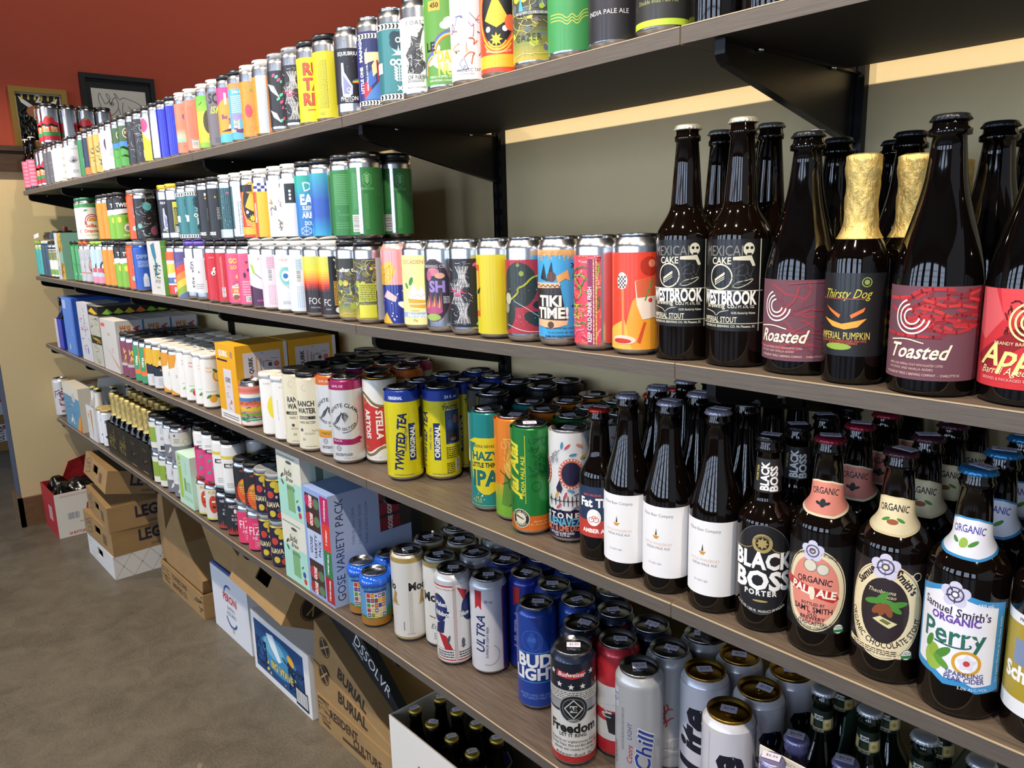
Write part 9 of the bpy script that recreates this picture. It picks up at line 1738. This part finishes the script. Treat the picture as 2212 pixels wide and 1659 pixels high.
# stack of trays
def s_leg(L): L.text('LEGION', 0.35, 0.62, 46, '#2c2a3a', bold=2, w=190); L.text('CHARLOTTE, NC', 0.35, 0.16, 11, '#3a3644', bold=1, w=96)
def f_leg1(L): L.rect(0.35, 0.22, 0.62, 0.66, '#7d5f3e'); L.fine(0.37, 0.24, 0.6, 0.64, 5, '#4a3c34')
def f_leg2(L): L.strokes(7, 4, ('#5a4a44',), 60, 3, -0.95, 0.05, -0.4, 0.95, 80)
f_leg = (f_leg1, f_leg2)
def s_lat(L): L.rect(-1, 0, 1, 1, '#d9d6d0'); [(L.line([(-1 + 0.5 * k, 0), (-0.5 + 0.5 * k, 1)], 3, '#b4b0aa'), L.line([(-0.5 + 0.5 * k, 0), (-1 + 0.5 * k, 1)], 3, '#b4b0aa')) for k in range(4)]; [L.ell(-0.75 + 0.5 * k, 0.5, 5, '#8a8680', n=3) for k in range(4)]
open_box('box_tray', 'white lattice-printed cardboard tray at the bottom of the stack', -3.145, -2.741, -0.042, 0.25, 0, 0.100, M_BOXC, right=s_lat, hole=True, col='#d6d3cd', front=lambda L: L.strokes(5, 3, ('#a8a49c',), 30, 2, -0.9, 0.1, -0.3, 0.9), lid=True)
for k, (z, dx, dy, rz) in enumerate(((0.1008, 0.0, 0.0, 0.02), (0.2066, 0.01, 0.01, -0.05))):
    open_box('box_tray', ('brown lettered cardboard tray resting on the white tray', 'brown lettered cardboard tray, second from the top of the stack')[k], -3.145 + dx, -2.741 + dx, -0.042 + dy, 0.25 + dy, z, 0.105, M_CARD, right=s_leg, front=f_leg, hole=True, rot=(0, 0, rz), lid=True)
open_box('box_tray', 'brown lettered cardboard tray tilted on top of the stack', -3.13, -2.73, -0.035, 0.235, 0.345, 0.095, M_CARD, right=s_leg, front=f_leg, hole=True, rot=(-0.22, 0.0, -0.04), lid=True)
# opened and crushed cartons
r = link('box_tray', None, None, (-2.37, 0.2, 0)); tag(r, 'low brown tray holding folded empty cartons', 'box')
b = MB(); b.box(-0.23, -0.10, 0, 0.23, -0.0955, 0.095); b.box(-0.23, 0.0955, 0, 0.23, 0.1, 0.095); b.box(-0.23, -0.0955, 0, -0.2255, 0.0955, 0.095); b.box(0.2255, -0.0955, 0, 0.23, 0.0955, 0.095); b.box(-0.2255, -0.0955, 0, 0.2255, 0.0955, 0.004); link('box_walls', b.mesh('box_walls', M_CARD), r)
face_print(r, 'front_print', 0.46, 0.095, (0, -0.1, 0), (1, 0, 0), (0, 0, 1), (0, -1, 0), lambda L: (L.text("TOWNE'S OWN", -0.1, 0.66, 20, '#4a3420', bold=2, w=170), L.text('BREWING CO.', -0.1, 0.3, 20, '#4a3420', bold=2, w=160), L.strokes(8, 3, ('#4a3420',), 22, 4, -0.95, 0.2, -0.6, 0.9), L.strokes(8, 5, ('#4a3420',), 22, 4, 0.6, 0.2, 0.95, 0.9)))
def wedge(label, pts, y0, y1, name='empty_carton'):
    x0 = min(p[0] for p in pts); z0 = min(p[1] for p in pts)
    r = link(name, None, None, (x0, y0, z0)); tag(r, label, 'box'); q = [(p[0] - x0, p[1] - z0) for p in pts]
    prism_part('panel', r, q, 0, 0.004, M_CARD); prism_part('panel', r, q, y1 - y0 - 0.004, y1 - y0, M_CARD)
    n = len(q)
    for i in range(n - 1):
        (ax, az), (bx_, bz) = q[i], q[(i + 1) % n]; d = math.hypot(bx_ - ax, bz - az); ox, oz = -(bz - az) / d * 0.004, (bx_ - ax) / d * 0.004
        prism_part('panel', r, [(ax, az), (bx_, bz), (bx_ + ox, bz + oz), (ax + ox, az + oz)], 0.004, y1 - y0 - 0.004, M_CARDIN if i % 2 else M_CARD)
    return r
wedge('empty brown carton folded to a peak inside the low tray', [(-2.55, 0.005), (-2.19, 0.005), (-2.16, 0.14), (-2.30, 0.25), (-2.38, 0.37), (-2.57, 0.20)], 0.112, 0.285)
wedge('empty brown carton squeezed between the tray stack and the low tray', [(-2.655, 0.0), (-2.615, 0.0), (-2.59, 0.20), (-2.585, 0.36), (-2.63, 0.38), (-2.68, 0.24)], 0.13, 0.30)
wedge('empty brown carton leaning back behind the white case', [(-2.14, 0.002), (-1.80, 0.002), (-1.73, 0.30), (-1.80, 0.40), (-2.2, 0.43), (-2.24, 0.34)], 0.328, 0.344) if False else None
r = wedge('tall brown carton leaning between the low tray and the white case', [(-2.08, 0.245), (-1.80, 0.245), (-1.78, 0.30), (-2.06, 0.425), (-2.22, 0.41)], 0.135, 0.30)
# white case, wave case, box with hand hole
def f_per(L): L.rect(-1, 0, 1, 1, '#d5d6da'); L.ring(-0.05, 0.66, 42, 9, '#31538c', 20, 60, 170); L.text('PERONI', 0.0, 0.62, 28, '#a82c38', bold=2, w=120); L.text('NASTRO', 0.02, 0.47, 13, '#2f4470', bold=1, w=66); L.text('AZZURRO', 0.02, 0.38, 13, '#2f4470', bold=1, w=80); L.ring(0.02, 0.38, 52, 10, '#31538c', 20, 200, 330); L.poly([(0.0, 0.1), (0.12, 0.1), (0.12, 0.2), (0.06, 0.15), (0.0, 0.2)], '#b8ad80')
r = open_box('beer_case', 'white bottle case with red and blue ribbon logo', -2.09, -1.775, 0.122, 0.31, 0, 0.238, M_BOXC, front=f_per, col='#d5d6da')
b = MB(); b.box(-0.153, -0.089, 0.238, 0.153, -0.085, 0.246); o = link('rim', b.mesh('rim', M_BOXC), r); o.color = rgba('#2c4c9a')
def f_wave(L):
    L.rect(-1, 0, 1, 1, '#d9d9d8'); L.rect(-0.9, 0.1, 0.82, 0.9, '#22487a'); L.ell(-0.05, 0.52, 125, '#3d86b0', 62); L.ell(-0.2, 0.62, 70, '#6aa9c4', 36); L.poly([(-0.45, 0.8), (-0.2, 0.84), (0.05, 0.5), (-0.05, 0.45), (-0.3, 0.62)], '#dfe8ec'); L.strokes(40, 4, ('#16305a', '#1c3a68', '#2a5a8a'), 40, 6, -0.88, 0.12, -0.5, 0.6, 80); L.strokes(30, 6, ('#16305a', '#1c3a68'), 40, 6, 0.3, 0.12, 0.8, 0.6, 80); L.ell(0.4, 0.66, 24, '#d9a838', 14, rot=-0.4); L.line(bend([(0.1, 0.6), (0.4, 0.52), (0.75, 0.56)], 2), 5, '#2a3a3a'); L.text('BIG WAVE', 0.05, 0.34, 24, '#c9b45a', bold=2, w=150); L.dots(14, 3, ('#d9b838',), 3, 6, -0.85, 0.15, 0.75, 0.4); L.rect(0.5, 0.05, 0.9, 0.34, '#1c2030'); L.bars(0.7, 0.2, 70, 44)
open_box('beer_case', 'white bottle case printed with a blue breaking wave', -1.712, -1.322, 0.105, 0.325, 0, 0.205, M_BOXC, front=f_wave, col='#d9d9d8', lid=True)
def emb(L, q, t, R_): L.ell(q, t, R_, '#33281e'); L.ring(q, t, R_ - 3, 1.6, '#9a7a4e'); [L.line([(q - dx, t - dy), (q + dx, t + dy)], 5, '#a8875a') for dx, dy in ((0.09, 0.2), (-0.09, 0.2))]
open_box('cardboard_box', 'brown box with hand hole tipped over on the wave case', -1.70, -1.34, 0.03, 0.25, 0.275, 0.130, M_CARD, hole=True, right=(lambda L: emb(L, -0.3, 0.5, 42), lambda L: L.rect(0.7, 0.3, 0.95, 0.7, '#33281e')), rot=(-0.5, 0.06, 0.0), lid=True)
# leaning trays right of the wave case
def sl_print(r, fn, W, H, org, slope, y): c_, s_ = math.cos(slope), math.sin(slope); face_print(r, 'front_print', W, H, org, (c_, 0, s_), (-s_, 0, c_), (0, -1, 0), fn)
def slab_tray(label, pts, y0, y1, fn, m, W, H, org, slope, name='box_tray'):
    r = link(name, None, None, (0, y0, 0)); tag(r, label, 'box'); prism_part('tray_body', r, pts, 0, y1 - y0, m); sl_print(r, fn, W, H, (org[0], 0, org[1]), slope, y0); return r
slab_tray('brown lettered tray lying flat under the leaning trays', [(-1.30, 0.0), (-0.905, 0.0), (-0.905, 0.098), (-1.30, 0.098)], 0.112, 0.31, lambda L: (L.text('RESIDENT', -0.25, 0.68, 26, '#3a2a1c', bold=2, w=150), L.text('CULTURE', 0.35, 0.42, 26, '#3a2a1c', bold=2, w=140), L.strokes(16, 3, ('#4a3826',), 30, 3, -0.95, 0.15, -0.65, 0.95), L.rect(-0.3, 0.2, 0.3, 0.3, '#4a3826')), M_CARD, 0.395, 0.098, (-1.1025, 0.0), 0.0)
bur = (lambda L: emb(L, -0.72, 0.55, 30), lambda L: L.text('BURIAL', 0.05, 0.3, 34, '#33281e', bold=2, w=150))
slab_tray('brown tray with round emblem leaning on the flat tray', [(-1.31, 0.0985), (-0.915, 0.0985), (-0.915, 0.125), (-1.31, 0.196)], 0.115, 0.305, bur, M_CARD, 0.39, 0.085, (-1.115, 0.112), -0.10)
slab_tray('brown tray with round emblem leaning higher up', [(-1.31, 0.1975), (-0.915, 0.1265), (-0.915, 0.152), (-1.29, 0.325)], 0.118, 0.305, bur, M_CARD, 0.39, 0.09, (-1.12, 0.172), -0.30)
slab_tray('black lettered cardboard sheet leaning against the trays', [(-1.30, 0.331), (-0.910, 0.1525), (-0.905, 0.168), (-1.24, 0.43), (-1.30, 0.42)], 0.16, 0.185, lambda L: (L.text('DSSOLVR', 0.05, 0.45, 32, '#d8d8d6', bold=0, w=250), L.text('BREWING', -0.25, 0.12, 9, '#b8b8b6', bold=1, w=60), L.star(-0.85, 0.55, 26, '#d8d8d6', 4, 0.4)), mat('black_printed_card', '#17181a', 0.6), 0.44, 0.075, (-1.088, 0.243), -0.51)
# bottle case with gold-capped bottles
def f_hb(L): L.rect(-1, 0, 1, 1, '#dedad2'); L.text('20 x 500 ml btls', 0.0, 0.66, 20, '#b83a34', bold=1, w=190); L.text('20 x 1 Pint 0.9 fl.oz.', 0.0, 0.5, 20, '#b83a34', bold=1, w=230); L.fine(-0.8, 0.2, -0.2, 0.34, 3, '#55585a')
def s_hb(L): L.text('Original', 0.0, 0.75, 26, '#9a3a34', bold=1, w=130)
open_box('bottle_case', 'white bottle case with red lettering holding gold-capped bottles', -0.875, -0.46, 0.09, 0.325, 0, 0.25, M_BOXC, front=f_hb, right=s_hb, col='#cfc8bb')
def n_hb(L): L.poly([(-0.9, 0.5), (0.0, 0.40), (0.9, 0.5), (0.7, 0.62), (-0.7, 0.62)], '#c9bfa0'); L.poly([(-0.8, 0.52), (0.0, 0.45), (0.8, 0.52), (0.6, 0.63), (-0.6, 0.63)], '#2a3a8a'); L.text('HB', 0, 0.56, 9, '#dfe2ee', bold=2)
for i, (x, y) in enumerate(((-0.834, 0.138), (-0.827, 0.207), (-0.758, 0.205), (-0.762, 0.135), (-0.690, 0.137), (-0.688, 0.207), (-0.616, 0.207), (-0.618, 0.138), (-0.76, 0.276), (-0.69, 0.277))):
    bottle('maine', (x, y, 0.0048), 'gold-capped dark bottle standing in the white case', cap='#b59a3c', price='$4.99', group='gold-capped bottles in the case', neck=('hb_n', n_hb, 145))
# cases stacked past the end wall
def s_ult(L): L.rect(-1, 0.36, 1, 1, '#d6d6d8'); L.rect(-1, 0, 1, 0.36, '#94703f'); L.poly([(-0.9, 0.42), (0.35, 0.42), (-0.2, 0.9)], '#b83040'); L.poly([(-0.6, 0.5), (0.1, 0.5), (-0.2, 0.8)], '#d6d6d8'); L.rect(0.0, 0.72, 0.35, 0.95, '#2a44a0'); L.text('ULTRA', 0.7, 0.66, 40, '#2a2c34', rot=86, bold=1, w=100); L.rect(0.8, 0.82, 0.98, 0.96, '#b83040')
for k in range(6):
    carton('beer_case', ('lowest white case in a brown tray past the end wall', 'second white case up in the stack past the end wall', 'third white case up in the stack past the end wall', 'fourth white case up in the stack past the end wall', 'fifth white case up in the stack past the end wall', 'topmost white case of the stack past the end wall')[k], -5.86, -5.46, -0.36, 0.045, 0.182 * k, 0.182 * k + 0.1815, '#94703f', None, s_ult, cat='box')
